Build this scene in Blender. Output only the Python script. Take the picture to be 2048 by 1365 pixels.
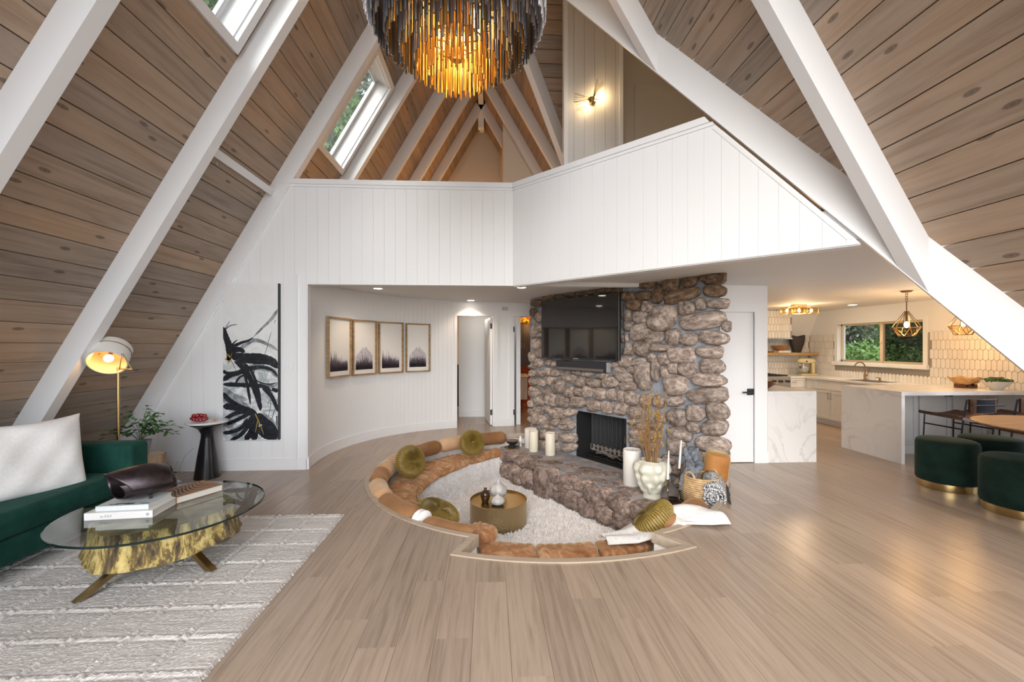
import bpy, bmesh, math, random
import numpy as np
from mathutils import Vector, Matrix

for o in list(bpy.data.objects):
    bpy.data.objects.remove(o, do_unlink=True)
random.seed(7)
rng = np.random.default_rng(11)
SC = bpy.context.scene
COL = SC.collection
PI = math.pi
R = math.radians

# ---------------------------------------------------------------- camera, sky, main daylight, exposure
cam_d = bpy.data.cameras.new('camera')
cam_d.sensor_width = 36.0
cam_d.lens = 853.0 / 2048.0 * 36.0
cam_d.shift_y = 9.5 / 2048.0
cam_d.clip_start = 0.05
cam_d.clip_end = 200
cam = bpy.data.objects.new('camera', cam_d)
cam.location = (0, 0, 1.5)
cam.rotation_euler = (PI / 2, 0, -math.atan(44 / 853.0))
COL.objects.link(cam)
SC.camera = cam

SC.view_settings.view_transform = 'Standard'
SC.view_settings.look = 'None'
SC.view_settings.gamma = 1.0
SC.view_settings.use_curve_mapping = False
SC.view_settings.exposure = 0.0
SC.cycles.use_denoising = True
SC.cycles.max_bounces = 8
SC.cycles.diffuse_bounces = 5
SC.cycles.glossy_bounces = 4
SC.cycles.transmission_bounces = 6
SC.cycles.transparent_max_bounces = 8
SC.cycles.sample_clamp_indirect = 6.0
SC.cycles.caustics_reflective = False
SC.cycles.caustics_refractive = False

w = bpy.data.worlds.new('sky')
SC.world = w
w.use_nodes = True
wn = w.node_tree
bg = wn.nodes['Background']
sky = wn.nodes.new('ShaderNodeTexSky')
sky.sky_type = 'NISHITA'
sky.sun_disc = False
sky.sun_elevation = R(38)
sky.sun_rotation = R(200)
sky.dust_density = 2.0
sky.ozone_density = 1.0
hs = wn.nodes.new('ShaderNodeHueSaturation')
hs.inputs['Saturation'].default_value = 0.45
wn.links.new(sky.outputs[0], hs.inputs['Color'])
wn.links.new(hs.outputs[0], bg.inputs['Color'])
bg.inputs['Strength'].default_value = 0.6


def area_light(name, loc, rot, sx, sy, power, color=(1, 1, 1)):
    d = bpy.data.lights.new(name, 'AREA')
    d.shape = 'RECTANGLE'
    d.size = sx
    d.size_y = sy
    d.energy = power
    d.color = color
    o = bpy.data.objects.new(name, d)
    o.location = loc
    o.rotation_euler = rot
    COL.objects.link(o)
    return o


def point_light(name, loc, power, color, radius=0.04):
    d = bpy.data.lights.new(name, 'POINT')
    d.energy = power
    d.color = color
    d.shadow_soft_size = radius
    o = bpy.data.objects.new(name, d)
    o.location = loc
    COL.objects.link(o)
    return o


WARM = (1.0, 0.62, 0.28)
WARM2 = (1.0, 0.80, 0.58)
# daylight of the glazed front gable behind the camera; an area light on the dining side
area_light('gable_daylight', (-0.2, -2.35, 3.1), (PI / 2, 0, 0), 7.4, 5.4, 245, (0.88, 0.94, 1.0))
area_light('wing_area_light', (6.7, 3.4, 1.3), (PI / 2, 0, PI / 2), 2.0, 1.8, 42, (0.95, 0.97, 1.0))

# ---------------------------------------------------------------- mesh helpers


class MB:
    def __init__(self):
        self.v = []
        self.f = []

    def add(self, vs, fs):
        n = len(self.v)
        self.v += [tuple(p) for p in vs]
        self.f += [tuple(i + n for i in f) for f in fs]
        return self

    def box(self, p0, p1, rot=None, c=None):
        x0, y0, z0 = p0
        x1, y1, z1 = p1
        vs = [(x0, y0, z0), (x1, y0, z0), (x1, y1, z0), (x0, y1, z0), (x0, y0, z1), (x1, y0, z1), (x1, y1, z1), (x0, y1, z1)]
        if rot is not None:
            c = Vector(c if c else ((x0 + x1) / 2, (y0 + y1) / 2, (z0 + z1) / 2))
            vs = [tuple(rot @ (Vector(p) - c) + c) for p in vs]
        return self.add(vs, [(0, 3, 2, 1), (4, 5, 6, 7), (0, 1, 5, 4), (1, 2, 6, 5), (2, 3, 7, 6), (3, 0, 4, 7)])

    def boxm(self, M, p0, p1):
        x0, y0, z0 = p0
        x1, y1, z1 = p1
        vs = [(x0, y0, z0), (x1, y0, z0), (x1, y1, z0), (x0, y1, z0), (x0, y0, z1), (x1, y0, z1), (x1, y1, z1), (x0, y1, z1)]
        return self.add([tuple(M @ Vector(p)) for p in vs], [(0, 3, 2, 1), (4, 5, 6, 7), (0, 1, 5, 4), (1, 2, 6, 5), (2, 3, 7, 6), (3, 0, 4, 7)])

    def rbox(self, p0, p1, r, seg=3, M=None):
        bm = bmesh.new()
        bmesh.ops.create_cube(bm, size=1)
        s = [p1[i] - p0[i] for i in range(3)]
        for v in bm.verts:
            v.co = Vector([(v.co[i] + .5) * s[i] + p0[i] for i in range(3)])
        bmesh.ops.bevel(bm, geom=bm.edges[:], offset=min(r, min(s) * .49), segments=seg, profile=0.5, affect='EDGES')
        bm.verts.index_update()
        vs = [v.co.copy() for v in bm.verts]
        if M is not None:
            vs = [M @ v for v in vs]
        self.add(vs, [[v.index for v in f.verts] for f in bm.faces])
        bm.free()
        return self

    def tube(self, pts, r, n=8, caps=True, closed=False):
        pts = [Vector(p) for p in pts]
        m = len(pts)
        rs = r if hasattr(r, '__len__') else [r] * m
        rings = []
        up = None
        for i in range(m):
            if closed:
                t = pts[(i + 1) % m] - pts[i - 1]
            else:
                t = pts[min(i + 1, m - 1)] - pts[max(i - 1, 0)]
            t.normalize()
            if up is None:
                up = Vector((0, 0, 1)) if abs(t.z) < 0.9 else Vector((1, 0, 0))
            a = t.cross(up)
            if a.length < 1e-5:
                a = t.cross(Vector((0.3, 1, 0.1)))
            a.normalize()
            b = a.cross(t)
            up = b
            rings.append([pts[i] + (a * math.cos(2 * PI * k / n) + b * math.sin(2 * PI * k / n)) * rs[i] for k in range(n)])
        vs = [p for rg in rings for p in rg]
        fs = []
        for i in range(m if closed else m - 1):
            j = (i + 1) % m
            for k in range(n):
                l = (k + 1) % n
                fs.append((i * n + k, i * n + l, j * n + l, j * n + k))
        if caps and not closed:
            fs.append(tuple(range(n))[::-1])
            fs.append(tuple((m - 1) * n + k for k in range(n)))
        return self.add(vs, fs)

    def cyl(self, p0, p1, r, n=16, r1=None):
        return self.tube([p0, p1], [r, r if r1 is None else r1], n)

    def lathe(self, prof, c=(0, 0, 0), n=32, sx=1, sy=1):
        vs = []
        fs = []
        m = len(prof)
        for (r, z) in prof:
            for k in range(n):
                a = 2 * PI * k / n
                vs.append((c[0] + r * sx * math.cos(a), c[1] + r * sy * math.sin(a), c[2] + z))
        for i in range(m - 1):
            for k in range(n):
                l = (k + 1) % n
                fs.append((i * n + k, i * n + l, (i + 1) * n + l, (i + 1) * n + k))
        return self.add(vs, fs)

    def prism(self, poly, z0, z1, M=None):
        n = len(poly)
        vs = [Vector((p[0], p[1], z0)) for p in poly] + [Vector((p[0], p[1], z1)) for p in poly]
        if M is not None:
            vs = [M @ v for v in vs]
        a = sum(poly[i][0] * poly[(i + 1) % n][1] - poly[(i + 1) % n][0] * poly[i][1] for i in range(n))
        fs = [tuple(range(n))[::-1], tuple(range(n, 2 * n))] + [(i, (i + 1) % n, n + (i + 1) % n, n + i) for i in range(n)]
        if a < 0:
            fs = [f[::-1] for f in fs]
        return self.add(vs, fs)

    def grid(self, fn, nu, nv, wrapu=False):
        vs = []
        for j in range(nv + 1):
            for i in range(nu + (0 if wrapu else 1)):
                vs.append(fn(i / nu, j / nv))
        W = nu if wrapu else nu + 1
        fs = []
        for j in range(nv):
            for i in range(nu):
                i2 = (i + 1) % W
                fs.append((j * W + i, j * W + i2, (j + 1) * W + i2, (j + 1) * W + i))
        return self.add(vs, fs)

    def ell(self, c, r, rot=None, nu=16, nv=10, p=1.0):
        c = Vector(c)

        def sp(x):
            return math.copysign(abs(x) ** p, x)

        def fn(u, v):
            a = 2 * PI * u
            b = PI * (v - .5)
            q = Vector((r[0] * sp(math.cos(b)) * sp(math.cos(a)), r[1] * sp(math.cos(b)) * sp(math.sin(a)), r[2] * sp(math.sin(b))))
            if rot is not None:
                q = rot @ q
            return tuple(c + q)
        return self.grid(fn, nu, nv, True)

    def mesh(self, name, mat, smooth=False, off=None):
        me = bpy.data.meshes.new(name)
        vs = self.v
        if off is not None:
            vs = [(a - off[0], b - off[1], c - off[2]) for a, b, c in vs]
        me.from_pydata(vs, [], self.f)
        if mat:
            me.materials.append(mat)
        if smooth:
            me.polygons.foreach_set('use_smooth', [True] * len(me.polygons))
            try:
                me.set_sharp_from_angle(angle=R(smooth if smooth is not True else 42))
            except Exception:
                pass
        me.update()
        return me

    def build(self, name, mat, parent=None, smooth=False, local=False, label=None):
        off = None
        if not local:
            off = Vector((0, 0, 0))
            p = parent
            while p is not None:
                off = off + p.location
                p = p.parent
        me = self.mesh(name, mat, smooth, off)
        o = bpy.data.objects.new(name, me)
        COL.objects.link(o)
        if parent is not None:
            o.parent = parent
        if label:
            o['label'] = label
        return o


def thing(name, label, cat, loc=(0, 0, 0), rz=0.0, group=None):
    o = bpy.data.objects.new(name, None)
    o.empty_display_size = 0.1
    COL.objects.link(o)
    o.location = loc
    o.rotation_euler = (0, 0, rz)
    o['label'] = label
    o['category'] = cat
    if group:
        o['group'] = group
    return o


def tag(o, label, cat, group=None):
    o['label'] = label
    o['category'] = cat
    if group:
        o['group'] = group
    return o


def struct(o):
    o['kind'] = 'structure'
    return o


def stuff(o):
    o['kind'] = 'stuff'
    return o


def rebase(o, c):
    """move a top-level mesh's origin to c without moving the mesh"""
    c = Vector(c)
    o.data.transform(Matrix.Translation(-c))
    o.location = c
    return o


def dup(root, loc, rz=None, label=None):
    r = root.copy()
    COL.objects.link(r)
    r.location = loc
    if rz is not None:
        r.rotation_euler = (0, 0, rz)
    if label:
        r['label'] = label

    def rec(src, dst):
        for ch in src.children:
            c = ch.copy()
            COL.objects.link(c)
            c.parent = dst
            rec(ch, c)
    rec(root, r)
    return r


def clip(poly, a, b, c):
    """keep a*x+b*y<=c"""
    out = []
    n = len(poly)
    for i in range(n):
        p, q = poly[i], poly[(i + 1) % n]
        dp = a * p[0] + b * p[1] - c
        dq = a * q[0] + b * q[1] - c
        if dp <= 1e-9:
            out.append(p)
        if (dp < -1e-9 and dq > 1e-9) or (dp > 1e-9 and dq < -1e-9):
            t = dp / (dp - dq)
            out.append((p[0] + t * (q[0] - p[0]), p[1] + t * (q[1] - p[1])))
    return out


def frame(O, U, V):
    U = Vector(U).normalized()
    V = Vector(V).normalized()
    Nn = U.cross(V)
    M = Matrix.Identity(4)
    for i in range(3):
        M[i][0] = U[i]
        M[i][1] = V[i]
        M[i][2] = Nn[i]
        M[i][3] = O[i]
    return M


_bm_cache = {}


def board_mesh(name, poly, thick, mat, ch):
    """board whose face (z=0) has chamfered long edges; poly around its own origin"""
    key = (name, tuple((round(p[0], 3), round(p[1], 3)) for p in poly), round(thick, 4), mat.name)
    if key in _bm_cache:
        return _bm_cache[key]
    n = len(poly)
    a = sum(poly[i][0] * poly[(i + 1) % n][1] - poly[(i + 1) % n][0] * poly[i][1] for i in range(n))
    if a < 0:
        poly = poly[::-1]
    cx = sum(p[0] for p in poly) / n
    y0 = min(p[1] for p in poly)
    y1 = max(p[1] for p in poly)
    x0 = min(p[0] for p in poly)
    x1 = max(p[0] for p in poly)
    k = ch

    def inset(p):
        y = min(max(p[1], y0 + k), y1 - k)
        x = min(max(p[0], x0 + k * .5), x1 - k * .5)
        return (x, y)
    vs = [(p[0], p[1], -thick) for p in poly] + [(p[0], p[1], -k) for p in poly] + [(*inset(p), 0) for p in poly]
    fs = [tuple(range(n))[::-1], tuple(range(2 * n, 3 * n))]
    for i in range(n):
        j = (i + 1) % n
        fs.append((i, j, n + j, n + i))
        fs.append((n + i, n + j, 2 * n + j, 2 * n + i))
    mb = MB()
    mb.add(vs, fs)
    me = mb.mesh(name, mat)
    _bm_cache[key] = me
    return me


def boards(parent, pname, poly, M, w, gap, thick, mat, v0=0.0, axis=0, joints=None, ch=0.002, holes=()):
    """cut a convex polygon (in the frame's u,v) into boards that run along axis 0 (u) or 1 (v)"""
    if axis == 1:
        poly = [(p[1], -p[0]) for p in poly]
        Rz = Matrix(((0, -1, 0, 0), (1, 0, 0, 0), (0, 0, 1, 0), (0, 0, 0, 1)))
        M = M @ Rz
    lo = min(p[1] for p in poly)
    hi = max(p[1] for p in poly)
    k = math.floor((lo - v0) / w)
    out = []
    while v0 + k * w < hi:
        a, b = v0 + k * w, v0 + (k + 1) * w
        st = clip(clip(poly, 0, -1, -(a + gap / 2)), 0, 1, b - gap / 2)
        k += 1
        if len(st) < 3 or max(p[1] for p in st) - min(p[1] for p in st) < 0.004:
            continue
        u0 = min(p[0] for p in st)
        u1 = max(p[0] for p in st)
        cuts = [u0, u1]
        if joints:
            cuts += [j for j in joints(k) if u0 + .02 < j < u1 - .02]
        skip = []
        for (hu0, hu1, hv0, hv1) in holes:
            if b > hv0 and a < hv1:
                cuts += [c for c in (hu0, hu1) if u0 < c < u1]
                skip.append((hu0, hu1))
        cuts = sorted(set(cuts))
        for c0, c1 in zip(cuts[:-1], cuts[1:]):
            m = (c0 + c1) / 2
            if any(s0 < m < s1 for s0, s1 in skip):
                continue
            g = 0.0008
            pc = clip(clip(st, -1, 0, -(c0 + (g if c0 > u0 else 0))), 1, 0, c1 - (g if c1 < u1 else 0))
            if len(pc) < 3:
                continue
            ox = (min(p[0] for p in pc) + max(p[0] for p in pc)) / 2
            oy = (a + b) / 2
            me = board_mesh(pname, [(p[0] - ox, p[1] - oy) for p in pc], thick, mat, ch)
            o = bpy.data.objects.new(pname, me)
            COL.objects.link(o)
            o.parent = parent
            o.matrix_local = M @ Matrix.Translation((ox, oy, 0))
            out.append(o)
    return out


# ---------------------------------------------------------------- materials


def newmat(name):
    m = bpy.data.materials.new(name)
    m.use_nodes = True
    nt = m.node_tree
    return m, nt, nt.nodes['Principled BSDF']


def flat(name, c, rough=0.5, metal=0.0, spec=None, emit=None, es=0.0, sheen=0.0, coat=0.0):
    m, nt, b = newmat(name)
    b.inputs['Base Color'].default_value = (*c, 1)
    b.inputs['Roughness'].default_value = rough
    b.inputs['Metallic'].default_value = metal
    if spec is not None:
        b.inputs['Specular IOR Level'].default_value = spec
    if emit:
        b.inputs['Emission Color'].default_value = (*emit, 1)
        b.inputs['Emission Strength'].default_value = es
    if sheen:
        b.inputs['Sheen Weight'].default_value = sheen
        b.inputs['Sheen Roughness'].default_value = 0.4
        b.inputs['Sheen Tint'].default_value = (*[min(1, x * 3 + .15) for x in c], 1)
    if coat:
        b.inputs['Coat Weight'].default_value = coat
        b.inputs['Coat Roughness'].default_value = 0.1
    return m


def nd(nt, t, **kw):
    n = nt.nodes.new(t)
    for k, v in kw.items():
        if k.startswith('_'):
            setattr(n, k[1:], v)
        else:
            n.inputs[k.replace('__', ' ')].default_value = v
    return n


def coords(nt, scale, rnd=True, space='Object'):
    tc = nd(nt, 'ShaderNodeTexCoord')
    mp = nd(nt, 'ShaderNodeMapping')
    mp.inputs['Scale'].default_value = scale
    nt.links.new(tc.outputs[space], mp.inputs['Vector'])
    if rnd:
        oi = nd(nt, 'ShaderNodeObjectInfo')
        ml = nd(nt, 'ShaderNodeMath', _operation='MULTIPLY')
        ml.inputs[1].default_value = 83.0
        nt.links.new(oi.outputs['Random'], ml.inputs[0])
        nt.links.new(ml.outputs[0], mp.inputs['Location'])
        return mp.outputs[0], oi.outputs['Random']
    return mp.outputs[0], None


def ramp(nt, fac, stops):
    r = nd(nt, 'ShaderNodeValToRGB')
    e = r.color_ramp.elements
    while len(e) > 1:
        e.remove(e[-1])
    for i, (p, c) in enumerate(stops):
        el = e[0] if i == 0 else e.new(p)
        el.position = p
        el.color = (*c, 1) if len(c) == 3 else c
    nt.links.new(fac, r.inputs[0])
    return r.outputs[0]


def mixc(nt, fac, a, b, mode='MIX'):
    m = nd(nt, 'ShaderNodeMix', _data_type='RGBA', _blend_type=mode)
    for s, i in ((fac, 0), (a, 6), (b, 7)):
        if hasattr(s, 'node'):
            nt.links.new(s, m.inputs[i])
        else:
            m.inputs[i].default_value = s if i == 0 else (*s, 1)
    return m.outputs[2]


def bump(nt, b, h, strength, dist=0.01):
    bp = nd(nt, 'ShaderNodeBump')
    bp.inputs['Strength'].default_value = strength
    bp.inputs['Distance'].default_value = dist
    nt.links.new(h, bp.inputs['Height'])
    nt.links.new(bp.outputs[0], b.inputs['Normal'])


def noisy(name, stops, scale=(1, 1, 1), nscale=5.0, detail=6, rough=0.5, metal=0.0, bmp=0.0, dist=0.01, rnd=True, distort=0.0, sheen=0.0, bright=0.0, space='Object', nrough=0.55, spec=None):
    m, nt, b = newmat(name)
    v, rn = coords(nt, scale, rnd, space)
    n = nd(nt, 'ShaderNodeTexNoise')
    n.inputs['Scale'].default_value = nscale
    n.inputs['Detail'].default_value = detail
    n.inputs['Roughness'].default_value = nrough
    n.inputs['Distortion'].default_value = distort
    nt.links.new(v, n.inputs['Vector'])
    c = ramp(nt, n.outputs[0], stops)
    if bright and rn is not None:
        h = nd(nt, 'ShaderNodeHueSaturation')
        mr = nd(nt, 'ShaderNodeMapRange')
        mr.inputs[3].default_value = 1 - bright
        mr.inputs[4].default_value = 1 + bright
        nt.links.new(rn, mr.inputs[0])
        nt.links.new(mr.outputs[0], h.inputs['Value'])
        nt.links.new(c, h.inputs['Color'])
        c = h.outputs[0]
    nt.links.new(c, b.inputs['Base Color'])
    b.inputs['Roughness'].default_value = rough
    b.inputs['Metallic'].default_value = metal
    if spec is not None:
        b.inputs['Specular IOR Level'].default_value = spec
    if sheen:
        b.inputs['Sheen Weight'].default_value = sheen
        b.inputs['Sheen Roughness'].default_value = 0.35
        b.inputs['Sheen Tint'].default_value = (*[min(1, x * 2.2 + .1) for x in stops[-1][1][:3]], 1)
    if bmp:
        bump(nt, b, n.outputs[0], bmp, dist)
    return m


def wood(name, dark, light, tint, rough=0.5, grain=9.0, knots=True, bmp=0.15, stretch=0.55, tintamt=0.8):
    """board wood: grain along local x, knots, one tone per board"""
    m, nt, b = newmat(name)
    v, rn = coords(nt, (stretch, grain, grain))
    n = nd(nt, 'ShaderNodeTexNoise')
    n.inputs['Scale'].default_value = 2.2
    n.inputs['Detail'].default_value = 8
    n.inputs['Roughness'].default_value = 0.62
    n.inputs['Distortion'].default_value = 0.6
    nt.links.new(v, n.inputs['Vector'])
    c = ramp(nt, n.outputs[0], [(0.28, dark), (0.5, tuple((dark[i] + 2 * light[i]) / 3 for i in range(3))), (0.72, light)])
    # broad stains that drift along the board
    v2, _ = coords(nt, (0.8, 2.0, 2.0))
    n2 = nd(nt, 'ShaderNodeTexNoise')
    n2.inputs['Scale'].default_value = 1.6
    n2.inputs['Detail'].default_value = 3
    nt.links.new(v2, n2.inputs['Vector'])
    add = nd(nt, 'ShaderNodeMath', _operation='MULTIPLY')
    nt.links.new(n2.outputs[0], add.inputs[0])
    nt.links.new(rn, add.inputs[1])
    ml = nd(nt, 'ShaderNodeMath', _operation='MULTIPLY')
    ml.inputs[1].default_value = tintamt * 1.9
    ml.use_clamp = True
    nt.links.new(add.outputs[0], ml.inputs[0])
    c = mixc(nt, ml.outputs[0], c, mixc(nt, 0.55, c, tint))
    if knots:
        v3, _ = coords(nt, (1.25, 3.6, 1.0))
        vo = nd(nt, 'ShaderNodeTexVoronoi')
        vo.voronoi_dimensions = '2D'
        vo.inputs['Scale'].default_value = 1.0
        nt.links.new(v3, vo.inputs['Vector'])
        kn = ramp(nt, vo.outputs['Distance'], [(0.0, (0.9, 0.9, 0.9)), (0.026, (0.55, 0.55, 0.55)), (0.040, (0.75, 0.75, 0.75)), (0.062, (0, 0, 0))])
        c = mixc(nt, kn, c, tuple(x * 0.32 for x in dark))
    h = nd(nt, 'ShaderNodeHueSaturation')
    mr = nd(nt, 'ShaderNodeMapRange')
    mr.inputs[3].default_value = 0.86
    mr.inputs[4].default_value = 1.12
    nt.links.new(rn, mr.inputs[0])
    nt.links.new(mr.outputs[0], h.inputs['Value'])
    nt.links.new(c, h.inputs['Color'])
    nt.links.new(h.outputs[0], b.inputs['Base Color'])
    b.inputs['Roughness'].default_value = rough
    if bmp:
        bump(nt, b, n.outputs[0], bmp, 0.004)
    return m


def glass(name, c=(1, 1, 1), rough=0.0, ior=1.45, alpha_mix=0.0):
    m, nt, b = newmat(name)
    b.inputs['Base Color'].default_value = (*c, 1)
    b.inputs['Roughness'].default_value = rough
    b.inputs['IOR'].default_value = ior
    b.inputs['Transmission Weight'].default_value = 1.0
    return m


def pane_glass(name, tint=(0.95, 0.98, 0.97), refl=0.12):
    """thin pane: mostly clear, with a mirror share"""
    m, nt, b = newmat(name)
    nt.nodes.remove(b)
    tr = nd(nt, 'ShaderNodeBsdfTransparent')
    tr.inputs['Color'].default_value = (*tint, 1)
    gl = nd(nt, 'ShaderNodeBsdfGlossy')
    gl.inputs['Roughness'].default_value = 0.01
    lw = nd(nt, 'ShaderNodeLayerWeight')
    lw.inputs['Blend'].default_value = 0.5
    fr = nd(nt, 'ShaderNodeMath', _operation='POWER')
    fr.inputs[1].default_value = 4.5
    nt.links.new(lw.outputs['Facing'], fr.inputs[0])
    mx = nd(nt, 'ShaderNodeMixShader')
    ad = nd(nt, 'ShaderNodeMath', _operation='ADD')
    ad.use_clamp = True
    ad.inputs[1].default_value = refl
    nt.links.new(fr.outputs[0], ad.inputs[0])
    nt.links.new(ad.outputs[0], mx.inputs[0])
    nt.links.new(tr.outputs[0], mx.inputs[1])
    nt.links.new(gl.outputs[0], mx.inputs[2])
    nt.links.new(mx.outputs[0], nt.nodes['Material Output'].inputs['Surface'])
    return m


PAINT = flat('white_paint', (0.82, 0.83, 0.845), 0.55, spec=0.3)
PAINTB = flat('white_beam_paint', (0.82, 0.83, 0.85), 0.45, spec=0.35)
CEILP = flat('ceiling_paint', (0.73, 0.72, 0.705), 0.7, spec=0.2)
DARK = flat('dark_gap', (0.05, 0.04, 0.035), 0.9)
WALLGAP = flat('groove_paint', (0.80, 0.81, 0.82), 0.6)
ROOFW = wood('ceiling_wood', (0.205, 0.155, 0.122), (0.41, 0.335, 0.275), (0.40, 0.245, 0.125), rough=0.55)
FLOORW = wood('floor_wood', (0.245, 0.178, 0.130), (0.435, 0.342, 0.262), (0.37, 0.288, 0.218), rough=0.28, grain=16, knots=False, bmp=0.04, stretch=0.8, tintamt=0.5)
RIMW = wood('rim_wood', (0.30, 0.24, 0.18), (0.48, 0.41, 0.33), (0.36, 0.28, 0.2), rough=0.4, knots=False)
BRASS = flat('brass', (0.62, 0.45, 0.20), 0.25, 1.0)
BRASSD = noisy('aged_brass', [(0.3, (0.26, 0.18, 0.08)), (0.7, (0.50, 0.37, 0.18))], nscale=6, rough=0.34, metal=1.0)
BLACK = flat('black_metal', (0.012, 0.012, 0.014), 0.4)
BLACKM = flat('matte_black', (0.02, 0.021, 0.024), 0.5)
CHROME = flat('steel', (0.62, 0.62, 0.62), 0.25, 1.0)
GREEN = noisy('green_velvet', [(0.3, (0.0035, 0.034, 0.026)), (0.75, (0.010, 0.072, 0.054))], nscale=7, rough=0.75, sheen=0.35, bmp=0.05, spec=0.2)
GREEN2 = noisy('dark_green_velvet', [(0.3, (0.004, 0.016, 0.013)), (0.75, (0.012, 0.036, 0.026))], nscale=7, rough=0.8, sheen=0.5, spec=0.2)
RUST = noisy('rust_velvet', [(0.25, (0.25, 0.105, 0.042)), (0.5, (0.42, 0.205, 0.095)), (0.75, (0.68, 0.43, 0.26))], scale=(1, 1, 1), nscale=9, rough=0.7, sheen=0.5, bmp=0.1, distort=1.2, spec=0.2)
TANV = noisy('brown_velvet', [(0.3, (0.215, 0.103, 0.042)), (0.75, (0.365, 0.195, 0.092))], nscale=4, rough=0.7, sheen=0.5, spec=0.2)
CREAMV = noisy('light_tan_velvet', [(0.3, (0.52, 0.29, 0.14)), (0.75, (0.72, 0.50, 0.32))], nscale=4, rough=0.7, sheen=0.4, spec=0.2)
OLIVE = noisy('olive_velvet', [(0.30, (0.105, 0.062, 0.007)), (0.5, (0.215, 0.135, 0.018)), (0.70, (0.36, 0.245, 0.045))], nscale=26, rough=0.5, sheen=0.7, bmp=0.2, distort=0.3, spec=0.25)
SHAG = noisy('white_shag', [(0.3, (0.86, 0.82, 0.79)), (0.7, (0.96, 0.94, 0.92))], nscale=14, rough=0.95, bmp=0.4, spec=0.1)
LINEN = noisy('white_linen', [(0.3, (0.84, 0.835, 0.825)), (0.7, (0.91, 0.905, 0.90))], nscale=60, rough=0.9, bmp=0.15, spec=0.15)
THROW = noisy('white_throw_knit', [(0.3, (0.62, 0.60, 0.57)), (0.5, (0.76, 0.75, 0.73)), (0.7, (0.80, 0.79, 0.77))], nscale=40, rough=0.9, bmp=0.3, spec=0.15)
CANDLE = flat('ivory_wax', (0.80, 0.74, 0.60), 0.5)
CANDLEW = flat('white_wax', (0.84, 0.82, 0.77), 0.5)
MORTAR = noisy('grey_mortar', [(0.3, (0.20, 0.225, 0.27)), (0.7, (0.36, 0.395, 0.45))], nscale=9, rough=0.9, bmp=0.5, dist=0.02)
MARBLE = None
# ================================================================ THE HOUSE
TA = 1.72
AL = math.atan(TA)
SA, CA = math.sin(AL), math.cos(AL)
XL, XR, XC = -4.63, 4.19, -0.22
SLOPE = 4.41 / CA
CX0, CY0, PR = 0.62, 5.24, 2.04           # conversation pit circle
FCX, FCY, FR = 0.592, 5.403, 2.48         # bumped-out front of the pit
WY = 5.289                                # the cross wall
ROOF0 = -2.6
CH_L = Vector((0.68, 7.30, 0))            # fireplace face, left and right end
CH_R = Vector((2.50, 4.48, 0))
ceil_z = lambda x: 2.314 - 0.0128 * x

# ---------------------------------------------------------------- floor
def fl(x):
    if -0.27 <= x <= 1.52:
        return FCY - math.sqrt(FR ** 2 - (x - FCX) ** 2)
    return CY0 - math.sqrt(max(0, PR ** 2 - (x - CX0) ** 2))


def fu(x):
    if x <= 0.68:
        return CY0 + math.sqrt(max(0, PR ** 2 - (x - CX0) ** 2))
    t = (x - 0.68) / 1.82
    return 7.30 - 2.82 * t + 0.55 * min(1, max(0, (x - 0.70) / 0.3)) * min(1, max(0, (2.42 - x) / 0.25))


FM = frame((0, 0, 0), (0, 1, 0), (-1, 0, 0))
sub = MB()
planks = []
RW = 0.19
x0 = -1.42 - 16 * RW
row = 0
rr = random.Random(5)
while x0 < 6.95:
    x1 = x0 + RW
    ymax = 5.4 if x1 < -2.2 else 11.6
    xs = [x0 + (x1 - x0) * k / 8 for k in range(9)]
    for j in (-0.27, 1.52):
        if x0 < j < x1:
            xs += [j - 1e-4, j + 1e-4]
    xs.sort()
    hole = x0 >= -1.4201 and x0 < 2.5
    pieces = []
    off = rr.uniform(0, 1.5)
    ycuts = [1.0 + off + 1.5 * k for k in range(-1, 9)]
    if hole:
        lo = [(x, fl(min(max(x, -1.4199), 2.5))) for x in xs]
        hi = [(x, fu(min(max(x, -1.4199), 2.5))) for x in xs]
        sub.prism([(x0, ROOF0), (x1, ROOF0)] + lo[::-1], -0.09, -0.0125)
        sub.prism([(x0, ymax), (x1, ymax)] + hi[::-1], -0.09, -0.0125)
        mlo = min(p[1] for p in lo)
        mhi = max(p[1] for p in hi)
        c = [1.0] + [y for y in ycuts if 1.1 < y < mlo - .15]
        for a, b in zip(c, c[1:] + [None]):
            pieces.append([(x0, a), (x1, a), (x1, b), (x0, b)] if b else [(x0, a), (x1, a)] + lo[::-1])
        c = [y for y in ycuts if mhi + .15 < y < 9.0] + [9.3]
        prev = None
        for y in c:
            pieces.append([(x1, y), (x0, y)] + hi if prev is None else [(x0, prev), (x1, prev), (x1, y), (x0, y)])
            prev = y
    else:
        sub.prism([(x0, ROOF0), (x1, ROOF0), (x1, ymax), (x0, ymax)], -0.09, -0.0125)
        top = 5.3 if ymax < 6 else (9.0 if x0 > 2.5 else 8.0)
        if x0 > -3.7:
            c = [1.0] + [y for y in ycuts if 1.15 < y < top - .15] + [top]
            for a, b in zip(c[:-1], c[1:]):
                pieces.append([(x0, a), (x1, a), (x1, b), (x0, b)])
    planks += pieces
    x0 = x1
    row += 1
floor = struct(sub.build('floor', FLOORW))
planks.append([(-0.27, 3.083), (-0.137, 3.36), (-0.2, 3.376), (-0.27, 3.404)])
planks.append([(1.52, 3.09), (1.52, 3.409), (1.44, 3.372), (1.351, 3.336)])
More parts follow.
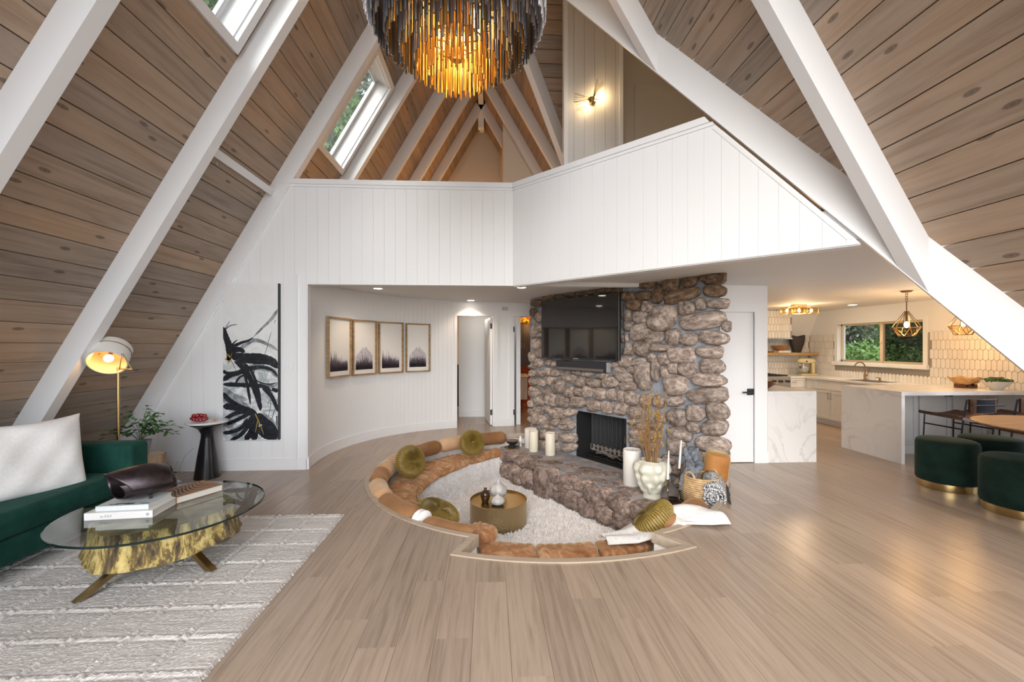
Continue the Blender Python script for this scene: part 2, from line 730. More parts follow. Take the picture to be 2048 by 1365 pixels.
for poly in planks:
    cx = sum(p[0] for p in poly) / len(poly)
    y0, y1 = min(p[1] for p in poly), max(p[1] for p in poly)
    cy = (y0 + y1) / 2
    q = [(p[1] - cy, -(p[0] - cx)) for p in poly]
    mb = MB()
    g = 0.0007
    q = [(p[0], math.copysign(max(0, abs(p[1]) - g), p[1])) for p in q]
    mb.prism(q, -0.012, 0.0)
    o = mb.build('plank', FLOORW, floor, local=True)
    o.matrix_local = FM @ Matrix.Translation((cy, -cx, 0))

# ---------------------------------------------------------------- pit: outline, walls, rim
def arc(cx, cy, r, a0, a1, n):
    return [(cx + r * math.cos(R(a0 + (a1 - a0) * k / n)), cy + r * math.sin(R(a0 + (a1 - a0) * k / n))) for k in range(n + 1)]


PIT = arc(CX0, CY0, PR, 88, 248, 44) + arc(FCX, FCY, FR, 249.7, 291.9, 16) + [(1.351, 3.332)] + arc(CX0, CY0, PR, 291.6, 338, 14)


def offset(poly, d):
    out = []
    n = len(poly)
    for i in range(n):
        p = Vector(poly[i]).to_2d()
        a = Vector(poly[max(i - 1, 0)]).to_2d()
        b = Vector(poly[min(i + 1, n - 1)]).to_2d()
        t1 = (p - a) if i > 0 else (b - p)
        t2 = (b - p) if i < n - 1 else (p - a)
        n1 = Vector((-t1.y, t1.x)).normalized()
        n2 = Vector((-t2.y, t2.x)).normalized()
        m = (n1 + n2)
        m = m.normalized() if m.length > 1e-4 else n1
        s = d / max(0.45, m.dot(n1))
        out.append((p.x + m.x * s, p.y + m.y * s))
    return out


def strip(mb, A, B, z0, z1):
    n = len(A)
    vs = []
    for i in range(n):
        vs += [(*A[i], z0), (*A[i], z1), (*B[i], z1), (*B[i], z0)]
    fs = []
    for i in range(n - 1):
        a, b = 4 * i, 4 * i + 4
        fs += [(a, b, b + 1, a + 1), (a + 1, b + 1, b + 2, a + 2), (a + 2, b + 2, b + 3, a + 3), (a + 3, b + 3, b, a)]
    fs += [(0, 1, 2, 3), (4 * n - 1, 4 * n - 2, 4 * n - 3, 4 * n - 4)]
    mb.add(vs, fs)


mb = MB()
strip(mb, offset(PIT, -0.012), offset(PIT, 0.042), -0.07, 0.010)
struct(mb.build('trim_1', RIMW))
PITZ = -0.60
mb = MB()
strip(mb, offset(PIT, 0.004), offset(PIT, 0.03), PITZ - 0.02, -0.012)
PITLINING = mb

# ---------------------------------------------------------------- roof, left side
ML = frame((XL, 0, 0), (0, 1, 0), (CA, 0, SA))
MRr = frame((XR, 0, 0), (0, -1, 0), (-CA, 0, SA))
SK1 = (2.92, 3.80, 4.80, 6.20)            # skylight openings: y0, y1, s0, s1
SK2 = (5.70, 6.46, 4.80, 6.20)


def deck_with_holes(y0, y1, s0, s1, holes):
    mb = MB()
    ss = sorted({s0, s1, *[h[2] for h in holes], *[h[3] for h in holes]})
    for a, b in zip(ss[:-1], ss[1:]):
        hs_ = sorted([h for h in holes if h[2] < (a + b) / 2 < h[3]])
        u = y0
        for h in hs_:
            mb.boxm(ML, (u, a, -0.10), (h[0], b, -0.026))
            u = h[1]
        mb.boxm(ML, (u, a, -0.10), (y1, b, -0.026))
    return mb


roofL = struct(deck_with_holes(ROOF0, 12.5, 0, SLOPE, [SK1, SK2]).build('ceiling_left', DARK))
RAFL = [-1.25, 0.06, 1.36, 2.665, 3.94, 5.265, 6.60, 7.92, 9.15, 10.35]
RAFW = 0.105


def jl(k):
    r = random.Random(k * 7 + 1)
    a = r.choice([0, 1, 2])
    return [RAFL[i] + RAFW / 2 for i in range(len(RAFL)) if (i + a) % 3 == 0]


boards(roofL, 'plank', [(ROOF0, 0), (12.5, 0), (12.5, SLOPE), (ROOF0, SLOPE)], ML, 0.1858, 0.005, 0.022, ROOFW, v0=0.087 - 0.1858, joints=jl, ch=0.004, holes=(SK1, SK2))
for y in RAFL:
    mb = MB().boxm(ML, (y, 0, 0.0005), (y + RAFW, SLOPE - 0.03, 0.19))
    mb.build('rafter', PAINTB, roofL)
# small blocking between two rafters, with a hook
mb = MB().rbox((4.045, 3.865, 0.0), (5.30, 3.945, 0.085), 0.004, 1, M=ML)
mb.build('blocking', PAINTB, roofL)
hk = MB().tube([tuple(ML @ Vector((4.30, 3.855, 0.03 + 0.0))), tuple(ML @ Vector((4.30, 3.84, 0.05))), tuple(ML @ Vector((4.31, 3.82, 0.055))), tuple(ML @ Vector((4.32, 3.825, 0.03)))], 0.004, 6)
hk.build('hook', CHROME, roofL)

# ---------------------------------------------------------------- roof, right side (ends on the valley), wing roof
VC = 5.575                                # valley plane x + y
mb = MB()
mb.prism([(-y, s) for y, s in [(ROOF0, 0), (1.385, 0), (1.385 + CA * SLOPE, SLOPE), (ROOF0, SLOPE)]], -0.10, -0.026, MRr)
mb.prism([(-y, s) for y, s in [(10.2, 0), (12.5, 0), (12.5, SLOPE), (5.79, SLOPE)]], -0.10, -0.026, MRr)
roofR = struct(mb.build('ceiling_right', DARK))


def jr(k):
    return [-y for y in jl(k + 50)]


boards(roofR, 'plank', [(-y, s) for y, s in [(ROOF0, 0), (1.385, 0), (1.385 + CA * SLOPE, SLOPE), (ROOF0, SLOPE)]], MRr, 0.1855, 0.005, 0.022, ROOFW, v0=0.072 - 0.1855, joints=jr, ch=0.004)
boards(roofR, 'plank', [(-y, s) for y, s in [(8.6, 3.2), (12.5, 3.2), (12.5, SLOPE), (5.79, SLOPE)]], MRr, 0.1855, 0.005, 0.022, ROOFW, v0=0.072 - 0.1855, joints=jr, ch=0.004)
for i, y in enumerate([-1.25, 0.06, 1.36, 2.675, 3.985, 5.265]):
    vs = []
    for (yy_, nn) in [(y, 0.0005), (y + RAFW, 0.0005), (y + RAFW, 0.185), (y, 0.185)]:
        v = max(0, (XR - SA * nn + yy_ - 5.590) / CA)
        vs.append(MRr @ Vector((-yy_, v, nn)))
    for (yy_, nn) in [(y, 0.0005), (y + RAFW, 0.0005), (y + RAFW, 0.185), (y, 0.185)]:
        vs.append(MRr @ Vector((-yy_, SLOPE - 0.03, nn)))
    MB().add(vs, [(0, 1, 2, 3), (7, 6, 5, 4), (0, 4, 5, 1), (1, 5, 6, 2), (2, 6, 7, 3), (3, 7, 4, 0)]).build('rafter', PAINTB, roofR)
for y in (6.60, 7.92, 9.15, 10.35):
    v = max(0, (10.2 - y) / CA)
    MB().boxm(MRr, (-y - RAFW, v, 0.0005), (-y, SLOPE - 0.03, 0.185)).build('rafter', PAINTB, roofR)
# valley beams: deep boards standing in the 45 degree planes
MV = frame((0.285, WY, 0), (1, -1, 0), (0, 0, 1))      # q along the valley plane, z; normal faces the room
q_of = lambda x: (x - 0.285) * math.sqrt(2)
zt = lambda x: TA * (XR - x)
mb = MB().prism([(q_of(3.972), 0), (q_of(XR), 0), (q_of(XC), zt(XC)), (q_of(XC), zt(XC) - 0.375)], -0.09, 0.0, MV)
mb.build('valley_beam', PAINTB, roofR)
MV2 = frame((XC, 5.79, 0), (1, 1, 0), (0, 0, 1))
mb = MB().prism([((3.9 - XC) * 1.4142, zt(3.9)), (0, zt(XC)), (0, zt(XC) - 0.42), ((3.9 - XC) * 1.4142, zt(3.9) - 0.42)], -0.05, 0.05, MV2)
mb.build('valley_beam', PAINTB, roofR)
# ridge beam over the hall
MB().box((XC - 0.06, ROOF0, 7.34), (XC + 0.06, 11.7, 7.50)).build('ridge_beam', PAINTB, roofL)

MWb = frame((0, 10.2, 0), (1, 0, 0), (0, -CA, SA))
wp = [(2.45, 3.46), (7.05, 3.46), (7.05, SLOPE), (XC, SLOPE)]
wing = struct(MB().prism(wp, -0.10, -0.026, MWb).build('ceiling_wing', DARK))
boards(wing, 'plank', wp, MWb, 0.1855, 0.005, 0.022, ROOFW, v0=0.05, joints=lambda k: [1.2 + (k * 37 % 5) * .3, 3.4 + (k % 3) * .4], ch=0.004)
MWf = frame((0, 1.385, 0), (-1, 0, 0), (0, CA, SA))
struct(MB().prism([(-7.05, 0), (-XR, 0), (-XC, SLOPE), (-7.05, SLOPE)], -0.10, 0.0, MWf).build('ceiling_wing_front', PAINT))

# ---------------------------------------------------------------- floor structure over the rooms (ceilings), loft floor
pts = [(-3.4, 5.36), (0.25, 5.36), (2.86, 2.78), (7.0, 2.78), (7.0, 10.3), (2.6, 11.9), (-3.4, 11.9)]
n = len(pts)
vs = [(x, y, ceil_z(x)) for x, y in pts] + [(x, y, 2.52) for x, y in pts]
mb = MB().add(vs, [tuple(range(n))[::-1], tuple(range(n, 2 * n))] + [(i, (i + 1) % n, n + (i + 1) % n, n + i) for i in range(n)])
struct(mb.build('ceiling_rooms', CEILP))
# header beam that runs on from the cross wall to the chimney
struct(MB().box((0.30, 5.30, 2.245), (2.0, 5.40, 2.33)).build('trim_2', CEILP))

# ---------------------------------------------------------------- cross wall on the left, and the loft front (two panels)
MW = frame((0, WY, 0), (1, 0, 0), (0, 0, 1))
wl = MB()
wl.prism([(-4.55, 0), (-2.226, 0), (-2.226, 2.245), (-3.27, 2.245)], -0.13, -0.010, MW)
wl.prism([(-3.27, 2.245), (0.285, 2.245), (0.285, 3.46), (-2.56, 3.46)], -0.13, -0.010, MW)
wall_left = struct(wl.build('wall_left', WALLGAP))
boards(wall_left, 'panel', [(-4.5, 0), (-2.226, 0), (-2.226, 2.245), (-3.22, 2.245)], MW, 0.1335, 0.0011, 0.0098, PAINT, v0=2.226, axis=1, ch=0.0005)
boards(wall_left, 'panel', [(-3.2, 2.245), (0.285, 2.245), (0.285, 3.46), (-2.53, 3.46)], MW, 0.1335, 0.0011, 0.0098, PAINT, v0=2.226, axis=1, ch=0.0005)
MB().box((-2.54, WY - 0.03, 3.455), (0.298, WY + 0.15, 3.515)).box((-2.50, WY - 0.014, 3.425), (0.291, WY, 3.455)).build('rail_cap', PAINTB, wall_left)
# thin trim boards: sloped edge, opening edge, baseboard
mt = MB()
mt.prism([(-3.43, 1.72), (-3.385, 1.72), (-2.43, 3.40), (-2.475, 3.40)], 0.0, 0.012, MW)
mt.build('edge_trim', PAINTB, wall_left)
struct(MB().box((-4.55, WY - 0.012, 0), (-2.222, WY, 0.135)).build('baseboard_left', PAINTB))
struct(MB().box((-2.26, WY - 0.008, 0.135), (-2.215, WY + 0.10, 2.24)).build('trim_3', PAINTB))

qE = q_of(2.653)
wf = MB().prism([(0, 2.235), (qE, 2.225), (q_of(1.95), 3.44), (0, 3.46)], -0.13, -0.014, MV)
wall_loft = struct(wf.build('wall_loft_front', WALLGAP))
boards(wall_loft, 'panel', [(0, 2.245), (qE, 2.232), (q_of(1.95), 3.44), (0, 3.46)], MV, 0.142, 0.0011, 0.0098, PAINT, v0=0, axis=1, ch=0.0005)
mb = MB().prism([(-0.01, 3.455), (q_of(1.93), 3.455), (q_of(1.90), 3.515), (-0.01, 3.515)], -0.13, 0.03, MV)
mb.prism([(0, 3.425), (q_of(1.955), 3.425), (q_of(1.945), 3.455), (0, 3.455)], -0.01, 0.014, MV)
mb.build('rail_cap', PAINTB, wall_loft)
mb = MB().prism([(q_of(1.94), 3.40), (q_of(1.965), 3.40), (q_of(2.62), 2.275), (q_of(2.595), 2.275)], -0.012, 0.006, MV)
mb.build('edge_trim', WALLGAP, wall_loft)

# ---------------------------------------------------------------- curved wall behind the pit
WCX, WCY, WR = -0.108, 5.747, 2.148
A0, A1 = 192.3, 103.9
mb = MB()
mb.grid(lambda u, v: (WCX + (WR + 0.012) * math.cos(R(A0 + (A1 - A0) * u)), WCY + (WR + 0.012) * math.sin(R(A0 + (A1 - A0) * u)), 2.36 * v), 60, 1)
mb.grid(lambda u, v: (WCX + (WR + 0.12) * math.cos(R(A1 + (A0 - A1) * u)), WCY + (WR + 0.12) * math.sin(R(A1 + (A0 - A1) * u)), 2.36 * v), 60, 1)
wall_curved = struct(mb.build('wall_curved', WALLGAP))
nb = 42
st = (A1 - A0) / nb
wdt = abs(R(st)) * WR
me = board_mesh('panel', [(-1.17, -wdt / 2 + .0006), (1.17, -wdt / 2 + .0006), (1.17, wdt / 2 - .0006), (-1.17, wdt / 2 - .0006)], 0.011, PAINT, 0.0007)
for k in range(nb):
    a = R(A0 + st * (k + .5))
    c = Vector((WCX + WR * math.cos(a) * 0.9999, WCY + WR * math.sin(a), 1.17))
    M = frame(c, (0, 0, 1), (math.sin(a), -math.cos(a), 0))
    if M.col[2].to_3d().dot(Vector((math.cos(a), math.sin(a), 0))) > 0:
        M = frame(c, (0, 0, 1), (-math.sin(a), math.cos(a), 0))
    o = bpy.data.objects.new('panel', me)
    COL.objects.link(o)
    o.parent = wall_curved
    o.matrix_local = M
mb = MB()
strip(mb, [(WCX + (WR - .014) * math.cos(R(a)), WCY + (WR - .014) * math.sin(R(a))) for a in np.linspace(A0, A1, 50)],
      [(WCX + (WR + .005) * math.cos(R(a)), WCY + (WR + .005) * math.sin(R(a))) for a in np.linspace(A0, A1, 50)], 0, 0.14)
struct(mb.build('baseboard_curved', PAINTB))

# ---------------------------------------------------------------- door wall at the back
MD = frame((-0.625, 7.838, 0), (math.cos(R(9)), math.sin(R(9)), 0), (0, 0, 1))
mb = MB()
D1 = (0.02, 0.70)      # openings along the wall
D2 = (1.065, 1.80)
mb.boxm(MD, (-0.12, 2.05, -0.11), (2.3, 2.40, 0))
mb.boxm(MD, (D1[1], 0, -0.11), (D2[0], 2.05, 0))
mb.boxm(MD, (D2[1], 0, -0.11), (2.3, 2.05, 0))
struct(mb.build('wall_back', PAINT))
mb = MB()
mb.boxm(MD, (D1[0] - 0.05, 0, 0), (D1[0], 2.05, 0.018)).boxm(MD, (D1[0] - 0.05, 2.05, 0), (D1[1] + 0.075, 2.12, 0.018)).boxm(MD, (D1[1], 0, 0), (D1[1] + 0.075, 2.05, 0.018))
mb.boxm(MD, (D1[1] - 0.015, 0, -0.11), (D1[1] + 0.002, 2.05, 0.001)).boxm(MD, (D1[0] - 0.002, 0, -0.11), (D1[0] + 0.006, 2.05, 0.001))
d1 = struct(mb.build('door_1', PAINTB))
leaf = MB().boxm(MD, (D1[1] - 0.052, 0.012, -0.80), (D1[1] - 0.017, 2.03, -0.075)).build('door_leaf', PAINTB, d1)
for z in (0.20, 1.82):
    MB().boxm(MD, (D1[1] - 0.05, z, -0.076), (D1[1] - 0.010, z + 0.10, -0.066)).build('hinge', BLACKM, leaf)
mb = MB()
mb.boxm(MD, (D2[0] - 0.075, 0, 0), (D2[0], 2.05, 0.018)).boxm(MD, (D2[0] - 0.075, 2.05, 0), (D2[1] + 0.07, 2.12, 0.018)).boxm(MD, (D2[1], 0, 0), (D2[1] + 0.07, 2.05, 0.018))
mb.boxm(MD, (D2[0] - 0.002, 0, -0.11), (D2[0] + 0.03, 2.05, 0.001))
d2 = struct(mb.build('door_2', PAINTB))
for z in (0.20, 1.76):
    MB().boxm(MD, (D2[0] + 0.012, z, 0.0), (D2[0] + 0.036, z + 0.10, 0.006)).build('hinge', BLACKM, d2)
struct(MB().boxm(MD, (D1[1] + 0.075, 0, 0), (D2[0] - 0.075, 0.135, 0.013)).build('baseboard_back', PAINTB))

# rooms behind: hall wall, far warm room, bathroom
mb = MB()
mb.box((-0.66, 9.05, 0), (0.55, 9.13, 2.36))
mb.box((0.50, 8.10, 0), (0.58, 10.3, 2.36))
hall = struct(mb.build('wall_hall', PAINT))
struct(MB().box((-0.66, 9.035, 0), (0.50, 9.05, 0.15)).build('baseboard_hall', PAINTB))
struct(MB().box((-3.2, 11.3, 0), (2.6, 11.4, 2.4)).box((-3.2, 7.9, 0), (-3.1, 11.3, 2.4)).box((2.5, 7.4, 0), (2.6, 11.3, 2.4)).build('wall_far', PAINT))
point_light('hall_lamp', (-0.2, 8.5, 2.1), 3.5, (1, .9, .78), 0.1)
point_light('far_room_lamp', (-1.2, 10.3, 1.3), 16, (1, .52, .2), 0.1)
point_light('bath_lamp', (1.0, 9.2, 2.0), 12, (1, .55, .22), 0.08)

# ---------------------------------------------------------------- wall with the white door right of the chimney; kitchen partition
mb = MB()
mb.box((2.4, WY, 0), (2.62, WY + 0.12, 2.33))
mb.box((2.62, WY, 1.93), (3.374, WY + 0.12, 2.33))
mb.box((3.374, WY, 0), (3.552, WY + 0.12, 2.33))
mb.box((3.43, WY + 0.12, 0), (3.552, 8.95, 2.33))
struct(mb.build('wall_right', PAINT))
mb = MB()
mb.box((2.56, WY - 0.016, 0), (2.62, WY + 0.01, 1.99)).box((2.62, WY - 0.016, 1.93), (3.374, WY + 0.01, 1.99)).box((3.374, WY - 0.016, 0), (3.432, WY + 0.01, 1.99))
d3 = struct(mb.build('door_3', PAINTB))
leaf3 = MB().box((2.6215, WY + 0.010, 0.010), (3.3725, WY + 0.05, 1.9285)).build('door_leaf', PAINTB, d3)
h = MB().rbox((3.285, WY - 0.005, 0.868), (3.345, WY + 0.016, 0.95), 0.004, 2)
h.cyl((3.315, WY - 0.005, 0.91), (3.315, WY - 0.05, 0.91), 0.012, 10)
h.rbox((3.19, WY - 0.062, 0.90), (3.325, WY - 0.045, 0.918), 0.004, 2)
h.build('door_handle', BLACKM, leaf3)
MB().box((3.352, WY + 0.004, 0.87), (3.373, WY + 0.013, 0.95)).build('strike_plate', BLACKM, d3)
struct(MB().box((3.432, WY - 0.014, 0), (3.556, WY, 0.14)).build('baseboard_right', PAINTB))

# ---------------------------------------------------------------- kitchen shell
KX = 6.96
mb = MB()
WZ0, WZ1, WYA, WYB = 1.19, 1.925, 6.50, 8.19
# wing end wall with the window hole, in the x = KX plane
mb.box((KX, 2.5, 0), (KX + 0.15, WYA, 2.45)).box((KX, WYB, 0), (KX + 0.15, 9.1, 2.45))
mb.box((KX, WYA, 0), (KX + 0.15, WYB, WZ0)).box((KX, WYA, WZ1), (KX + 0.15, WYB, 2.45))
mb.prism([(2.4, 2.45), (9.3, 2.45), (5.8, 7.6)], KX, KX + 0.15, Matrix(((0, 0, 1, 0), (1, 0, 0, 0), (0, 1, 0, 0), (0, 0, 0, 1))))
wall_kitchen = struct(mb.build('wall_kitchen', PAINT))
mb = MB().box((3.55, 8.95, 0), (KX + .15, 9.08, 1.73))
mb.add([(3.55, 8.95, 1.722), (KX + .15, 8.95, 1.722), (KX + .15, 8.64, 2.33), (3.55, 8.64, 2.33), (3.55, 9.08, 1.722), (KX + .15, 9.08, 1.722), (KX + .15, 8.80, 2.4), (3.55, 8.80, 2.4)],
       [(0, 1, 2, 3), (7, 6, 5, 4), (0, 4, 5, 1), (2, 6, 7, 3)])
wall_range = struct(mb.build('wall_range', PAINT))

# picket tiles
TILE = noisy('picket_tile', [(0.3, (0.74, 0.72, 0.68)), (0.7, (0.83, 0.81, 0.78))], nscale=2, rough=0.22, bright=0.05)
GROUT = flat('grout', (0.30, 0.28, 0.255), 0.9)


def picket(wd, ht, tip):
    k = 0.0026
    a, b = wd / 2 - k, ht / 2 - k

    def ring(s, z):
        return [(-a * s, -(b - tip), z), (0, -b * s, z), (a * s, -(b - tip), z), (a * s, b - tip, z), (0, b * s, z), (-a * s, b - tip, z)]
    mb = MB().add(ring(1, 0) + ring(1, 0.005) + [(x * .9, y * .97, z) for x, y, z in ring(1, 0.007)],
                  [tuple(range(12, 18))] + [(i, (i + 1) % 6, 6 + (i + 1) % 6, 6 + i) for i in range(6)] + [(6 + i, 6 + (i + 1) % 6, 12 + (i + 1) % 6, 12 + i) for i in range(6)])
    return mb


TWD, TROW, TTIP = 0.0665, 0.1445, 0.024
tile_me = picket(TWD, TROW + TTIP, TTIP).mesh('tile', TILE)


def tiles(parent, M, u0, u1, z0, z1, skip=lambda u, z: False):
    j = 0
    z = z0 + TROW / 2
    while z < z1:
        u = u0 + (TWD / 2 if j % 2 else 0)
        while u < u1:
            if not skip(u, z):
                o = bpy.data.objects.new('tile', tile_me)
                COL.objects.link(o)
                o.parent = parent
                o.matrix_local = M @ Matrix.Translation((u, z, 0))
            u += TWD
        z += TROW
        j += 1


MKW = frame((KX - 0.004, 0, 0), (0, -1, 0), (0, 0, 1))      # u = -y, normal -x
gr = MB()
TZ0, TZ1 = 0.885, 1.715
for (a, b, c, d) in [(5.0, WYA - .07, TZ0, TZ1), (WYA - .07, WYB + .07, TZ0, WZ0 - .08), (WYB + .07, 8.95, TZ0, TZ1)]:
    gr.box((KX - 0.004, a, c), (KX + 0.001, b, d))
gr.build('grout', GROUT, wall_kitchen)
tiles(wall_kitchen, MKW, -8.93, -4.98, TZ0 - .02, TZ1 - .03, lambda u, z: WYA - .10 < -u < WYB + .10 and z > WZ0 - .13)
MKR = frame((0, 8.95 - 0.004, 0), (1, 0, 0), (0, 0, 1))
MB().box((5.0, 8.946, TZ0), (KX, 8.951, TZ1)).build('grout', GROUT, wall_range)
tiles(wall_range, MKR, 5.62, KX - .02, TZ0 - .02, TZ1 - .03)

# kitchen window
WINF = flat('almond_frame', (0.60, 0.49, 0.33), 0.4)
mb = MB()
t_ = 0.07
mb.box((KX - 0.02, WYA - t_, WZ0), (KX + 0.002, WYA, WZ1)).box((KX - 0.02, WYB, WZ0), (KX + 0.002, WYB + t_, WZ1)).box((KX - 0.02, WYA - t_, WZ1), (KX + 0.002, WYB + t_, WZ1 + .065))
win3 = struct(mb.build('window_3', PAINTB))
MB().rbox((KX - 0.06, WYA - 0.09, WZ0 - 0.07), (KX + 0.06, WYB + 0.10, WZ0), 0.006, 2).build('window_sill', PAINTB, win3)
yM = 7.30
mb = MB()
e = 0.035
mb.box((KX + 0.06, WYA, WZ0), (KX + 0.10, WYA + e, WZ1)).box((KX + 0.06, WYB - e, WZ0), (KX + 0.10, WYB, WZ1)).box((KX + 0.06, WYA, WZ0), (KX + 0.10, WYB, WZ0 + e)).box((KX + 0.06, WYA, WZ1 - e), (KX + 0.10, WYB, WZ1)).box((KX + 0.05, yM - .03, WZ0), (KX + 0.10, yM + .03, WZ1))
wf3 = mb.build('window_frame', WINF, win3)
PANE = pane_glass('window_pane', (0.93, 0.96, 0.95), 0.04)
SCREEN = pane_glass('screened_pane', (0.45, 0.46, 0.46), 0.03)
MB().box((KX + 0.075, yM + .03, WZ0 + e), (KX + 0.080, WYB - e, WZ1 - e)).build('pane', PANE, wf3)
MB().box((KX + 0.085, WYA + e, WZ0 + e), (KX + 0.090, yM - .03, WZ1 - e)).build('pane', SCREEN, wf3, label='insect screened sash')
MB().ell((KX + 0.045, yM + .005, 1.56), (0.012, 0.02, 0.035), None, 10, 6).build('latch', WINF, wf3)

# ---------------------------------------------------------------- loft: partitions seen over the rail
CREAM = flat('loft_cream_paint', (0.70, 0.66, 0.58), 0.7, spec=0.2)
LGAP = flat('loft_groove', (0.60, 0.58, 0.55), 0.8)
LP = flat('loft_panel_paint', (0.68, 0.675, 0.665), 0.6, spec=0.2)
roofx = lambda z: XR - z / TA
# sconce wall (boards) and the set-back wall with a door, under the wing roof
MS = frame((0, 6.0, 0), (1, 0, 0), (0, 0, 1))
ls = struct(MB().prism([(1.05, 2.52), (1.89, 2.52), (1.89, 7.1), (1.05, 7.1)], -0.10, -0.010, MS).build('wall_sconce', LGAP))
boards(ls, 'panel', [(1.10, 2.52), (1.87, 2.52), (1.87, 7.1), (1.10, 7.1)], MS, 0.15, 0.003, 0.0098, LP, v0=-1.04, axis=1)
MB().box((1.045, 5.985, 2.52), (1.10, 6.11, 7.1)).box((1.84, 5.985, 2.52), (1.895, 6.5, 7.1)).build('corner_trim', PAINTB, ls)
struct(MB().box((1.89, 6.45, 2.52), (5.2, 6.55, 7.0)).build('wall_loft_room', CREAM))
d4 = struct(MB().box((2.22, 6.425, 2.52), (2.30, 6.452, 5.50)).box((2.30, 6.425, 5.42), (3.3, 6.452, 5.50)).build('door_4', CREAM))
MB().box((2.30, 6.435, 2.54), (3.25, 6.451, 5.42)).build('door_leaf', CREAM, d4)
# partition below the far rafters, far gable wall
struct(MB().prism([(0.285, 2.52), (roofx(2.52), 2.52), (0.285, zt(0.285) - .02)], 0, 0.10, frame((0, 9.42, 0), (1, 0, 0), (0, 0, 1))).build('wall_partition', CREAM))
struct(MB().box((0.287, 9.425, 2.52), (0.36, 11.75, 6.2)).build('wall_partition_side', CREAM))
struct(MB().prism([(-4.5, 2.3), (4.06, 2.3), (XC, 7.80)], 0, 0.10, frame((0, 11.8, 0), (1, 0, 0), (0, 0, 1))).build('wall_gable', CREAM))
MB().box((XC - 0.07, 10.46, 6.85), (XC + 0.07, 10.6, 7.2)).build('king_post', PAINTB, roofL)
point_light('loft_lamp', (-0.9, 10.9, 3.2), 60, (1, .50, .18), 0.1)
point_light('loft_room_lamp', (3.9, 5.7, 3.0), 12, (1, .62, .32), 0.1)
point_light('loft_side_fill', (1.6, 8.2, 3.0), 6, (1, .7, .45), 0.1)  # added fill light, no fixture seen, to warm the loft
point_light('loft_bay_fill', (-0.9, 7.9, 2.95), 26, (1, .58, .28), 0.1)  # unseen fill behind the rail, added to warm the roof bays

# white carved post/plank leaning between rafters in the loft
mb = MB().prism([(-1.62, 3.0), (-1.36, 3.0), (-1.22, 3.72), (-1.20, 4.28), (-1.34, 4.16), (-1.52, 3.55)], 0, 0.04, frame((0, 8.0, 0), (1, 0, 0), (0, 0, 1)))
o = mb.build('carved_board', LP)
MB().tube([(-1.33 + .07 * math.cos(t), 7.95, 3.80 + .07 * math.sin(t)) for t in np.linspace(0, 2 * PI, 14)[:-1]], 0.012, 6, closed=True).build('carved_ring', LP, o)
tag(o, 'pale carved board leaning against a rafter up in the loft', 'board')

# ---------------------------------------------------------------- skylights
SKF = flat('sash_aluminium', (0.62, 0.64, 0.66), 0.4)


def skylight(nm, S):
    y0, y1, s0, s1 = S
    mb = MB()
    k = 0.075
    # frame boards proud of the planks, lined shaft
    for (a, b, c, d) in [(y0 - k, y1 + k, s0 - k, s0), (y0 - k, y1 + k, s1, s1 + k), (y0 - k, y0, s0, s1), (y1, y1 + k, s0, s1)]:
        mb.boxm(ML, (a, c, -0.01), (b, d, 0.045))
    for (a, b, c, d) in [(y0, y1, s0, s0 + .012), (y0, y1, s1 - .012, s1), (y0, y0 + .012, s0 + .012, s1 - .012), (y1 - .012, y1, s0 + .012, s1 - .012)]:
        mb.boxm(ML, (a, c, -0.24), (b, d, 0.0))
    o = struct(mb.build(nm, PAINTB))
    e = 0.05
    f = MB()
    for (a, b, c, d) in [(y0, y1, s0, s0 + e), (y0, y1, s1 - e, s1), (y0, y0 + e, s0, s1), (y1 - e, y1, s0, s1)]:
        f.boxm(ML, (a, c, -0.22), (b, d, -0.17))
    sash = f.build('sash', PAINTB, o)
    f = MB()
    for (a, b, c, d) in [(y0 + e, y1 - e, s0 + e, s0 + e + .02), (y0 + e, y1 - e, s1 - e - .02, s1 - e), (y0 + e, y0 + e + .02, s0 + e, s1 - e), (y1 - e - .02, y1 - e, s0 + e, s1 - e)]:
        f.boxm(ML, (a, c, -0.20), (b, d, -0.165))
    f.build('window_frame', SKF, o)
    MB().boxm(ML, (y0 + e, s0 + e, -0.205), (y1 - e, s1 - e, -0.200)).build('pane', PANE, sash)
    MB().boxm(ML, ((y0 + y1) / 2 - .05, s0 + e, -0.165), ((y0 + y1) / 2 + .05, s0 + e + .03, -0.145)).build('latch', SKF, sash)
    return o


skylight('window_1', SK1)
skylight('window_2', SK2)

# ---------------------------------------------------------------- recessed ceiling lights
LAMPON = flat('lamp_on', (1, 1, 1), 0.5, emit=(1, 0.90, 0.76), es=14)
spots = [(-1.624, 6.284, 'recessed ceiling light above the framed prints'), (-0.341, 7.699, 'recessed ceiling light in front of the first doorway'),
         (0.435, 5.879, 'recessed ceiling light by the corner of the loft front'), (6.45, 7.274, 'recessed ceiling light near the kitchen window')]
for i, (x, y, lb) in enumerate(spots):
    z = ceil_z(x)
    t = thing('recessed_light', lb, 'ceiling light', (x, y, z), 0, 'recessed ceiling lights')
    MB().lathe([(0.062, 0.004), (0.062, -0.006), (0.075, -0.006), (0.082, 0.001)], n=24).build('trim_ring', PAINTB, t, local=True, smooth=True)
    MB().lathe([(0.0, -0.004), (0.062, -0.004)], n=24).build('lens', LAMPON, t, local=True)
    d = bpy.data.lights.new('recessed_light_beam', 'SPOT')
    d.energy = 26 if i != 3 else 40
    d.color = WARM2
    d.spot_size = R(125)
    d.spot_blend = 0.7
    d.shadow_soft_size = 0.05
    o = bpy.data.objects.new('recessed_light_beam', d)
    o.location = (x, y, z - 0.02)
    COL.objects.link(o)
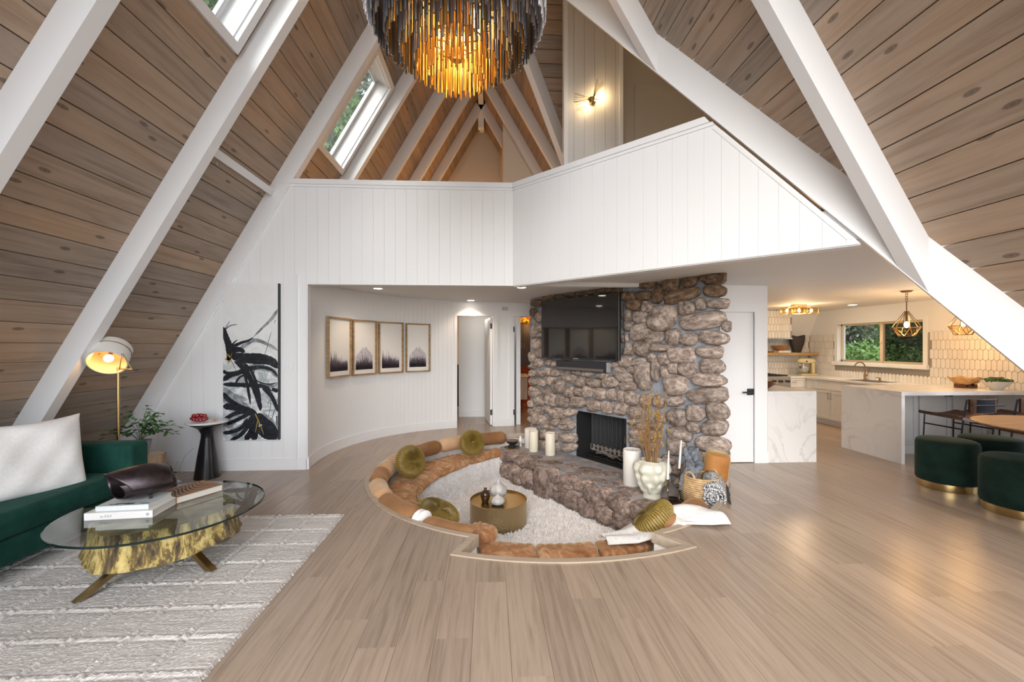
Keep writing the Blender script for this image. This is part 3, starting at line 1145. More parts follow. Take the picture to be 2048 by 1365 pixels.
# ================================================================ STONE FIREPLACE
# stones laid out on the chimney face (s, z, half width, half height, turn), on the hearth front, and flat on the hearth top
CHIM=[(3.257,2.259,0.15,0.08,-7),(2.989,2.266,0.098,0.084,-7),(2.752,2.26,0.121,0.094,-6),(2.406,2.272,0.141,0.055,1),(3.275,2.101,0.128,0.07,-5),(2.873,2.086,0.244,0.081,8),(2.567,2.134,0.082,0.123,-5),(2.357,2.139,0.119,0.065,-5),(2.16,2.142,0.097,0.071,-5),(2.067,2.151,0.055,0.072,-5),(3.325,1.957,0.119,0.056,-4),(3.129,1.972,0.068,0.071,-4),(2.95,1.934,0.114,0.087,-13),(2.416,1.988,0.09,0.073,-4),(2.199,2.031,0.124,0.079,-4),(2.635,1.839,0.194,0.17,-3),(3.137,1.782,0.28,0.103,4),(3.411,1.707,0.039,0.058,-2),(2.314,1.864,0.129,0.081,-3),(2.121,1.763,0.098,0.068,-2),(2.333,1.677,0.196,0.11,11),(2.101,1.907,0.079,0.088,-3),(2.523,1.604,0.145,0.087,7),(2.785,1.605,0.1,0.105,0),(2.981,1.576,0.112,0.073,0),(3.264,1.592,0.168,0.077,-5),(2.071,1.604,0.06,0.064,0),(2.141,1.459,0.116,0.088,0),(2.333,1.468,0.137,0.101,0),(2.601,1.48,0.151,0.056,0),(2.888,1.393,0.19,0.103,3),(3.229,1.432,0.153,0.074,-2),(2.652,1.345,0.092,0.077,1),(3.243,1.276,0.142,0.084,0),(2.488,1.356,0.07,0.06,1),(2.36,1.137,0.127,0.193,3),(2.54,1.222,0.069,0.165,2),(2.785,1.233,0.072,0.068,2),(2.966,1.226,0.119,0.092,-6),(2.669,1.191,0.063,0.07,2),(2.809,1.04,0.165,0.126,4),(3.201,1.123,0.194,0.081,0),(3.194,0.954,0.24,0.093,10),(2.276,1.296,0.121,0.062,1),(2.071,1.298,0.138,0.08,1),(2.199,1.184,0.091,0.059,2),(2.03,1.111,0.179,0.096,-17),(3.305,0.786,0.121,0.102,7),(3.056,0.734,0.121,0.1,7),(2.833,0.662,0.134,0.107,7),(2.809,0.846,0.119,0.065,6),(2.406,0.803,0.09,0.092,6),(2.584,0.822,0.077,0.082,6),(2.17,0.826,0.126,0.095,5),(2.111,0.972,0.156,0.056,4),(1.809,0.999,0.16,0.083,7),(1.504,0.977,0.15,0.07,0),(1.248,0.969,0.112,0.085,3),(1.001,1.017,0.176,0.081,-10),(1.853,0.836,0.096,0.087,5),(2.01,0.834,0.076,0.085,5),(1.62,0.823,0.13,0.09,5),(1.396,0.829,0.108,0.088,5),(1.197,0.82,0.095,0.068,4),(1.014,0.804,0.119,0.097,4),(0.78,0.86,0.16,0.119,4),(0.576,0.932,0.118,0.083,3),(1.755,0.65,0.109,0.092,6),(1.504,0.647,0.146,0.087,6),(1.184,0.656,0.189,0.086,6),(0.85,0.639,0.151,0.099,6),(2.0,0.663,0.122,0.093,6),(2.228,0.643,0.124,0.086,7),(0.576,0.629,0.133,0.107,5),(0.283,0.589,0.142,0.081,5),(0.486,0.748,0.128,0.069,5),(0.154,0.719,0.162,0.092,5),(0.694,0.439,0.165,0.096,7),(1.014,0.489,0.146,0.065,7),(0.486,0.472,0.113,0.079,6),(0.251,0.423,0.135,0.071,7),(0.054,0.513,0.067,0.062,6),(0.071,0.38,0.075,0.062,7),(0.315,0.28,0.157,0.081,8),(0.65,0.288,0.174,0.073,8),(0.946,0.331,0.149,0.07,8),(0.071,0.246,0.067,0.062,8),(0.219,2.212,0.144,0.066,-4),(0.137,2.064,0.098,0.072,-3),(0.315,1.973,0.125,0.086,-3),(0.127,1.798,0.098,0.165,-1),(0.315,1.801,0.11,0.065,-1),(0.331,1.68,0.101,0.055,-1),(0.219,1.53,0.143,0.102,0),(0.378,1.529,0.062,0.08,0),(0.315,1.378,0.117,0.076,0),(0.104,1.313,0.099,0.093,1),(0.283,1.216,0.126,0.076,1),(0.104,1.148,0.099,0.041,2),(0.121,1.035,0.115,0.062,2),(0.309,1.045,0.125,0.071,2),(0.495,1.079,0.113,0.069,2),(0.679,1.074,0.108,0.063,2),(0.137,0.892,0.13,0.067,3),(0.362,0.888,0.116,0.07,4),(0.516,1.233,0.097,0.064,1),(0.679,1.219,0.086,0.058,1),(0.471,2.271,0.091,0.045,-5),(0.621,2.286,0.073,0.044,-5),(0.78,2.262,0.112,0.048,-5),(1.014,2.277,0.113,0.046,-5),(1.223,2.275,0.088,0.045,-5),(1.456,2.269,0.107,0.044,-5),(1.654,2.266,0.084,0.038,-5),(1.831,2.256,0.086,0.037,-6),(1.958,2.243,0.052,0.041,-6),(0.96,1.107,0.081,0.042,2),(1.171,1.1,0.089,0.045,2),(1.372,1.092,0.12,0.049,3),(1.677,1.091,0.122,0.055,3),(1.895,1.244,0.084,0.049,2),(0.621,1.898,0.159,0.097,-2),(0.621,1.664,0.159,0.107,-1),(0.621,1.431,0.159,0.097,0),(0.96,2.031,0.147,0.093,-3),(0.96,1.807,0.147,0.103,-2),(0.96,1.583,0.147,0.103,0),(0.96,1.359,0.147,0.084,1),(1.273,2.046,0.136,0.099,-4),(1.273,1.831,0.136,0.099,-2),(1.273,1.616,0.135,0.099,0),(1.273,1.401,0.135,0.09,0),(1.562,2.06,0.126,0.095,-4),(1.562,1.853,0.126,0.095,-2),(1.562,1.646,0.126,0.095,-1),(1.562,1.439,0.126,0.086,0),(1.831,2.073,0.117,0.091,-4),(1.831,1.873,0.117,0.091,-2),(1.831,1.674,0.117,0.091,-1),(1.831,1.474,0.117,0.083,0),(0.85,2.151,0.124,0.057,-4),(3.281,0.608,0.143,0.096,8),(3.041,0.57,0.082,0.073,8),(2.871,0.469,0.162,0.086,-1),(3.248,0.423,0.201,0.091,7),(2.818,0.322,0.129,0.113,-7),(3.019,0.294,0.08,0.053,11),(3.139,0.253,0.084,0.072,12),(3.365,0.314,0.077,0.069,11),(2.181,0.512,0.075,0.042,8),(2.363,0.487,0.097,0.059,8),(2.264,0.382,0.145,0.09,9),(2.292,0.259,0.171,0.086,10),(2.511,0.394,0.077,0.065,9),(2.545,0.529,0.092,0.065,8),(2.511,0.249,0.085,0.065,10),(2.724,0.137,0.096,0.063,12),(2.833,0.037,0.085,0.069,13),(2.849,-0.097,0.078,0.062,14),(2.983,0.086,0.081,0.08,13),(3.125,0.093,0.078,0.072,13),(3.261,0.125,0.081,0.077,13),(3.041,-0.06,0.095,0.06,14),(3.221,-0.026,0.089,0.064,14),(3.378,0.166,0.052,0.069,13),(3.365,0.025,0.065,0.063,14),(2.611,0.61,0.074,0.064,7),(0.924,0.276,0.185,0.088,8),(0.966,0.098,0.194,0.082,9),(0.986,-0.054,0.174,0.073,10),(0.754,0.424,0.182,0.08,7),(0.508,0.227,0.171,0.09,8),(0.622,0.067,0.156,0.089,9),(0.622,-0.11,0.157,0.081,10),(0.223,0.278,0.134,0.108,7),(0.149,0.376,0.112,0.047,7),(0.415,0.062,0.129,0.091,9),(0.368,-0.128,0.143,0.084,10),(0.149,0.08,0.113,0.086,9)]
HEAR=[(0.125,-0.47,0.149,0.131,13),(0.385,-0.449,0.177,0.169,14),(0.676,-0.444,0.153,0.15,14),(1.031,-0.429,0.184,0.225,2),(1.43,-0.492,0.144,0.092,16),(1.296,-0.283,0.1,0.075,14),(1.505,-0.349,0.15,0.066,15),(1.649,-0.463,0.144,0.13,16),(1.903,-0.477,0.15,0.125,17),(2.198,-0.471,0.152,0.119,18),(2.48,-0.45,0.152,0.113,18),(2.412,-0.202,0.167,0.11,16),(2.712,-0.232,0.151,0.099,17),(1.838,-0.177,0.159,0.08,14),(1.56,-0.166,0.155,0.078,14),(1.176,-0.162,0.183,0.076,13),(2.213,-0.196,0.105,0.081,15),(2.0,-0.29,0.145,0.123,16),(0.485,-0.229,0.172,0.091,12),(0.179,-0.196,0.198,0.08,11),(0.791,-0.187,0.17,0.08,12),(1.736,-0.274,0.079,0.047,15),(2.123,-0.375,0.109,0.077,17),(2.797,-0.38,0.136,0.097,19),(2.937,-0.179,0.117,0.095,17),(0.099,-0.682,0.124,0.059,15),(1.216,-0.48,0.123,0.076,15)]
TOPS=[(0.896,6.019,0.153,0.14,-31),(1.119,5.867,0.103,0.114,-2),(1.325,5.635,0.187,0.14,-30),(1.551,5.458,0.144,0.121,-2),(1.339,5.201,0.117,0.091,-35),(1.459,5.054,0.1,0.104,-2),(1.562,4.882,0.097,0.082,-2),(1.68,4.781,0.106,0.111,-2),(1.761,4.598,0.081,0.104,-2),(0.502,6.562,0.1,0.112,-2),(0.678,6.334,0.111,0.13,-2),(0.372,6.804,0.104,0.108,-2),(1.191,5.476,0.084,0.08,-2),(1.659,5.185,0.126,0.092,-2),(0.704,6.078,0.08,0.087,-2),(1.877,4.479,0.08,0.114,-2),(1.973,4.42,0.079,0.112,-2)]
HT = -0.16
d_ = (CH_R - CH_L).normalized()
MC = frame(CH_L, d_, (0, 0, 1))                 # s, z, outward
CHN = MC.col[2].to_3d()
LEN = (CH_R - CH_L).length
HP0 = Vector((0.229, 6.812, 0))
HD = Vector((0.5062, -0.8624, 0))
MH = frame(HP0, HD, (0, 0, 1))
HLEN = 2.95

STONE = None


def stone_mat(name, tones):
    m, nt, b = newmat(name)
    v, rn = coords(nt, (1, 1, 1))
    n = nd(nt, 'ShaderNodeTexNoise')
    n.inputs['Scale'].default_value = 1.9
    n.inputs['Detail'].default_value = 9
    n.inputs['Roughness'].default_value = 0.68
    nt.links.new(v, n.inputs['Vector'])
    c = ramp(nt, n.outputs[0], [(0.33, tones[0]), (0.45, tones[1]), (0.55, tones[2]), (0.66, tones[3])])
    n2 = nd(nt, 'ShaderNodeTexNoise')
    n2.inputs['Scale'].default_value = 7
    n2.inputs['Detail'].default_value = 8
    n2.inputs['Roughness'].default_value = 0.75
    nt.links.new(v, n2.inputs['Vector'])
    sp = ramp(nt, n2.outputs[0], [(0.56, (0, 0, 0)), (0.66, (0.7, 0.7, 0.7))])
    c = mixc(nt, sp, c, tuple(min(1, x * 1.35) for x in tones[3]))
    h = nd(nt, 'ShaderNodeHueSaturation')
    mr = nd(nt, 'ShaderNodeMapRange')
    mr.inputs[3].default_value = 0.78
    mr.inputs[4].default_value = 1.2
    nt.links.new(rn, mr.inputs[0])
    nt.links.new(mr.outputs[0], h.inputs['Value'])
    nt.links.new(c, h.inputs['Color'])
    nt.links.new(h.outputs[0], b.inputs['Base Color'])
    b.inputs['Roughness'].default_value = 0.85
    bump(nt, b, n.outputs[0], 0.3, 0.02)
    return m


STONE = stone_mat('field_stone', [(0.095, 0.072, 0.060), (0.235, 0.18, 0.15), (0.38, 0.31, 0.265), (0.55, 0.485, 0.44)])
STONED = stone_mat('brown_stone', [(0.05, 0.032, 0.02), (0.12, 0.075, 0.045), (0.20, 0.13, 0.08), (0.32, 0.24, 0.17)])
STONEH = stone_mat('hearth_stone', [(0.085, 0.06, 0.05), (0.20, 0.14, 0.115), (0.32, 0.235, 0.195), (0.48, 0.40, 0.355)])

FB0, FB1, FZ0, FZ1 = 1.125, 2.07, HT, 0.53      # firebox opening on the face
fp = thing('fireplace', 'round fieldstone chimney and hearth with dark firebox beside the sunken pit', 'fireplace', (1.6, 5.9, 0))
mb = MB()
DP = -0.75
mb.boxm(MC, (0.02, -0.62, DP), (FB0, 2.345, 0))
# right pier: its flank runs back along the line of sight of the door wall
fp2 = lambda s_, o_: tuple((MC @ Vector((s_, 0, o_))).to_2d())
mb.prism([fp2(FB1, 0), fp2(LEN - .02, 0), (2.86, 5.27), fp2(FB1, DP)], -0.62, 2.345)
mb.boxm(MC, (FB0, FZ1, DP), (FB1, 2.345, 0))
mb.boxm(MC, (FB0, -0.62, DP), (FB1, FZ0 - .01, 0))
mb.build('chimney_core', MORTAR, fp)
mb = MB()
hp = [(HP0 + HD * s).to_2d() for s in (0.05, HLEN)] + [Vector((2.42, 4.30)), Vector((2.55, 4.45)), Vector((0.68, 7.30)), Vector((0.50, 7.22)), Vector((0.16, 6.98))]
mb.prism([tuple(p) for p in hp], -0.62, HT)
mb.build('hearth_slab', noisy('hearth_mortar', [(0.3, (0.20, 0.205, 0.225)), (0.5, (0.31, 0.29, 0.29)), (0.7, (0.44, 0.39, 0.37))], nscale=6, rough=0.9, bmp=0.5, dist=0.02), fp)

# six shared boulder shapes
bases = []
for k in range(7):
    bm = bmesh.new()
    bmesh.ops.create_icosphere(bm, subdivisions=3, radius=1.0)
    r = np.random.default_rng(40 + k)
    ph = r.uniform(0, 6, 9)
    pw = 0.78 + 0.16 * r.random()
    for v in bm.verts:
        c = v.co
        q = Vector([math.copysign(abs(t) ** pw, t) for t in c])
        q = q / max(1e-6, (abs(q.x) ** 2.6 + abs(q.y) ** 2.6 + abs(q.z) ** 2.6) ** (1 / 2.6))
        q *= 1 + 0.075 * math.sin(2.1 * c.x + ph[0]) * math.cos(2.4 * c.y + ph[1]) + 0.045 * math.sin(4.3 * c.y + 3 * c.z + ph[2]) + 0.03 * math.sin(7 * c.x + ph[3]) * math.sin(6 * c.z + ph[4]) + 0.012 * math.sin(15 * c.y + ph[5]) * math.sin(14 * c.x + ph[6])
        q.x += 0.10 * math.sin(ph[7]) * c.y * c.y
        v.co = q
    me = bpy.data.meshes.new('stone')
    bm.to_mesh(me)
    bm.free()
    me.polygons.foreach_set('use_smooth', [True] * len(me.polygons))
    bases.append(me)
stone_meshes = {}


def stone(M, s, z, a, b, ang, off, dep, mat, k):
    key = (k % 7, mat.name)
    if key not in stone_meshes:
        me = bases[k % 7].copy()
        me.materials.append(mat)
        stone_meshes[key] = me
    o = bpy.data.objects.new('stone', stone_meshes[key])
    COL.objects.link(o)
    o.parent = fp
    o.matrix_local = Matrix.Translation(-fp.location) @ M @ Matrix.Translation((s, z, off)) @ Matrix.Rotation(R(ang), 4, 'Z') @ Matrix.Diagonal((a, b, dep, 1))
    return o


rs = random.Random(3)
for k, (s, z, a, b, ang) in enumerate(CHIM):
    if FB0 + .02 < s < FB1 - .02 and z < FZ1 - 0.02:
        continue
    if z + b > 2.33:
        z = 2.33 - b
    behind = 0.72 < s < 1.92 and 1.36 < z < 2.16
    dep = min(0.155, max(0.075, 0.85 * min(a, b)))
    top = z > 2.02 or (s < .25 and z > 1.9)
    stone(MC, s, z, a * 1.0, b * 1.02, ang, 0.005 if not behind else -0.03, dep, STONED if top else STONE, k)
for k, (s, z, a, b, ang) in enumerate(HEAR):
    dep = min(0.13, max(0.06, 0.8 * min(a, b)))
    z = min(z, HT - b * .9)
    stone(MH, s, z, a * 1.08, b * 1.05, ang, -0.01, dep, STONEH, k + 3)
# the rest of the hearth front, past the cushion
for k, (s, z, a, b) in enumerate([(2.53, -0.29, .10, .11), (2.72, -0.28, .11, .11), (2.9, -.3, .09, .12), (2.55, -.5, .11, .09), (2.78, -.5, .11, .09)]):
    stone(MH, s, z, a, b, 0, -0.01, .09, STONEH, k + 1)
for k, (x, y, a, b, ang) in enumerate(TOPS):
    stone(Matrix.Translation((0, 0, HT - 0.012)), x, y, a, b, ang, 0, 0.022, STONEH, k + 2)
# left end of the hearth
for k, (x, y, z, a, b) in enumerate([(0.20, 6.93, -0.27, .10, .10), (0.21, 6.90, -0.48, .11, .11)]):
    stone(frame((x, y, z), (0.6, -0.8, 0), (0, 0, 1)), 0, 0, a, b, 0, 0, .08, STONEH, k)

# firebox: black lining, curtain of pleated mesh, angle-iron frame, grate
FBM = flat('firebox_soot', (0.012, 0.012, 0.013), 0.8)
FBS = flat('firebox_mesh', (0.030, 0.031, 0.034), 0.55, 0.5)
mb = MB()
mb.boxm(MC, (FB0 - .02, FZ0 - .03, -0.60), (FB1 + .02, FZ1 + .02, -0.58))
mb.boxm(MC, (FB0 - .02, FZ0 - .03, -0.58), (FB0 + .015, FZ1 + .02, -0.012)).boxm(MC, (FB1 - .015, FZ0 - .03, -0.58), (FB1 + .02, FZ1 + .02, -0.012))
mb.boxm(MC, (FB0 - .02, FZ1 - .012, -0.58), (FB1 + .02, FZ1 + .02, -0.012)).boxm(MC, (FB0, FZ0 - .03, -0.58), (FB1, FZ0 + .005, -0.012))
mb.build('firebox_lining', FBM, fp)
mb = MB()
mb.grid(lambda u, v: tuple(MC @ Vector((FB0 + .03 + (FB1 - FB0 - .06) * u, FZ0 + .04 + (FZ1 - FZ0 - .06) * v, -0.30 + 0.022 * math.sin(u * 2 * PI * 11)))), 120, 2)
mb.build('mesh_curtain', FBS, fp, smooth=True)
mb = MB()
for s in np.linspace(FB0 + .16, FB1 - .10, 7):
    mb.tube([MC @ Vector((s, FZ0 + .06, -0.05)), MC @ Vector((s, FZ0 + .06, -0.26))], 0.008, 6)
for dd in (-0.07, -0.24):
    mb.tube([MC @ Vector((FB0 + .12, FZ0 + .05, dd)), MC @ Vector((FB1 - .08, FZ0 + .05, dd))], 0.009, 6)
for s in (FB0 + .14, FB1 - .1):
    for dd in (-.07, -.24):
        mb.tube([MC @ Vector((s, FZ0, dd)), MC @ Vector((s, FZ0 + .05, dd))], 0.008, 6)
mb.build('fire_grate', BLACK, fp)
mb = MB()
mb.boxm(MC, (FB1 - .035, FZ0 + .08, -.02), (FB1 - .02, FZ0 + .22, -.005)).boxm(MC, (FB1 - .035, FZ0 + .36, -.02), (FB1 - .02, FZ0 + .46, -.005))
mb.build('damper_pull', BRASSD, fp)
TWIG = noisy('grey_twig', [(0.3, (0.10, 0.085, 0.075)), (0.7, (0.30, 0.27, 0.25))], nscale=20, rough=0.9)
for k in range(9):
    s0 = rs.uniform(FB0 + .2, FB1 - .45)
    l = rs.uniform(.25, .42)
    a = rs.uniform(-.4, .4)
    z0 = FZ0 + .075 + .012 * k
    p = [MC @ Vector((s0 + l * t, z0 + .03 * math.sin(3 * t + k) + a * .12 * (t - .5), -0.16 + .16 * a * (t - .5) + .02 * math.sin(5 * t + k))) for t in np.linspace(0, 1, 6)]
    o = MB().tube(p, [0.011 * (1 - .5 * t) for t in np.linspace(0, 1, 6)], 6).build('twig', TWIG, smooth=True)
    rebase(o, p[0])
    tag(o, 'bare grey twig lying on the grate inside the firebox', 'twig', 'twigs on the fire grate')

# ---------------------------------------------------------------- television and sound bar on the chimney
TVB = flat('tv_bezel', (0.015, 0.015, 0.016), 0.35)
TVS = flat('tv_screen', (0.012, 0.012, 0.012), 0.05, spec=0.9)
TSP = (0.515, 2.085, 1.305, 2.205)
tv = thing('television', 'wide black flat television hung on the stone chimney', 'television', MC @ Vector((1.30, 1.75, 0.13)))
mb = MB().rbox((TSP[0], TSP[2], 0.125), (TSP[1], TSP[3], 0.165), 0.004, 1, M=MC)
mb.build('casing', TVB, tv)
MB().boxm(MC, (TSP[0] + .008, TSP[2] + .022, 0.1645), (TSP[1] - .008, TSP[3] - .008, 0.1665)).build('screen', TVS, tv)
MB().boxm(MC, (0.95, 1.55, 0.05), (1.65, 1.95, 0.127)).build('wall_mount', BLACKM, tv)
MB().boxm(MC, (1.24, TSP[2] + .004, 0.165), (1.34, TSP[2] + .016, 0.1675)).build('badge', CHROME, tv)
sb = thing('sound_bar', 'long dark grey sound bar mounted under the television', 'speaker', MC @ Vector((1.33, 1.2, 0.1)))
SBM = flat('speaker_cloth', (0.022, 0.023, 0.028), 0.7)
MB().rbox((0.83, 1.135, 0.07), (1.855, 1.275, 0.145), 0.02, 3, M=MC).build('cabinet', SBM, sb)
MB().boxm(MC, (0.85, 1.143, 0.1455), (1.80, 1.180, 0.150)).build('grille', flat('speaker_grille', (0.12, 0.11, 0.105), 0.6), sb)
MB().rbox((1.853, 1.137, 0.072), (1.868, 1.273, 0.147), 0.006, 2, M=MC).build('end_cap', flat('grey_plastic', (0.35, 0.35, 0.36), 0.4), sb)
MB().boxm(MC, (1.2, 1.16, 0.03), (1.5, 1.25, 0.075)).build('wall_mount', BLACKM, sb)
o = MB().tube([MC @ Vector(p) for p in [(2.10, 2.06, .10), (2.115, 1.9, .11), (2.11, 1.7, .10), (2.13, 1.55, .1), (2.12, 1.45, .11), (2.06, 1.38, .08)]], 0.005, 6).build('television_cable', BLACK)
rebase(o, MC @ Vector((2.1, 2.06, .1)))
tag(o, 'thin black cable hanging beside the edge of the television', 'cable')

# ================================================================ THE PIT
SEATZ = -0.18
LEDZ = -0.29


def r_in(a):
    pts = [(96, 1.70), (104, 1.70), (119, 1.53), (139, 1.43), (157, 1.41), (172, 1.44), (188, 1.49), (205, 1.50), (220, 1.52), (240, 1.60), (250, 1.66)]
    for (a0, r0), (a1, r1) in zip(pts[:-1], pts[1:]):
        if a <= a1:
            t = max(0, (a - a0) / (a1 - a0))
            return r0 + (r1 - r0) * t
    return pts[-1][1]


# shag floor, seat ledges: one continuous pile carpet
sh = MB()
sh.add(PITLINING.v, PITLINING.f)
sh.prism([p for p in offset(PIT, 0.01)], PITZ - 0.05, PITZ)
aa = list(np.linspace(97, 247, 40))
inner = [(CX0 + r_in(a) * math.cos(R(a)), CY0 + r_in(a) * math.sin(R(a))) for a in aa]
outer = [(CX0 + (PR - .02) * math.cos(R(a)), CY0 + (PR - .02) * math.sin(R(a))) for a in aa]
strip(sh, outer, inner, PITZ - .01, LEDZ)
fa = list(np.linspace(250.5, 291, 20))
f_in = [(FCX + (FR - .72) * math.cos(R(a)), FCY + (FR - .72) * math.sin(R(a))) for a in np.linspace(245, 297, 20)]
f_out = [(FCX + (FR - .02) * math.cos(R(a)), FCY + (FR - .02) * math.sin(R(a))) for a in fa]
strip(sh, f_out, f_in, PITZ - .01, LEDZ - 0.03)
ra = list(np.linspace(291, 336, 16))
strip(sh, [(CX0 + (PR - .02) * math.cos(R(a)), CY0 + (PR - .02) * math.sin(R(a))) for a in ra], [(CX0 + 1.5 * math.cos(R(a)), CY0 + 1.5 * math.sin(R(a))) for a in ra], PITZ - .01, LEDZ)
# tufts
T0 = []


def tuft_batch(P, Nn, L, W):
    n = len(P)
    d = Nn + rng.normal(0, 0.55, (n, 3))
    d /= np.linalg.norm(d, axis=1)[:, None]
    s = np.cross(d, rng.normal(0, 1, (n, 3)))
    s /= np.linalg.norm(s, axis=1)[:, None]
    l = L * rng.uniform(.6, 1.2, n)[:, None]
    tip = P + d * l + s * (W * .4)
    mid = P + d * l * .55 + s * W
    a = P - s * W * .8
    b = P + s * W * .8
    return np.stack([a, b, mid, tip], 1)


def in_pit(x, y):
    h = (x - HP0.x) * MH.col[2][0] + (y - HP0.y) * MH.col[2][1]
    c = (x - CX0) ** 2 + (y - CY0) ** 2 < (PR - .03) ** 2
    f = ((x - FCX) ** 2 + (y - FCY) ** 2 < (FR - .03) ** 2) & (y < 3.45) & (x > -.13) & (x < 1.34)
    return (c | f) & (h > 0.02)


NP = 90000
x = rng.uniform(-1.4, 2.2, NP)
y = rng.uniform(2.93, 7.2, NP)
k = in_pit(x, y)
x, y = x[k], y[k]
ang = np.degrees(np.arctan2(y - CY0, x - CX0)) % 360
rr_ = np.hypot(x - CX0, y - CY0)
rin = np.array([r_in(a) for a in ang])
z = np.full(len(x), PITZ)
z[(rr_ > rin) & (ang > 97) & (ang < 247)] = LEDZ
fr = np.hypot(x - FCX, y - FCY)
z[(fr > FR - .72) & (y < 3.85) & (ang > 240) & (ang < 300)] = LEDZ - .03
keep = ~((z == LEDZ) & (rr_ < 1.99) & (rr_ > rin + .06))
P = np.stack([x, y, z], 1)[keep]
T0.append(tuft_batch(P, np.tile([0, 0, 1.0], (len(P), 1)), 0.034, 0.0085))
# ledge fronts and pit wall
a = rng.uniform(97, 247, 16000)
ri = np.array([r_in(t) for t in a])
P = np.stack([CX0 + ri * np.cos(np.radians(a)), CY0 + ri * np.sin(np.radians(a)), rng.uniform(PITZ, LEDZ, 16000)], 1)
T0.append(tuft_batch(P, np.stack([-np.cos(np.radians(a)), -np.sin(np.radians(a)), 0 * a - .3], 1), 0.022, 0.006))
a = rng.uniform(88, 110, 2500)
P = np.stack([CX0 + (PR - .03) * np.cos(np.radians(a)), CY0 + (PR - .03) * np.sin(np.radians(a)), rng.uniform(-.3, -.03, 2500)], 1)
T0.append(tuft_batch(P, np.stack([-np.cos(np.radians(a)), -np.sin(np.radians(a)), 0 * a], 1), 0.014, 0.005))
T0 = np.concatenate(T0).reshape(-1, 3)
nq = len(T0) // 4
n0 = len(sh.v)
sh.v += [tuple(p) for p in T0.tolist()]
sh.f += [(n0 + 4 * i, n0 + 4 * i + 1, n0 + 4 * i + 2, n0 + 4 * i + 3) for i in range(nq)]
o = stuff(sh.build('shag_carpet', SHAG))
tag(o, 'white shag carpet lining the sunken conversation pit', 'carpet')

# ---------------------------------------------------------------- tufted seat mattresses
def seat_mattress(a0, a1, label, r_outer=1.93, zt_=SEATZ, th=0.115, seed=0):
    rr = random.Random(seed)
    NU, NV = 90, 26
    ph = [rr.uniform(0, 6) for _ in range(4)]

    def fn(u, v):
        a = a0 + (a1 - a0) * u
        ri, ro = r_in(a) - 0.02, r_outer
        # v goes round a rounded rectangle: top inner->outer, then down and back
        e = min(1.0, 8 * min(u, 1 - u))
        e = 0.65 + 0.35 * math.sqrt(max(0, 1 - (1 - e) ** 2))
        h = th * e
        w_ = ro - ri
        t = v * 4
        arc_m = R(abs(a1 - a0)) * 1.6
        m = u * arc_m
        puck = 0.012 * math.sin(m * 62 + 2.2 * math.sin(m * 9 + ph[0])) * (0.5 + 0.5 * math.sin(m * 17 + ph[1]))
        if t < 2.6:       # top, with radial puckers and two rows of tufts
            q = t / 2.6
            r = ri + 0.025 + (w_ - 0.05) * q
            bul = (1 - (2 * q - 1) ** 4)
            z = zt_ - 0.035 + 0.035 * bul * e + puck * (0.4 + 0.6 * math.sin(q * PI)) - 0.012 * (abs(math.sin(m * PI / 0.33)) < 0.16) * (abs(q - .5) < .3)
        elif t < 3.0:
            q = (t - 2.6) / 0.4
            r = ro - 0.025 + 0.025 * math.sin(q * PI)
            z = zt_ - 0.035 - (h - .03) * q
        elif t < 3.35:
            q = (t - 3.0) / 0.35
            r = ro - 0.025 - (w_ - 0.05) * q
            z = zt_ - h
        else:             # gathered front band: small stitched squares
            q = (t - 3.35) / 0.65
            r = ri + 0.02 - 0.035 * math.sin(q * PI) + 0.006 * math.sin(q * 3 * 2 * PI) * 1 + 0.006 * math.sin(m * 2 * PI / 0.035)
            z = zt_ - h + (h - 0.03) * q
        return (CX0 + r * math.cos(R(a)), CY0 + r * math.sin(R(a)), z)
    mb = MB().grid(lambda u, v: fn(u, v), NU, NV)
    n0 = len(mb.v)
    W = NU + 1
    mb.f.append(tuple(j * W for j in range(NV + 1))[::-1])
    mb.f.append(tuple(j * W + NU for j in range(NV + 1)))
    o = mb.build('seat_mattress', RUST, smooth=True)
    am = (a0 + a1) / 2
    rebase(o, (CX0 + 1.65 * math.cos(R(am)), CY0 + 1.65 * math.sin(R(am)), zt_ - th))
    return tag(o, label, 'seat cushion', 'tufted rust mattresses in the pit')


seat_mattress(99, 129, 'rust velvet pit mattress next to the hearth, under the farthest olive cushion', seed=1)
seat_mattress(129.6, 158, 'middle rust velvet mattress along the back curve of the pit', seed=2)
seat_mattress(158.6, 222, 'long rust velvet mattress at the left bend of the pit by the upright olive cushion', seed=3)


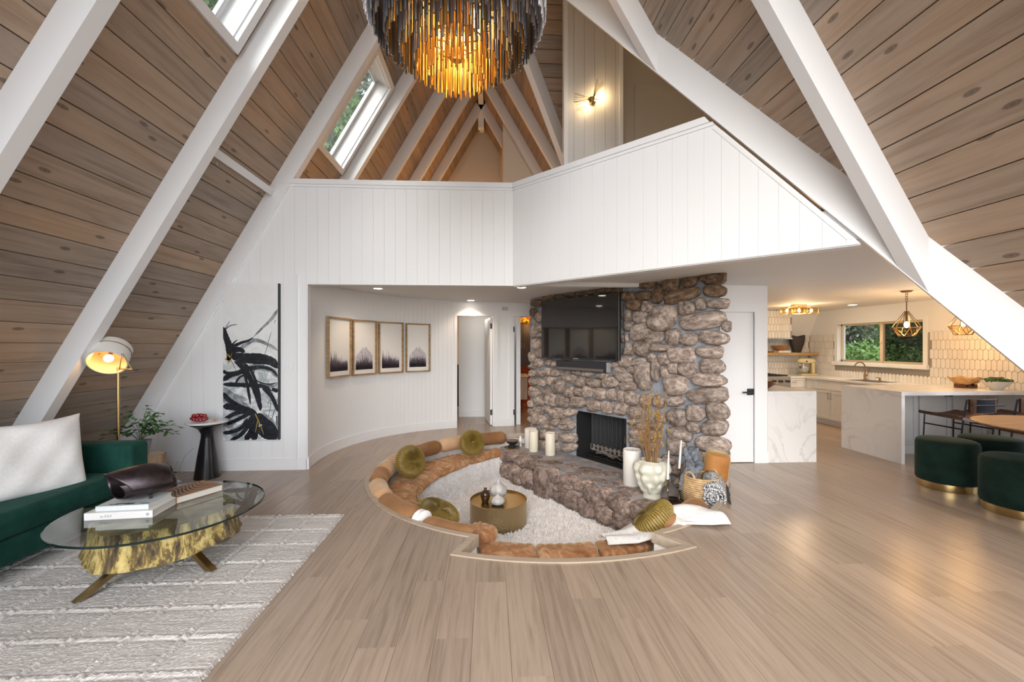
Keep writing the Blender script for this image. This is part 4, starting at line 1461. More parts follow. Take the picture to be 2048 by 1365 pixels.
def front_mattress(x0, x1, label, seed):
    rr = random.Random(seed)
    ph = rr.uniform(0, 6)

    def yc(x):
        return FCY - math.sqrt((FR - 0.635) ** 2 - (x - FCX) ** 2)
    NU, NV = 64, 30
    w_, h, zt_ = 0.25, 0.12, -0.205

    def fn(u, v):
        x = x0 + (x1 - x0) * u
        e = min(1.0, 14 * min(u, 1 - u))
        e = 0.8 + 0.2 * math.sqrt(max(0, 1 - (1 - e) ** 2))
        a = 2 * PI * v
        sx_, sz_ = math.cos(a), math.sin(a)
        r = (abs(sx_) ** 4 + abs(sz_) ** 4) ** -0.25
        tuf = 0.0085 * (abs(math.sin((x - x0) / (x1 - x0) * PI * 6 + .25 * math.sin(a * 3 + ph))) ** .5 + abs(math.sin(sx_ * r * PI * 1.5)) ** .5 - 1.2)
        return (x + 0.008 * math.sin(a * 5 + ph), yc(x) + sx_ * r * (w_ / 2 * e + tuf), zt_ - h / 2 + sz_ * r * (h / 2 * e + tuf))
    mb = MB().grid(lambda u, v: fn(u, 1 - v), NU, NV)
    W = NU + 1
    mb.f.append(tuple(j * W for j in range(NV)))
    mb.f.append(tuple(j * W + NU for j in range(NV))[::-1])
    o = mb.build('seat_mattress', RUST, smooth=True)
    rebase(o, ((x0 + x1) / 2, yc((x0 + x1) / 2), zt_ - h))
    return tag(o, label, 'seat cushion', 'tufted rust mattresses in the pit')


front_mattress(-0.09, 0.385, 'left tufted rust mattress of the three along the front rim', 1)
front_mattress(0.40, 0.905, 'middle tufted rust mattress of the three along the front rim', 2)
front_mattress(0.92, 1.41, 'right tufted rust mattress of the three along the front rim', 3)

# ---------------------------------------------------------------- bolsters round the rim
def bolster(a0, a1, mat, label, r=0.105, rc=1.915, z=-0.035):
    n = 14
    pts, rad = [], []
    for k in range(n + 1):
        t = k / n
        a = a0 + (a1 - a0) * t
        pts.append((CX0 + rc * math.cos(R(a)), CY0 + rc * math.sin(R(a)), z))
        e = min(1, 6 * min(t, 1 - t) + .02)
        rad.append(r * (0.55 + 0.45 * math.sqrt(1 - (1 - e) ** 2)) * (1 + .02 * math.sin(9 * t)))
    o = MB().tube(pts, rad, 18).build('bolster', mat, smooth=True)
    rebase(o, (*pts[n // 2][:2], z - r))
    return tag(o, label, 'bolster', 'velvet bolsters round the pit')


bolster(101, 118, TANV, 'brown velvet bolster at the hearth end of the row, behind the farthest cushion')
bolster(118.5, 136.5, CREAMV, 'pale tan bolster just left of the farthest olive cushion')
bolster(137, 155, TANV, 'brown velvet bolster between the two upright olive cushions')
bolster(155.5, 163.5, CREAMV, 'pale bolster peeping over the top of the left upright olive cushion')
bolster(164, 181, CREAMV, 'cream bolster left of the upright olive cushion, on the left bend')
bolster(181.5, 195, TANV, 'short brown bolster between two cream ones at the left end of the pit')
bolster(195.5, 210, CREAMV, 'cream bolster at the lower left of the pit rim')
bolster(210.5, 229, TANV, 'brown bolster behind the olive cushion that lies near the drum table')
bolster(229.4, 231.8, LINEN, 'white cloth cuff between two brown bolsters at the front left rim', r=0.098)
bolster(232, 247, TANV, 'long brown bolster ending at the notch of the pit rim', r=0.092, z=-0.06)
# puckered end pillow by the notch
mb = MB().ell((-0.075, 3.80, -0.17), (0.15, 0.11, 0.075), Matrix.Rotation(R(-40), 3, 'Z'), 40, 14, 0.8)
mb.v = [(x + .006 * math.sin(40 * y), y + .006 * math.sin(46 * x), z + .010 * math.sin(75 * (x + y)) * math.sin(60 * (x - y))) for x, y, z in mb.v]
o = mb.build('end_pillow', RUST, smooth=True)
rebase(o, (-0.075, 3.80, -0.245))
tag(o, 'small puckered rust pillow wedged in the notch at the front left of the pit', 'pillow')
bolster(296, 318, TANV, 'low brown bolster at the right rim under the basket', r=0.12, rc=1.86, z=-0.06)

# ---------------------------------------------------------------- olive pleated cushions
m, nt, b = newmat('pleated_olive_velvet')
uvn = nd(nt, 'ShaderNodeUVMap')
sp_ = nd(nt, 'ShaderNodeSeparateXYZ')
nt.links.new(uvn.outputs[0], sp_.inputs[0])
m1 = nd(nt, 'ShaderNodeMath', _operation='MULTIPLY')
m1.inputs[1].default_value = 54 * 2 * PI
nt.links.new(sp_.outputs[0], m1.inputs[0])
nz, _ = coords(nt, (1, 1, 1))
n1 = nd(nt, 'ShaderNodeTexNoise')
n1.inputs['Scale'].default_value = 16
n1.inputs['Detail'].default_value = 4
nt.links.new(nz, n1.inputs['Vector'])
m2 = nd(nt, 'ShaderNodeMath', _operation='MULTIPLY_ADD')
m2.inputs[1].default_value = 5.0
nt.links.new(n1.outputs[0], m2.inputs[0])
nt.links.new(m1.outputs[0], m2.inputs[2])
m3 = nd(nt, 'ShaderNodeMath', _operation='SINE')
nt.links.new(m2.outputs[0], m3.inputs[0])
m4 = nd(nt, 'ShaderNodeMath', _operation='MULTIPLY_ADD')
m4.inputs[1].default_value = .5
m4.inputs[2].default_value = .5
nt.links.new(m3.outputs[0], m4.inputs[0])
nt.links.new(ramp(nt, m4.outputs[0], [(0.0, (0.09, 0.056, 0.007)), (0.5, (0.19, 0.122, 0.017)), (1.0, (0.32, 0.22, 0.05))]), b.inputs['Base Color'])  # pleat shading painted in: creases darker, ridges brighter
b.inputs['Roughness'].default_value = .5
b.inputs['Sheen Weight'].default_value = .5
b.inputs['Sheen Tint'].default_value = (.7, .55, .2, 1)
bump(nt, b, m4.outputs[0], .5, .006)
PLEAT = m


def pleated_cushion(c, axis, label, r=0.20, th=0.075, spin=0.0):
    ax = Vector(axis).normalized()
    rot = ax.to_track_quat('Z', 'Y').to_matrix() @ Matrix.Rotation(spin, 3, 'Z')
    t = thing('pleated_cushion', label, 'cushion', c, 0, 'round olive cushions')
    NU, NV = 216, 24

    def fn(u, v):
        a = 2 * PI * u
        b = PI * (v - .5)
        cr, cz = math.cos(b), math.sin(b)
        rr = r * abs(cr) ** 0.55
        zz = th * math.copysign(abs(cz) ** 0.75, cz)
        dimple = 1 - 0.42 * math.exp(-(rr / 0.04) ** 2)
        face = abs(cz) ** 2
        pl = math.sin(a * 54)
        zz = zz * dimple * (1 + 0.12 * pl * face * min(1, rr / .08))
        rr += (1 - face) * 0.003 * math.sin(a * 36 + zz * 160)
        return tuple(rot @ Vector((rr * math.cos(a), rr * math.sin(a), zz)))
    cv = MB().grid(fn, NU, NV, True).build('cover', PLEAT, t, smooth=70, local=True)
    uv = cv.data.uv_layers.new(name='pleats')
    for poly in cv.data.polygons:
        ii = [cv.data.vertices[vi].index for vi in poly.vertices]
        us = [(i % NU) / NU for i in ii]
        if max(us) - min(us) > .5:
            us = [u_ + 1 if u_ < .5 else u_ for u_ in us]
        for li, u_, i in zip(poly.loop_indices, us, ii):
            uv.data[li].uv = (u_, (i // NU) / NV)
    for s in (1, -1):
        MB().ell(rot @ Vector((0, 0, s * th * .60)), (0.018, 0.018, 0.009), rot, 12, 8).build('button', OLIVE, cv, smooth=True, local=True)
    return t


vc = lambda x, y, z: Vector((-x, -y, 1.5 - z)).normalized()
pleated_cushion((-0.27, 6.42, 0.045), (0.40, -1.0, 0.42), 'round olive cushion on the farthest mattress, by the hearth', r=0.195)
pleated_cushion((-1.00, 5.44, 0.04), (0.75, -0.75, 0.30), 'round olive cushion leaning on the bolsters at the left of the pit', r=0.205)
pleated_cushion((-0.49, 4.02, -0.075), (0.36, -0.12, 0.92), 'olive cushion tipped over beside the drum table at the front left', r=0.21, th=0.08)
pleated_cushion((1.44, 3.72, -0.04), (-0.60, 0.30, 0.74), 'olive cushion propped on the white throw at the right end of the hearth', r=0.215, th=0.085)

# ---------------------------------------------------------------- brass drum table with three vases
dt = thing('drum_table', 'low hammered brass drum table on the shag in the pit', 'table', (0.10, 5.06, PITZ))
HAM = newmat('hammered_brass')
m, nt, b = HAM
v, _ = coords(nt, (1, 1, 1), False)
vo = nd(nt, 'ShaderNodeTexVoronoi')
vo.inputs['Scale'].default_value = 62
nt.links.new(v, vo.inputs['Vector'])
b.inputs['Base Color'].default_value = (0.60, 0.48, 0.28, 1)
b.inputs['Metallic'].default_value = 1
b.inputs['Roughness'].default_value = 0.33
bump(nt, b, vo.outputs['Distance'], 0.55, 0.008)
HAM = m
MB().lathe([(0.332, 0.0), (0.335, 0.02), (0.337, 0.14), (0.335, 0.27), (0.338, 0.283), (0.332, 0.285)], n=64).build('drum_wall', HAM, dt, smooth=True, local=True)
MB().lathe([(0.0, 0.262), (0.322, 0.262), (0.330, 0.272), (0.332, 0.284)], n=64).build('tray_top', flat('brass_tray', (0.55, 0.36, 0.13), 0.3, 1.0), dt, smooth=True, local=True)
TZ = PITZ + 0.263
CERW = noisy('crackled_white_glaze', [(0.35, (0.50, 0.48, 0.44)), (0.6, (0.72, 0.71, 0.68))], nscale=18, rough=0.3, bmp=0.1)
BRN = flat('brown_glaze', (0.055, 0.022, 0.012), 0.12, spec=0.7)
o = MB().lathe([(0.0, 0), (0.034, 0), (0.04, 0.012), (0.058, 0.075), (0.055, 0.105), (0.034, 0.13), (0.016, 0.142), (0.015, 0.158), (0.022, 0.165), (0.016, 0.166), (0.012, 0.15), (0.0, 0.14)], n=28).build('vase', BRN, smooth=60)
o.location = (-0.055, 5.02, TZ)
tag(o, 'small glossy brown bottle vase on the brass drum', 'vase')
o = MB().lathe([(0.0, 0), (0.05, 0), (0.085, 0.03), (0.108, 0.075), (0.10, 0.12), (0.06, 0.155), (0.028, 0.17), (0.021, 0.185), (0.023, 0.215), (0.017, 0.215), (0.015, 0.18), (0.0, 0.16)], n=32).build('vase', CERW, smooth=60)
o.location = (0.10, 5.17, TZ)
tag(o, 'taller white crackled bottle vase at the back of the brass drum', 'vase')
o = MB().lathe([(0.0, 0), (0.05, 0), (0.082, 0.03), (0.085, 0.055), (0.06, 0.085), (0.025, 0.102), (0.017, 0.112), (0.02, 0.135), (0.014, 0.135), (0.011, 0.11), (0.0, 0.1)], n=32).build('vase', CERW, smooth=60)
o.location = (0.09, 4.93, TZ)
tag(o, 'squat white vase in front of the two others on the brass drum', 'vase')

# ---------------------------------------------------------------- things on the hearth
def candle(x, y, r, h, mat, label):
    t = thing('pillar_candle', label, 'candle', (x, y, HT), 0, 'pillar candles on the hearth')
    MB().lathe([(0, 0), (r * .97, 0), (r, .004), (r, h - .005), (r * .96, h), (r * .82, h - .012), (0, h - .016)], n=32).build('wax', mat, t, smooth=True, local=True)
    wx = [o_ for o_ in bpy.data.objects if o_.parent is t][0]
    MB().tube([(0, 0, h - .016), (.001, 0, h + .004)], 0.0018, 6).build('wick', BLACK, wx, local=True)
    return t


candle(0.665, 6.95, 0.100, 0.305, CANDLEW, 'tallest ivory pillar candle at the back left of the hearth')
candle(0.685, 6.68, 0.072, 0.325, CANDLE, 'ivory pillar candle standing in front of the tallest one')
candle(0.915, 6.45, 0.075, 0.335, CANDLE, 'lone ivory pillar candle just left of the firebox')
candle(1.70, 5.03, 0.105, 0.42, CANDLEW, 'thick white pillar candle behind the knobbly vase')

t = thing('dish_stack', 'black footed dish with a wooden top on the left end of the hearth', 'dish', (0.36, 6.93, HT))
MB().lathe([(0, 0.0), (0.12, 0.0), (0.125, 0.008), (0.118, 0.014), (0, .014)], n=28).build('brass_tray', BRASSD, t, smooth=True, local=True)
MB().lathe([(0, 0.014), (0.075, 0.014), (0.04, 0.05), (0.05, 0.07), (0.09, 0.085), (0, .085)], n=28).build('foot', BLACKM, t, smooth=True, local=True)
MB().lathe([(0, 0.08), (0.07, 0.082), (0.105, 0.115), (0.10, 0.122), (0, .118)], n=28).build('wooden_bowl', noisy('dark_wood', [(0.3, (0.05, 0.025, 0.016)), (0.7, (0.13, 0.07, 0.045))], nscale=8, rough=0.4), t, smooth=True, local=True)
MB().ell((0.09, 0.05, 0.05), (0.045, 0.04, 0.035), None, 14, 8).build('pebble', STONE, t, smooth=True, local=True)
t = thing('bud_vase', 'thin clear bud vase with a white cloth tie by the tall candle', 'vase', (0.50, 7.02, HT))
MB().lathe([(0, 0), (0.022, 0), (0.026, 0.02), (0.012, 0.07), (0.010, 0.14), (0.013, 0.145), (0.008, 0.145), (0.007, 0.06), (0, .02)], n=16).build('body', CERW, t, smooth=True, local=True)
MB().lathe([(0.012, 0.07), (0.03, 0.09), (0.022, 0.13), (0.012, 0.17)], n=12).build('cloth_tie', LINEN, t, smooth=True, local=True)

# knobbly white vase with dried branches
t = thing('knobbly_vase', 'pale lumpy ceramic vase on the hearth holding dried branches', 'vase', (1.775, 4.60, HT))
rk = random.Random(9)
lob = []
for zr, nl, sz_ in ((0.345, 8, .060), (0.245, 9, .052), (0.14, 7, .046)):
    lob += [(2 * PI * (i + .5 * (nl % 2) + rk.uniform(-.18, .18)) / nl, zr + rk.uniform(-.03, .03), sz_ * rk.uniform(.85, 1.2)) for i in range(nl)]


def vz(u, v):
    a = 2 * PI * u
    pr = [(0, 0.095), (0.1, 0.092), (0.22, 0.105), (0.4, 0.14), (0.6, 0.165), (0.78, 0.185), (0.92, 0.17), (1.0, 0.12)]
    r = pr[-1][1]
    for (t0, r0), (t1, r1) in zip(pr[:-1], pr[1:]):
        if v <= t1:
            k = (v - t0) / (t1 - t0)
            k = k * k * (3 - 2 * k)
            r = r0 + (r1 - r0) * k
            break
    z = 0.41 * v
    for (la, lz, ls) in lob:
        da = math.atan2(math.sin(a - la), math.cos(a - la)) * 0.16
        dd = (da * da * 1.3 + ((z - lz) * .72) ** 2) / (ls * ls * .6)
        r += 0.027 * math.exp(-dd * dd)
    return (r * math.cos(a), r * math.sin(a), z)


CELA = noisy('pale_celadon_glaze', [(0.3, (0.60, 0.58, 0.46)), (0.7, (0.74, 0.73, 0.64))], nscale=4, rough=0.28)
mb = MB().grid(vz, 72, 40, True)
mb.lathe([(0.12, 0.41), (0.105, 0.405), (0.10, 0.34), (0, .33)], n=24)
mb.lathe([(0, 0.0), (0.095, 0.0)], n=24)
mb.build('body', CELA, t, smooth=70, local=True)
br = thing('dried_branches', 'bunch of dry ochre twigs with yellow buds in the knobbly vase', 'branches', (1.775, 4.60, HT + .30))
STEM = flat('dry_stem', (0.30, 0.16, 0.055), 0.8)
BUD = flat('yellow_bud', (0.52, 0.33, 0.03), 0.7)
mb = MB()
bd = MB()
for k in range(46):
    a = rk.uniform(0, 2 * PI)
    sp = rk.uniform(0.03, 0.17) if k % 4 else rk.uniform(.15, .25)
    h = rk.uniform(0.55, 0.98) if k % 4 else rk.uniform(.45, .66)
    cc = rk.uniform(-.05, .05)
    pts = []
    for t_ in np.linspace(0, 1, 7):
        q = t_ ** 1.25
        pts.append((0.035 * math.cos(a) + sp * q * math.cos(a) + cc * math.sin(t_ * 5) * .4, 0.035 * math.sin(a) + sp * q * math.sin(a) + cc * math.cos(t_ * 4) * .4 - cc * .4, h * t_))
    mb.tube(pts, [0.0032 * (1 - .65 * t_) for t_ in np.linspace(0, 1, 7)], 5)
    for j in range(3):
        i = rk.randint(3, 5)
        b0 = Vector(pts[i])
        e = b0 + Vector((rk.uniform(-.05, .05), rk.uniform(-.05, .05), rk.uniform(.06, .15)))
        mb.tube([b0, e], [0.0018, 0.001], 4)
        if k % 3 == 0:
            for jj in range(4):
                p = b0.lerp(e, rk.random()) + Vector((rk.uniform(-.012, .012), rk.uniform(-.012, .012), rk.uniform(-.01, .01)))
                bd.ell(p, (0.006, 0.006, 0.009), None, 5, 4)
mb.build('stems', STEM, br, local=True)
stuff(bd.build('buds', BUD, br, local=True))

# taper candlesticks
def taper(x, y, hs_, hc, lean, label):
    t = thing('candlestick', label, 'candlestick', (x, y, HT), 0, 'taper candlesticks')
    MB().lathe([(0, 0), (0.05, 0), (0.052, .006), (0.02, .016), (0.008, .03), (0.007, hs_ * .5), (0.013, hs_ * .52), (0.007, hs_ * .55), (0.007, hs_ - .05), (0.016, hs_ - .04), (0.014, hs_ - .02), (0.018, hs_), (0, hs_)], n=16).build('stem', BRASSD, t, smooth=True, local=True)
    MB().tube([(0, 0, hs_ - .005), (lean * .6, 0, hs_ + hc * .6), (lean, 0, hs_ + hc)], [0.0125, 0.011, 0.006], 12).build('taper', CANDLEW, t, smooth=True, local=True)
    MB().tube([(lean, 0, hs_ + hc), (lean, 0, hs_ + hc + .012)], 0.0015, 5).build('wick', BLACK, t, local=True)


taper(1.86, 4.38, 0.26, 0.30, 0.012, 'shorter brass candlestick with a white taper beside the knobbly vase')
taper(2.02, 4.46, 0.35, 0.30, 0.022, 'taller brass candlestick with a white taper against the chimney')
# tray, dark pot, glass jar
TRAY = flat('dark_tray', (0.02, 0.015, 0.013), 0.25)
o = MB().rbox((1.78, 3.98, HT), (2.04, 4.36, HT + .014), 0.005, 2).build('serving_tray', TRAY)
rebase(o, (1.91, 4.17, HT))
tag(o, 'dark lacquer tray under the candlesticks at the right end of the hearth', 'tray')
o = MB().lathe([(0, 0), (0.06, 0), (0.085, .03), (0.09, .06), (0.07, .085), (0.05, .095), (0.055, .115), (0.045, .115), (0.04, .09), (0, .08)], n=28).build('lidded_pot', flat('dark_plum_glaze', (0.022, 0.010, 0.010), 0.15, spec=0.6), smooth=60)
o.location = (1.84, 4.20, HT + .014)
tag(o, 'small dark plum pot on the lacquer tray', 'pot')
o = MB().lathe([(0, 0), (0.026, 0), (0.033, .02), (0.024, .05), (0.036, .085), (0.030, .085), (0.018, .05), (0.02, .015), (0, .01)], n=20).build('votive_glass', CERW, smooth=60)
o.location = (1.945, 4.08, HT + .014)
tag(o, 'small waisted votive glass on the lacquer tray by the basket', 'candle holder')

# woven basket with throws
bk = thing('basket', 'round coiled straw basket holding throws at the right of the hearth', 'basket', (2.14, 4.22, HT))
STRAW = noisy('straw', [(0.3, (0.36, 0.22, 0.10)), (0.7, (0.60, 0.43, 0.23))], scale=(1, 1, 1), nscale=22, rough=0.8)
mb = MB()
for k in range(17):
    z = 0.012 + 0.0205 * k
    q = k / 16
    r = 0.135 + 0.055 * math.sin(q * PI * .62) - 0.045 * max(0, q - .55)
    mb.tube([(r * math.cos(a), r * math.sin(a), z) for a in np.linspace(0, 2 * PI, 29)[:-1]], 0.0118, 6, closed=True)
mb.build('coils', STRAW, bk, smooth=True, local=True)
MB().lathe([(0, 0.01), (0.135, 0.01)], n=28).build('base', STRAW, bk, local=True)
for s in (-1, 1):
    a = R(200) if s < 0 else R(20)
    c = Vector((0.155 * math.cos(a), 0.155 * math.sin(a), 0.335))
    tv_ = Vector((-math.sin(a), math.cos(a), 0))
    MB().tube([c + tv_ * (.06 * math.cos(t)) + Vector((0, 0, .06 * math.sin(t))) for t in np.linspace(0, PI, 10)], 0.011, 8).build('handle', STRAW, bk, smooth=True, local=True)
GREYW = noisy('grey_wool', [(0.35, (0.07, 0.08, 0.10)), (0.65, (0.21, 0.23, 0.26))], nscale=30, rough=0.9, bmp=0.3, dist=.005)
BWK = noisy('black_white_knit', [(0.44, (0.025, 0.028, 0.034)), (0.52, (0.60, 0.61, 0.62))], scale=(1, 1, 1), nscale=95, detail=1, rough=0.95, bmp=0.3, dist=.004)
# folded grey throw hanging out of the basket
mb = MB()


def gt(u, v):
    s = u * 1.0
    P0 = [Vector((2.00, 4.24, .02)), Vector((2.02, 4.24, .16)), Vector((2.08, 4.26, .245)), Vector((2.13, 4.34, .29)), Vector((2.12, 4.40, .385)), Vector((2.13, 4.42, .395))]
    i = min(4, int(s * 5))
    p = P0[i].lerp(P0[i + 1], s * 5 - i)
    return tuple(p + Vector((0.09, -0.05, 0)) * (v - .5) * 1.5 + Vector((0, 0, .012 * math.sin(v * 12 + u * 9))))


mb.grid(gt, 30, 12)
o = mb.build('grey_throw', GREYW, smooth=True)
sm = o.modifiers.new('thick', 'SOLIDIFY')
sm.thickness = 0.028
rebase(o, (2.1, 4.3, .16))
tag(o, 'folded grey wool throw draped over the left side of the basket', 'blanket')
# rolled black and white throw
t = thing('rolled_throw', 'black and white throw rolled into a spiral with fringe, stuffed in the basket', 'blanket', (2.20, 4.10, 0.06))
ax = Vector((-0.42, -0.85, -0.12)).normalized()
rot = ax.to_track_quat('Z', 'Y').to_matrix()
mb = MB()


def roll(u, v):
    a = u * 2 * PI * 3.4
    r = 0.018 + 0.105 * u
    return tuple(rot @ Vector((r * math.cos(a), r * math.sin(a) * 1.1, 0.36 * (v - .6))))


mb.grid(roll, 150, 6)
ob = mb.build('cloth', BWK, t, smooth=True, local=True)
sm = ob.modifiers.new('thick', 'SOLIDIFY')
sm.thickness = 0.022
mb = MB()
for k in range(26):
    z = 0.36 * (k / 25 - .6)
    p = rot @ Vector((0.125, 0.0, z))
    mb.tube([p, p + Vector((0.02, -.005, -.04)), p + Vector((rk.uniform(.01, .035), rk.uniform(-.02, .01), -.09))], 0.004, 4)
mb.build('fringe', BLACKM, t, local=True)

# brown velvet cylinder pillow against the chimney end
o = MB().lathe([(0, 0.0), (0.09, 0.003), (0.118, 0.02), (0.124, 0.06), (0.124, 0.25), (0.116, 0.285), (0.09, 0.30), (0, 0.298)], n=36).build('velvet_bolster', noisy('ochre_velvet', [(0.35, (0.32, 0.13, 0.035)), (0.6, (0.45, 0.21, 0.07)), (0.8, (0.68, 0.43, 0.22))], nscale=3.5, rough=0.65, sheen=0.6, spec=.2), smooth=True)
o.location = (2.355, 4.36, 0.085)
o.rotation_euler = (R(4), R(5), 0)
tag(o, 'upright ochre velvet bolster pillow leaning on the chimney behind the basket', 'pillow')
bx = MB().rbox((2.25, 4.30, HT), (2.44, 4.46, 0.083), 0.03, 3).build('folded_blanket', TANV, smooth=True)
rebase(bx, (2.34, 4.38, HT))
tag(bx, 'folded brown blanket under the upright ochre pillow', 'blanket')

# white throw spilling over the right rim
def wt(u, v):
    P0 = [Vector((0.98, 3.62, -.185)), Vector((1.20, 3.60, -.15)), Vector((1.42, 3.62, -.08)), Vector((1.60, 3.63, .02)), Vector((1.73, 3.60, .045)), Vector((1.85, 3.57, .05)), Vector((1.95, 3.55, .04)), Vector((1.99, 3.54, .014))]
    W = [0.16, .28, .36, .38, .36, .33, .27, .16]
    i = min(6, int(u * 7))
    f = u * 7 - i
    p = P0[i].lerp(P0[i + 1], f)
    w_ = W[i] * (1 - f) + W[i + 1] * f
    dv = Vector((-0.25, 1.0, 0)).normalized()
    z = 0.011 * math.sin(v * 9 + 2.2 * math.sin(u * 4)) * math.sin(v * PI) + 0.008 * math.sin(u * 9 + v * 4)
    q = p + dv * (v - .45) * w_
    zz = p.z + z + 0.035 * (1 - (2 * v - 1) ** 2)
    if u > .42:
        zz = max(0.014, zz - (abs(v - .5) * 2) ** 2 * .03)
    return (q.x, q.y, zz)


o = MB().grid(wt, 70, 30).build('white_throw', THROW, smooth=True)
sm = o.modifiers.new('thick', 'SOLIDIFY')
sm.thickness = 0.016
sm.offset = 1
rebase(o, (1.6, 3.6, -.18))
tag(o, 'white flecked throw spilling from the pit over its right rim onto the floor', 'blanket')
# ================================================================ LEFT SIDE: sofa, lamp, tables, rug, painting
# ---------------------------------------------------------------- rug with woven grid
RUGX1, RUGY1 = -1.282, 3.84
m, nt, b = newmat('oatmeal_weave')
v, _ = coords(nt, (1.2, 60, 10), False)
n1 = nd(nt, 'ShaderNodeTexNoise')
n1.inputs['Scale'].default_value = 3.0
n1.inputs['Detail'].default_value = 5
n1.inputs['Roughness'].default_value = 0.7
nt.links.new(v, n1.inputs['Vector'])
c = ramp(nt, n1.outputs[0], [(0.32, (0.36, 0.33, 0.30)), (0.48, (0.60, 0.57, 0.54)), (0.66, (0.74, 0.715, 0.685))])
nt.links.new(c, b.inputs['Base Color'])
b.inputs['Roughness'].default_value = 0.95
b.inputs['Specular IOR Level'].default_value = 0.1
v2, _ = coords(nt, (40, 130, 60), False)
n2 = nd(nt, 'ShaderNodeTexNoise')
n2.inputs['Scale'].default_value = 2.0
n2.inputs['Detail'].default_value = 3
nt.links.new(v2, n2.inputs['Vector'])
bump(nt, b, n2.outputs[0], 0.6, 0.006)
RUGM = m
gx0, gy0 = -3.75, 1.25
NX, NY = 300, 300
X, Y = np.meshgrid(np.linspace(gx0, RUGX1, NX), np.linspace(gy0, RUGY1, NY))
cx = ((RUGX1 - X) / 0.2785) % 1.0
cy = ((RUGY1 - 0.045 - Y) / 0.2545) % 1.0
dx = np.minimum(cx, 1 - cx) * 0.2785
dy = np.minimum(cy, 1 - cy) * 0.2545
noise = rng.normal(0, 1, X.shape)
Z = 0.013 + 0.0045 * np.exp(-(dy / 0.014) ** 2) + 0.0055 * np.exp(-((dx - .006) / 0.010) ** 2) - 0.010 * np.exp(-((dx - .022) / 0.009) ** 2) - 0.004 * np.exp(-((dy - .024) / .008) ** 2) + 0.0010 * noise * (1 + 0.8 * np.exp(-(np.minimum(dx, dy) / 0.015) ** 2))
edge = np.minimum(RUGX1 - X, RUGY1 - Y)
Z = np.where(edge < 0.03, Z + .004, Z)
Z = np.where(edge < 1e-6, 0.001, Z)
X = np.where(RUGX1 - X < 1e-6, X + rng.normal(0, .003, X.shape), X)
rug = MB()
rug.v = [tuple(p) for p in np.stack([X, Y, Z], -1).reshape(-1, 3).tolist()]
rug.f = [(j * NX + i, j * NX + i + 1, (j + 1) * NX + i + 1, (j + 1) * NX + i) for j in range(NY - 1) for i in range(NX - 1)]
o = rug.build('rug', RUGM)
tag(o, 'oatmeal woven rug with a raised grid under the glass coffee table', 'rug')

# ---------------------------------------------------------------- sofa
SX = -3.0
sofa = thing('sofa', 'deep green velvet sofa along the sloping left wall', 'sofa', (-3.45, 2.6, 0))
MB().rbox((-3.98, 0.9, 0.12), (SX - .015, 3.74, 0.285), 0.02, 3).build('base', GREEN, sofa, smooth=True)
MB().rbox((-3.85, 2.32, 0.285), (SX, 3.725, 0.452), 0.06, 5).build('seat_cushion', GREEN, sofa, smooth=True)
MB().rbox((-3.85, 0.9, 0.285), (SX, 2.31, 0.452), 0.06, 5).build('seat_cushion', GREEN, sofa, smooth=True)
MB().rbox((-4.04, 0.9, 0.12), (-3.72, 3.74, 0.70), 0.05, 4).build('backrest', GREEN, sofa, smooth=True)
MB().rbox((-4.0, 3.73, 0.12), (SX, 3.925, 0.675), 0.035, 4).build('arm', GREEN, sofa, smooth=True)
for (x, y) in ((-3.1, 3.84), (-3.9, 3.84), (-3.1, 1.0), (-3.9, 1.0)):
    MB().cyl((x, y, 0.0), (x, y, 0.125), 0.018, 12, 0.024).build('leg', BLACK, sofa)


def pillow(w_, h, th, seed=0):
    mb = MB()

    def fn(sgn):
        def f(u, v):
            a, b_ = 2 * u - 1, 2 * v - 1
            e = max(0, (1 - a ** 4)) * max(0, (1 - b_ ** 4))
            x = a * w_ / 2 * (1 - 0.055 * (1 - b_ * b_) * abs(a) - 0.0)
            z = b_ * h / 2 * (1 - (0.20 if b_ > 0 else 0.05) * (1 - a * a) * abs(b_))
            y = sgn * (th / 2 * e ** 0.45 + 0.004) + 0.012 * math.sin(5 * a + 3 * b_ + seed) * e + .008 * math.sin(13 * a - 6 * b_) * e * (1 - e * .5)
            return (x, y, z)
        return f
    mb.grid(fn(-1), 40, 30)
    f2 = fn(1)
    mb.grid(lambda u, v: f2(1 - u, v), 40, 30)
    return mb


o = pillow(0.90, 0.60, 0.22).build('pillow', LINEN, local=True, smooth=80)
o.location = (-3.37, 3.14, 0.70)
o.rotation_euler = (R(-16), R(4), R(72))
tag(o, 'large white linen pillow leaning in the far corner of the green sofa', 'pillow')

# ---------------------------------------------------------------- floor lamp
lp = thing('floor_lamp', 'brass floor lamp with a tilted white drum shade behind the sofa arm', 'lamp', (-3.47, 4.17, 0))
LX, LY = -3.47, 4.17
MB().lathe([(0, 0), (0.13, 0), (0.13, 0.012), (0.02, 0.02), (0, .02)], (LX, LY, 0), 32).build('base', BRASS, lp, smooth=True)
MB().cyl((LX, LY, 0.015), (LX, LY, 1.30), 0.0115, 14).build('pole', BRASS, lp, smooth=True)
head = Vector((LX - 0.03, LY - 0.05, 1.415))
axd = Vector((0.29, -0.667, -0.65)).normalized()       # shade opens towards the room, downwards
hr = axd.to_track_quat('Z', 'Y').to_matrix()
sd = MB()
lv = [(0.139, 0.105), (0.145, 0.105), (0.145, -0.09), (0.138, -0.102), (0.0, -0.104)]
sd.lathe(lv, n=40)
sd.v = [tuple(head + hr @ Vector(p)) for p in sd.v]
SHD = flat('white_shade', (0.80, 0.78, 0.74), 0.6)
SHI = flat('shade_lining', (0.80, 0.62, 0.40), 0.5)
shd_o = sd.build('lamp_shade', SHD, lp, smooth=True)
si = MB().lathe([(0.138, 0.104), (0.138, -0.09), (0.0, -0.09)], n=40)
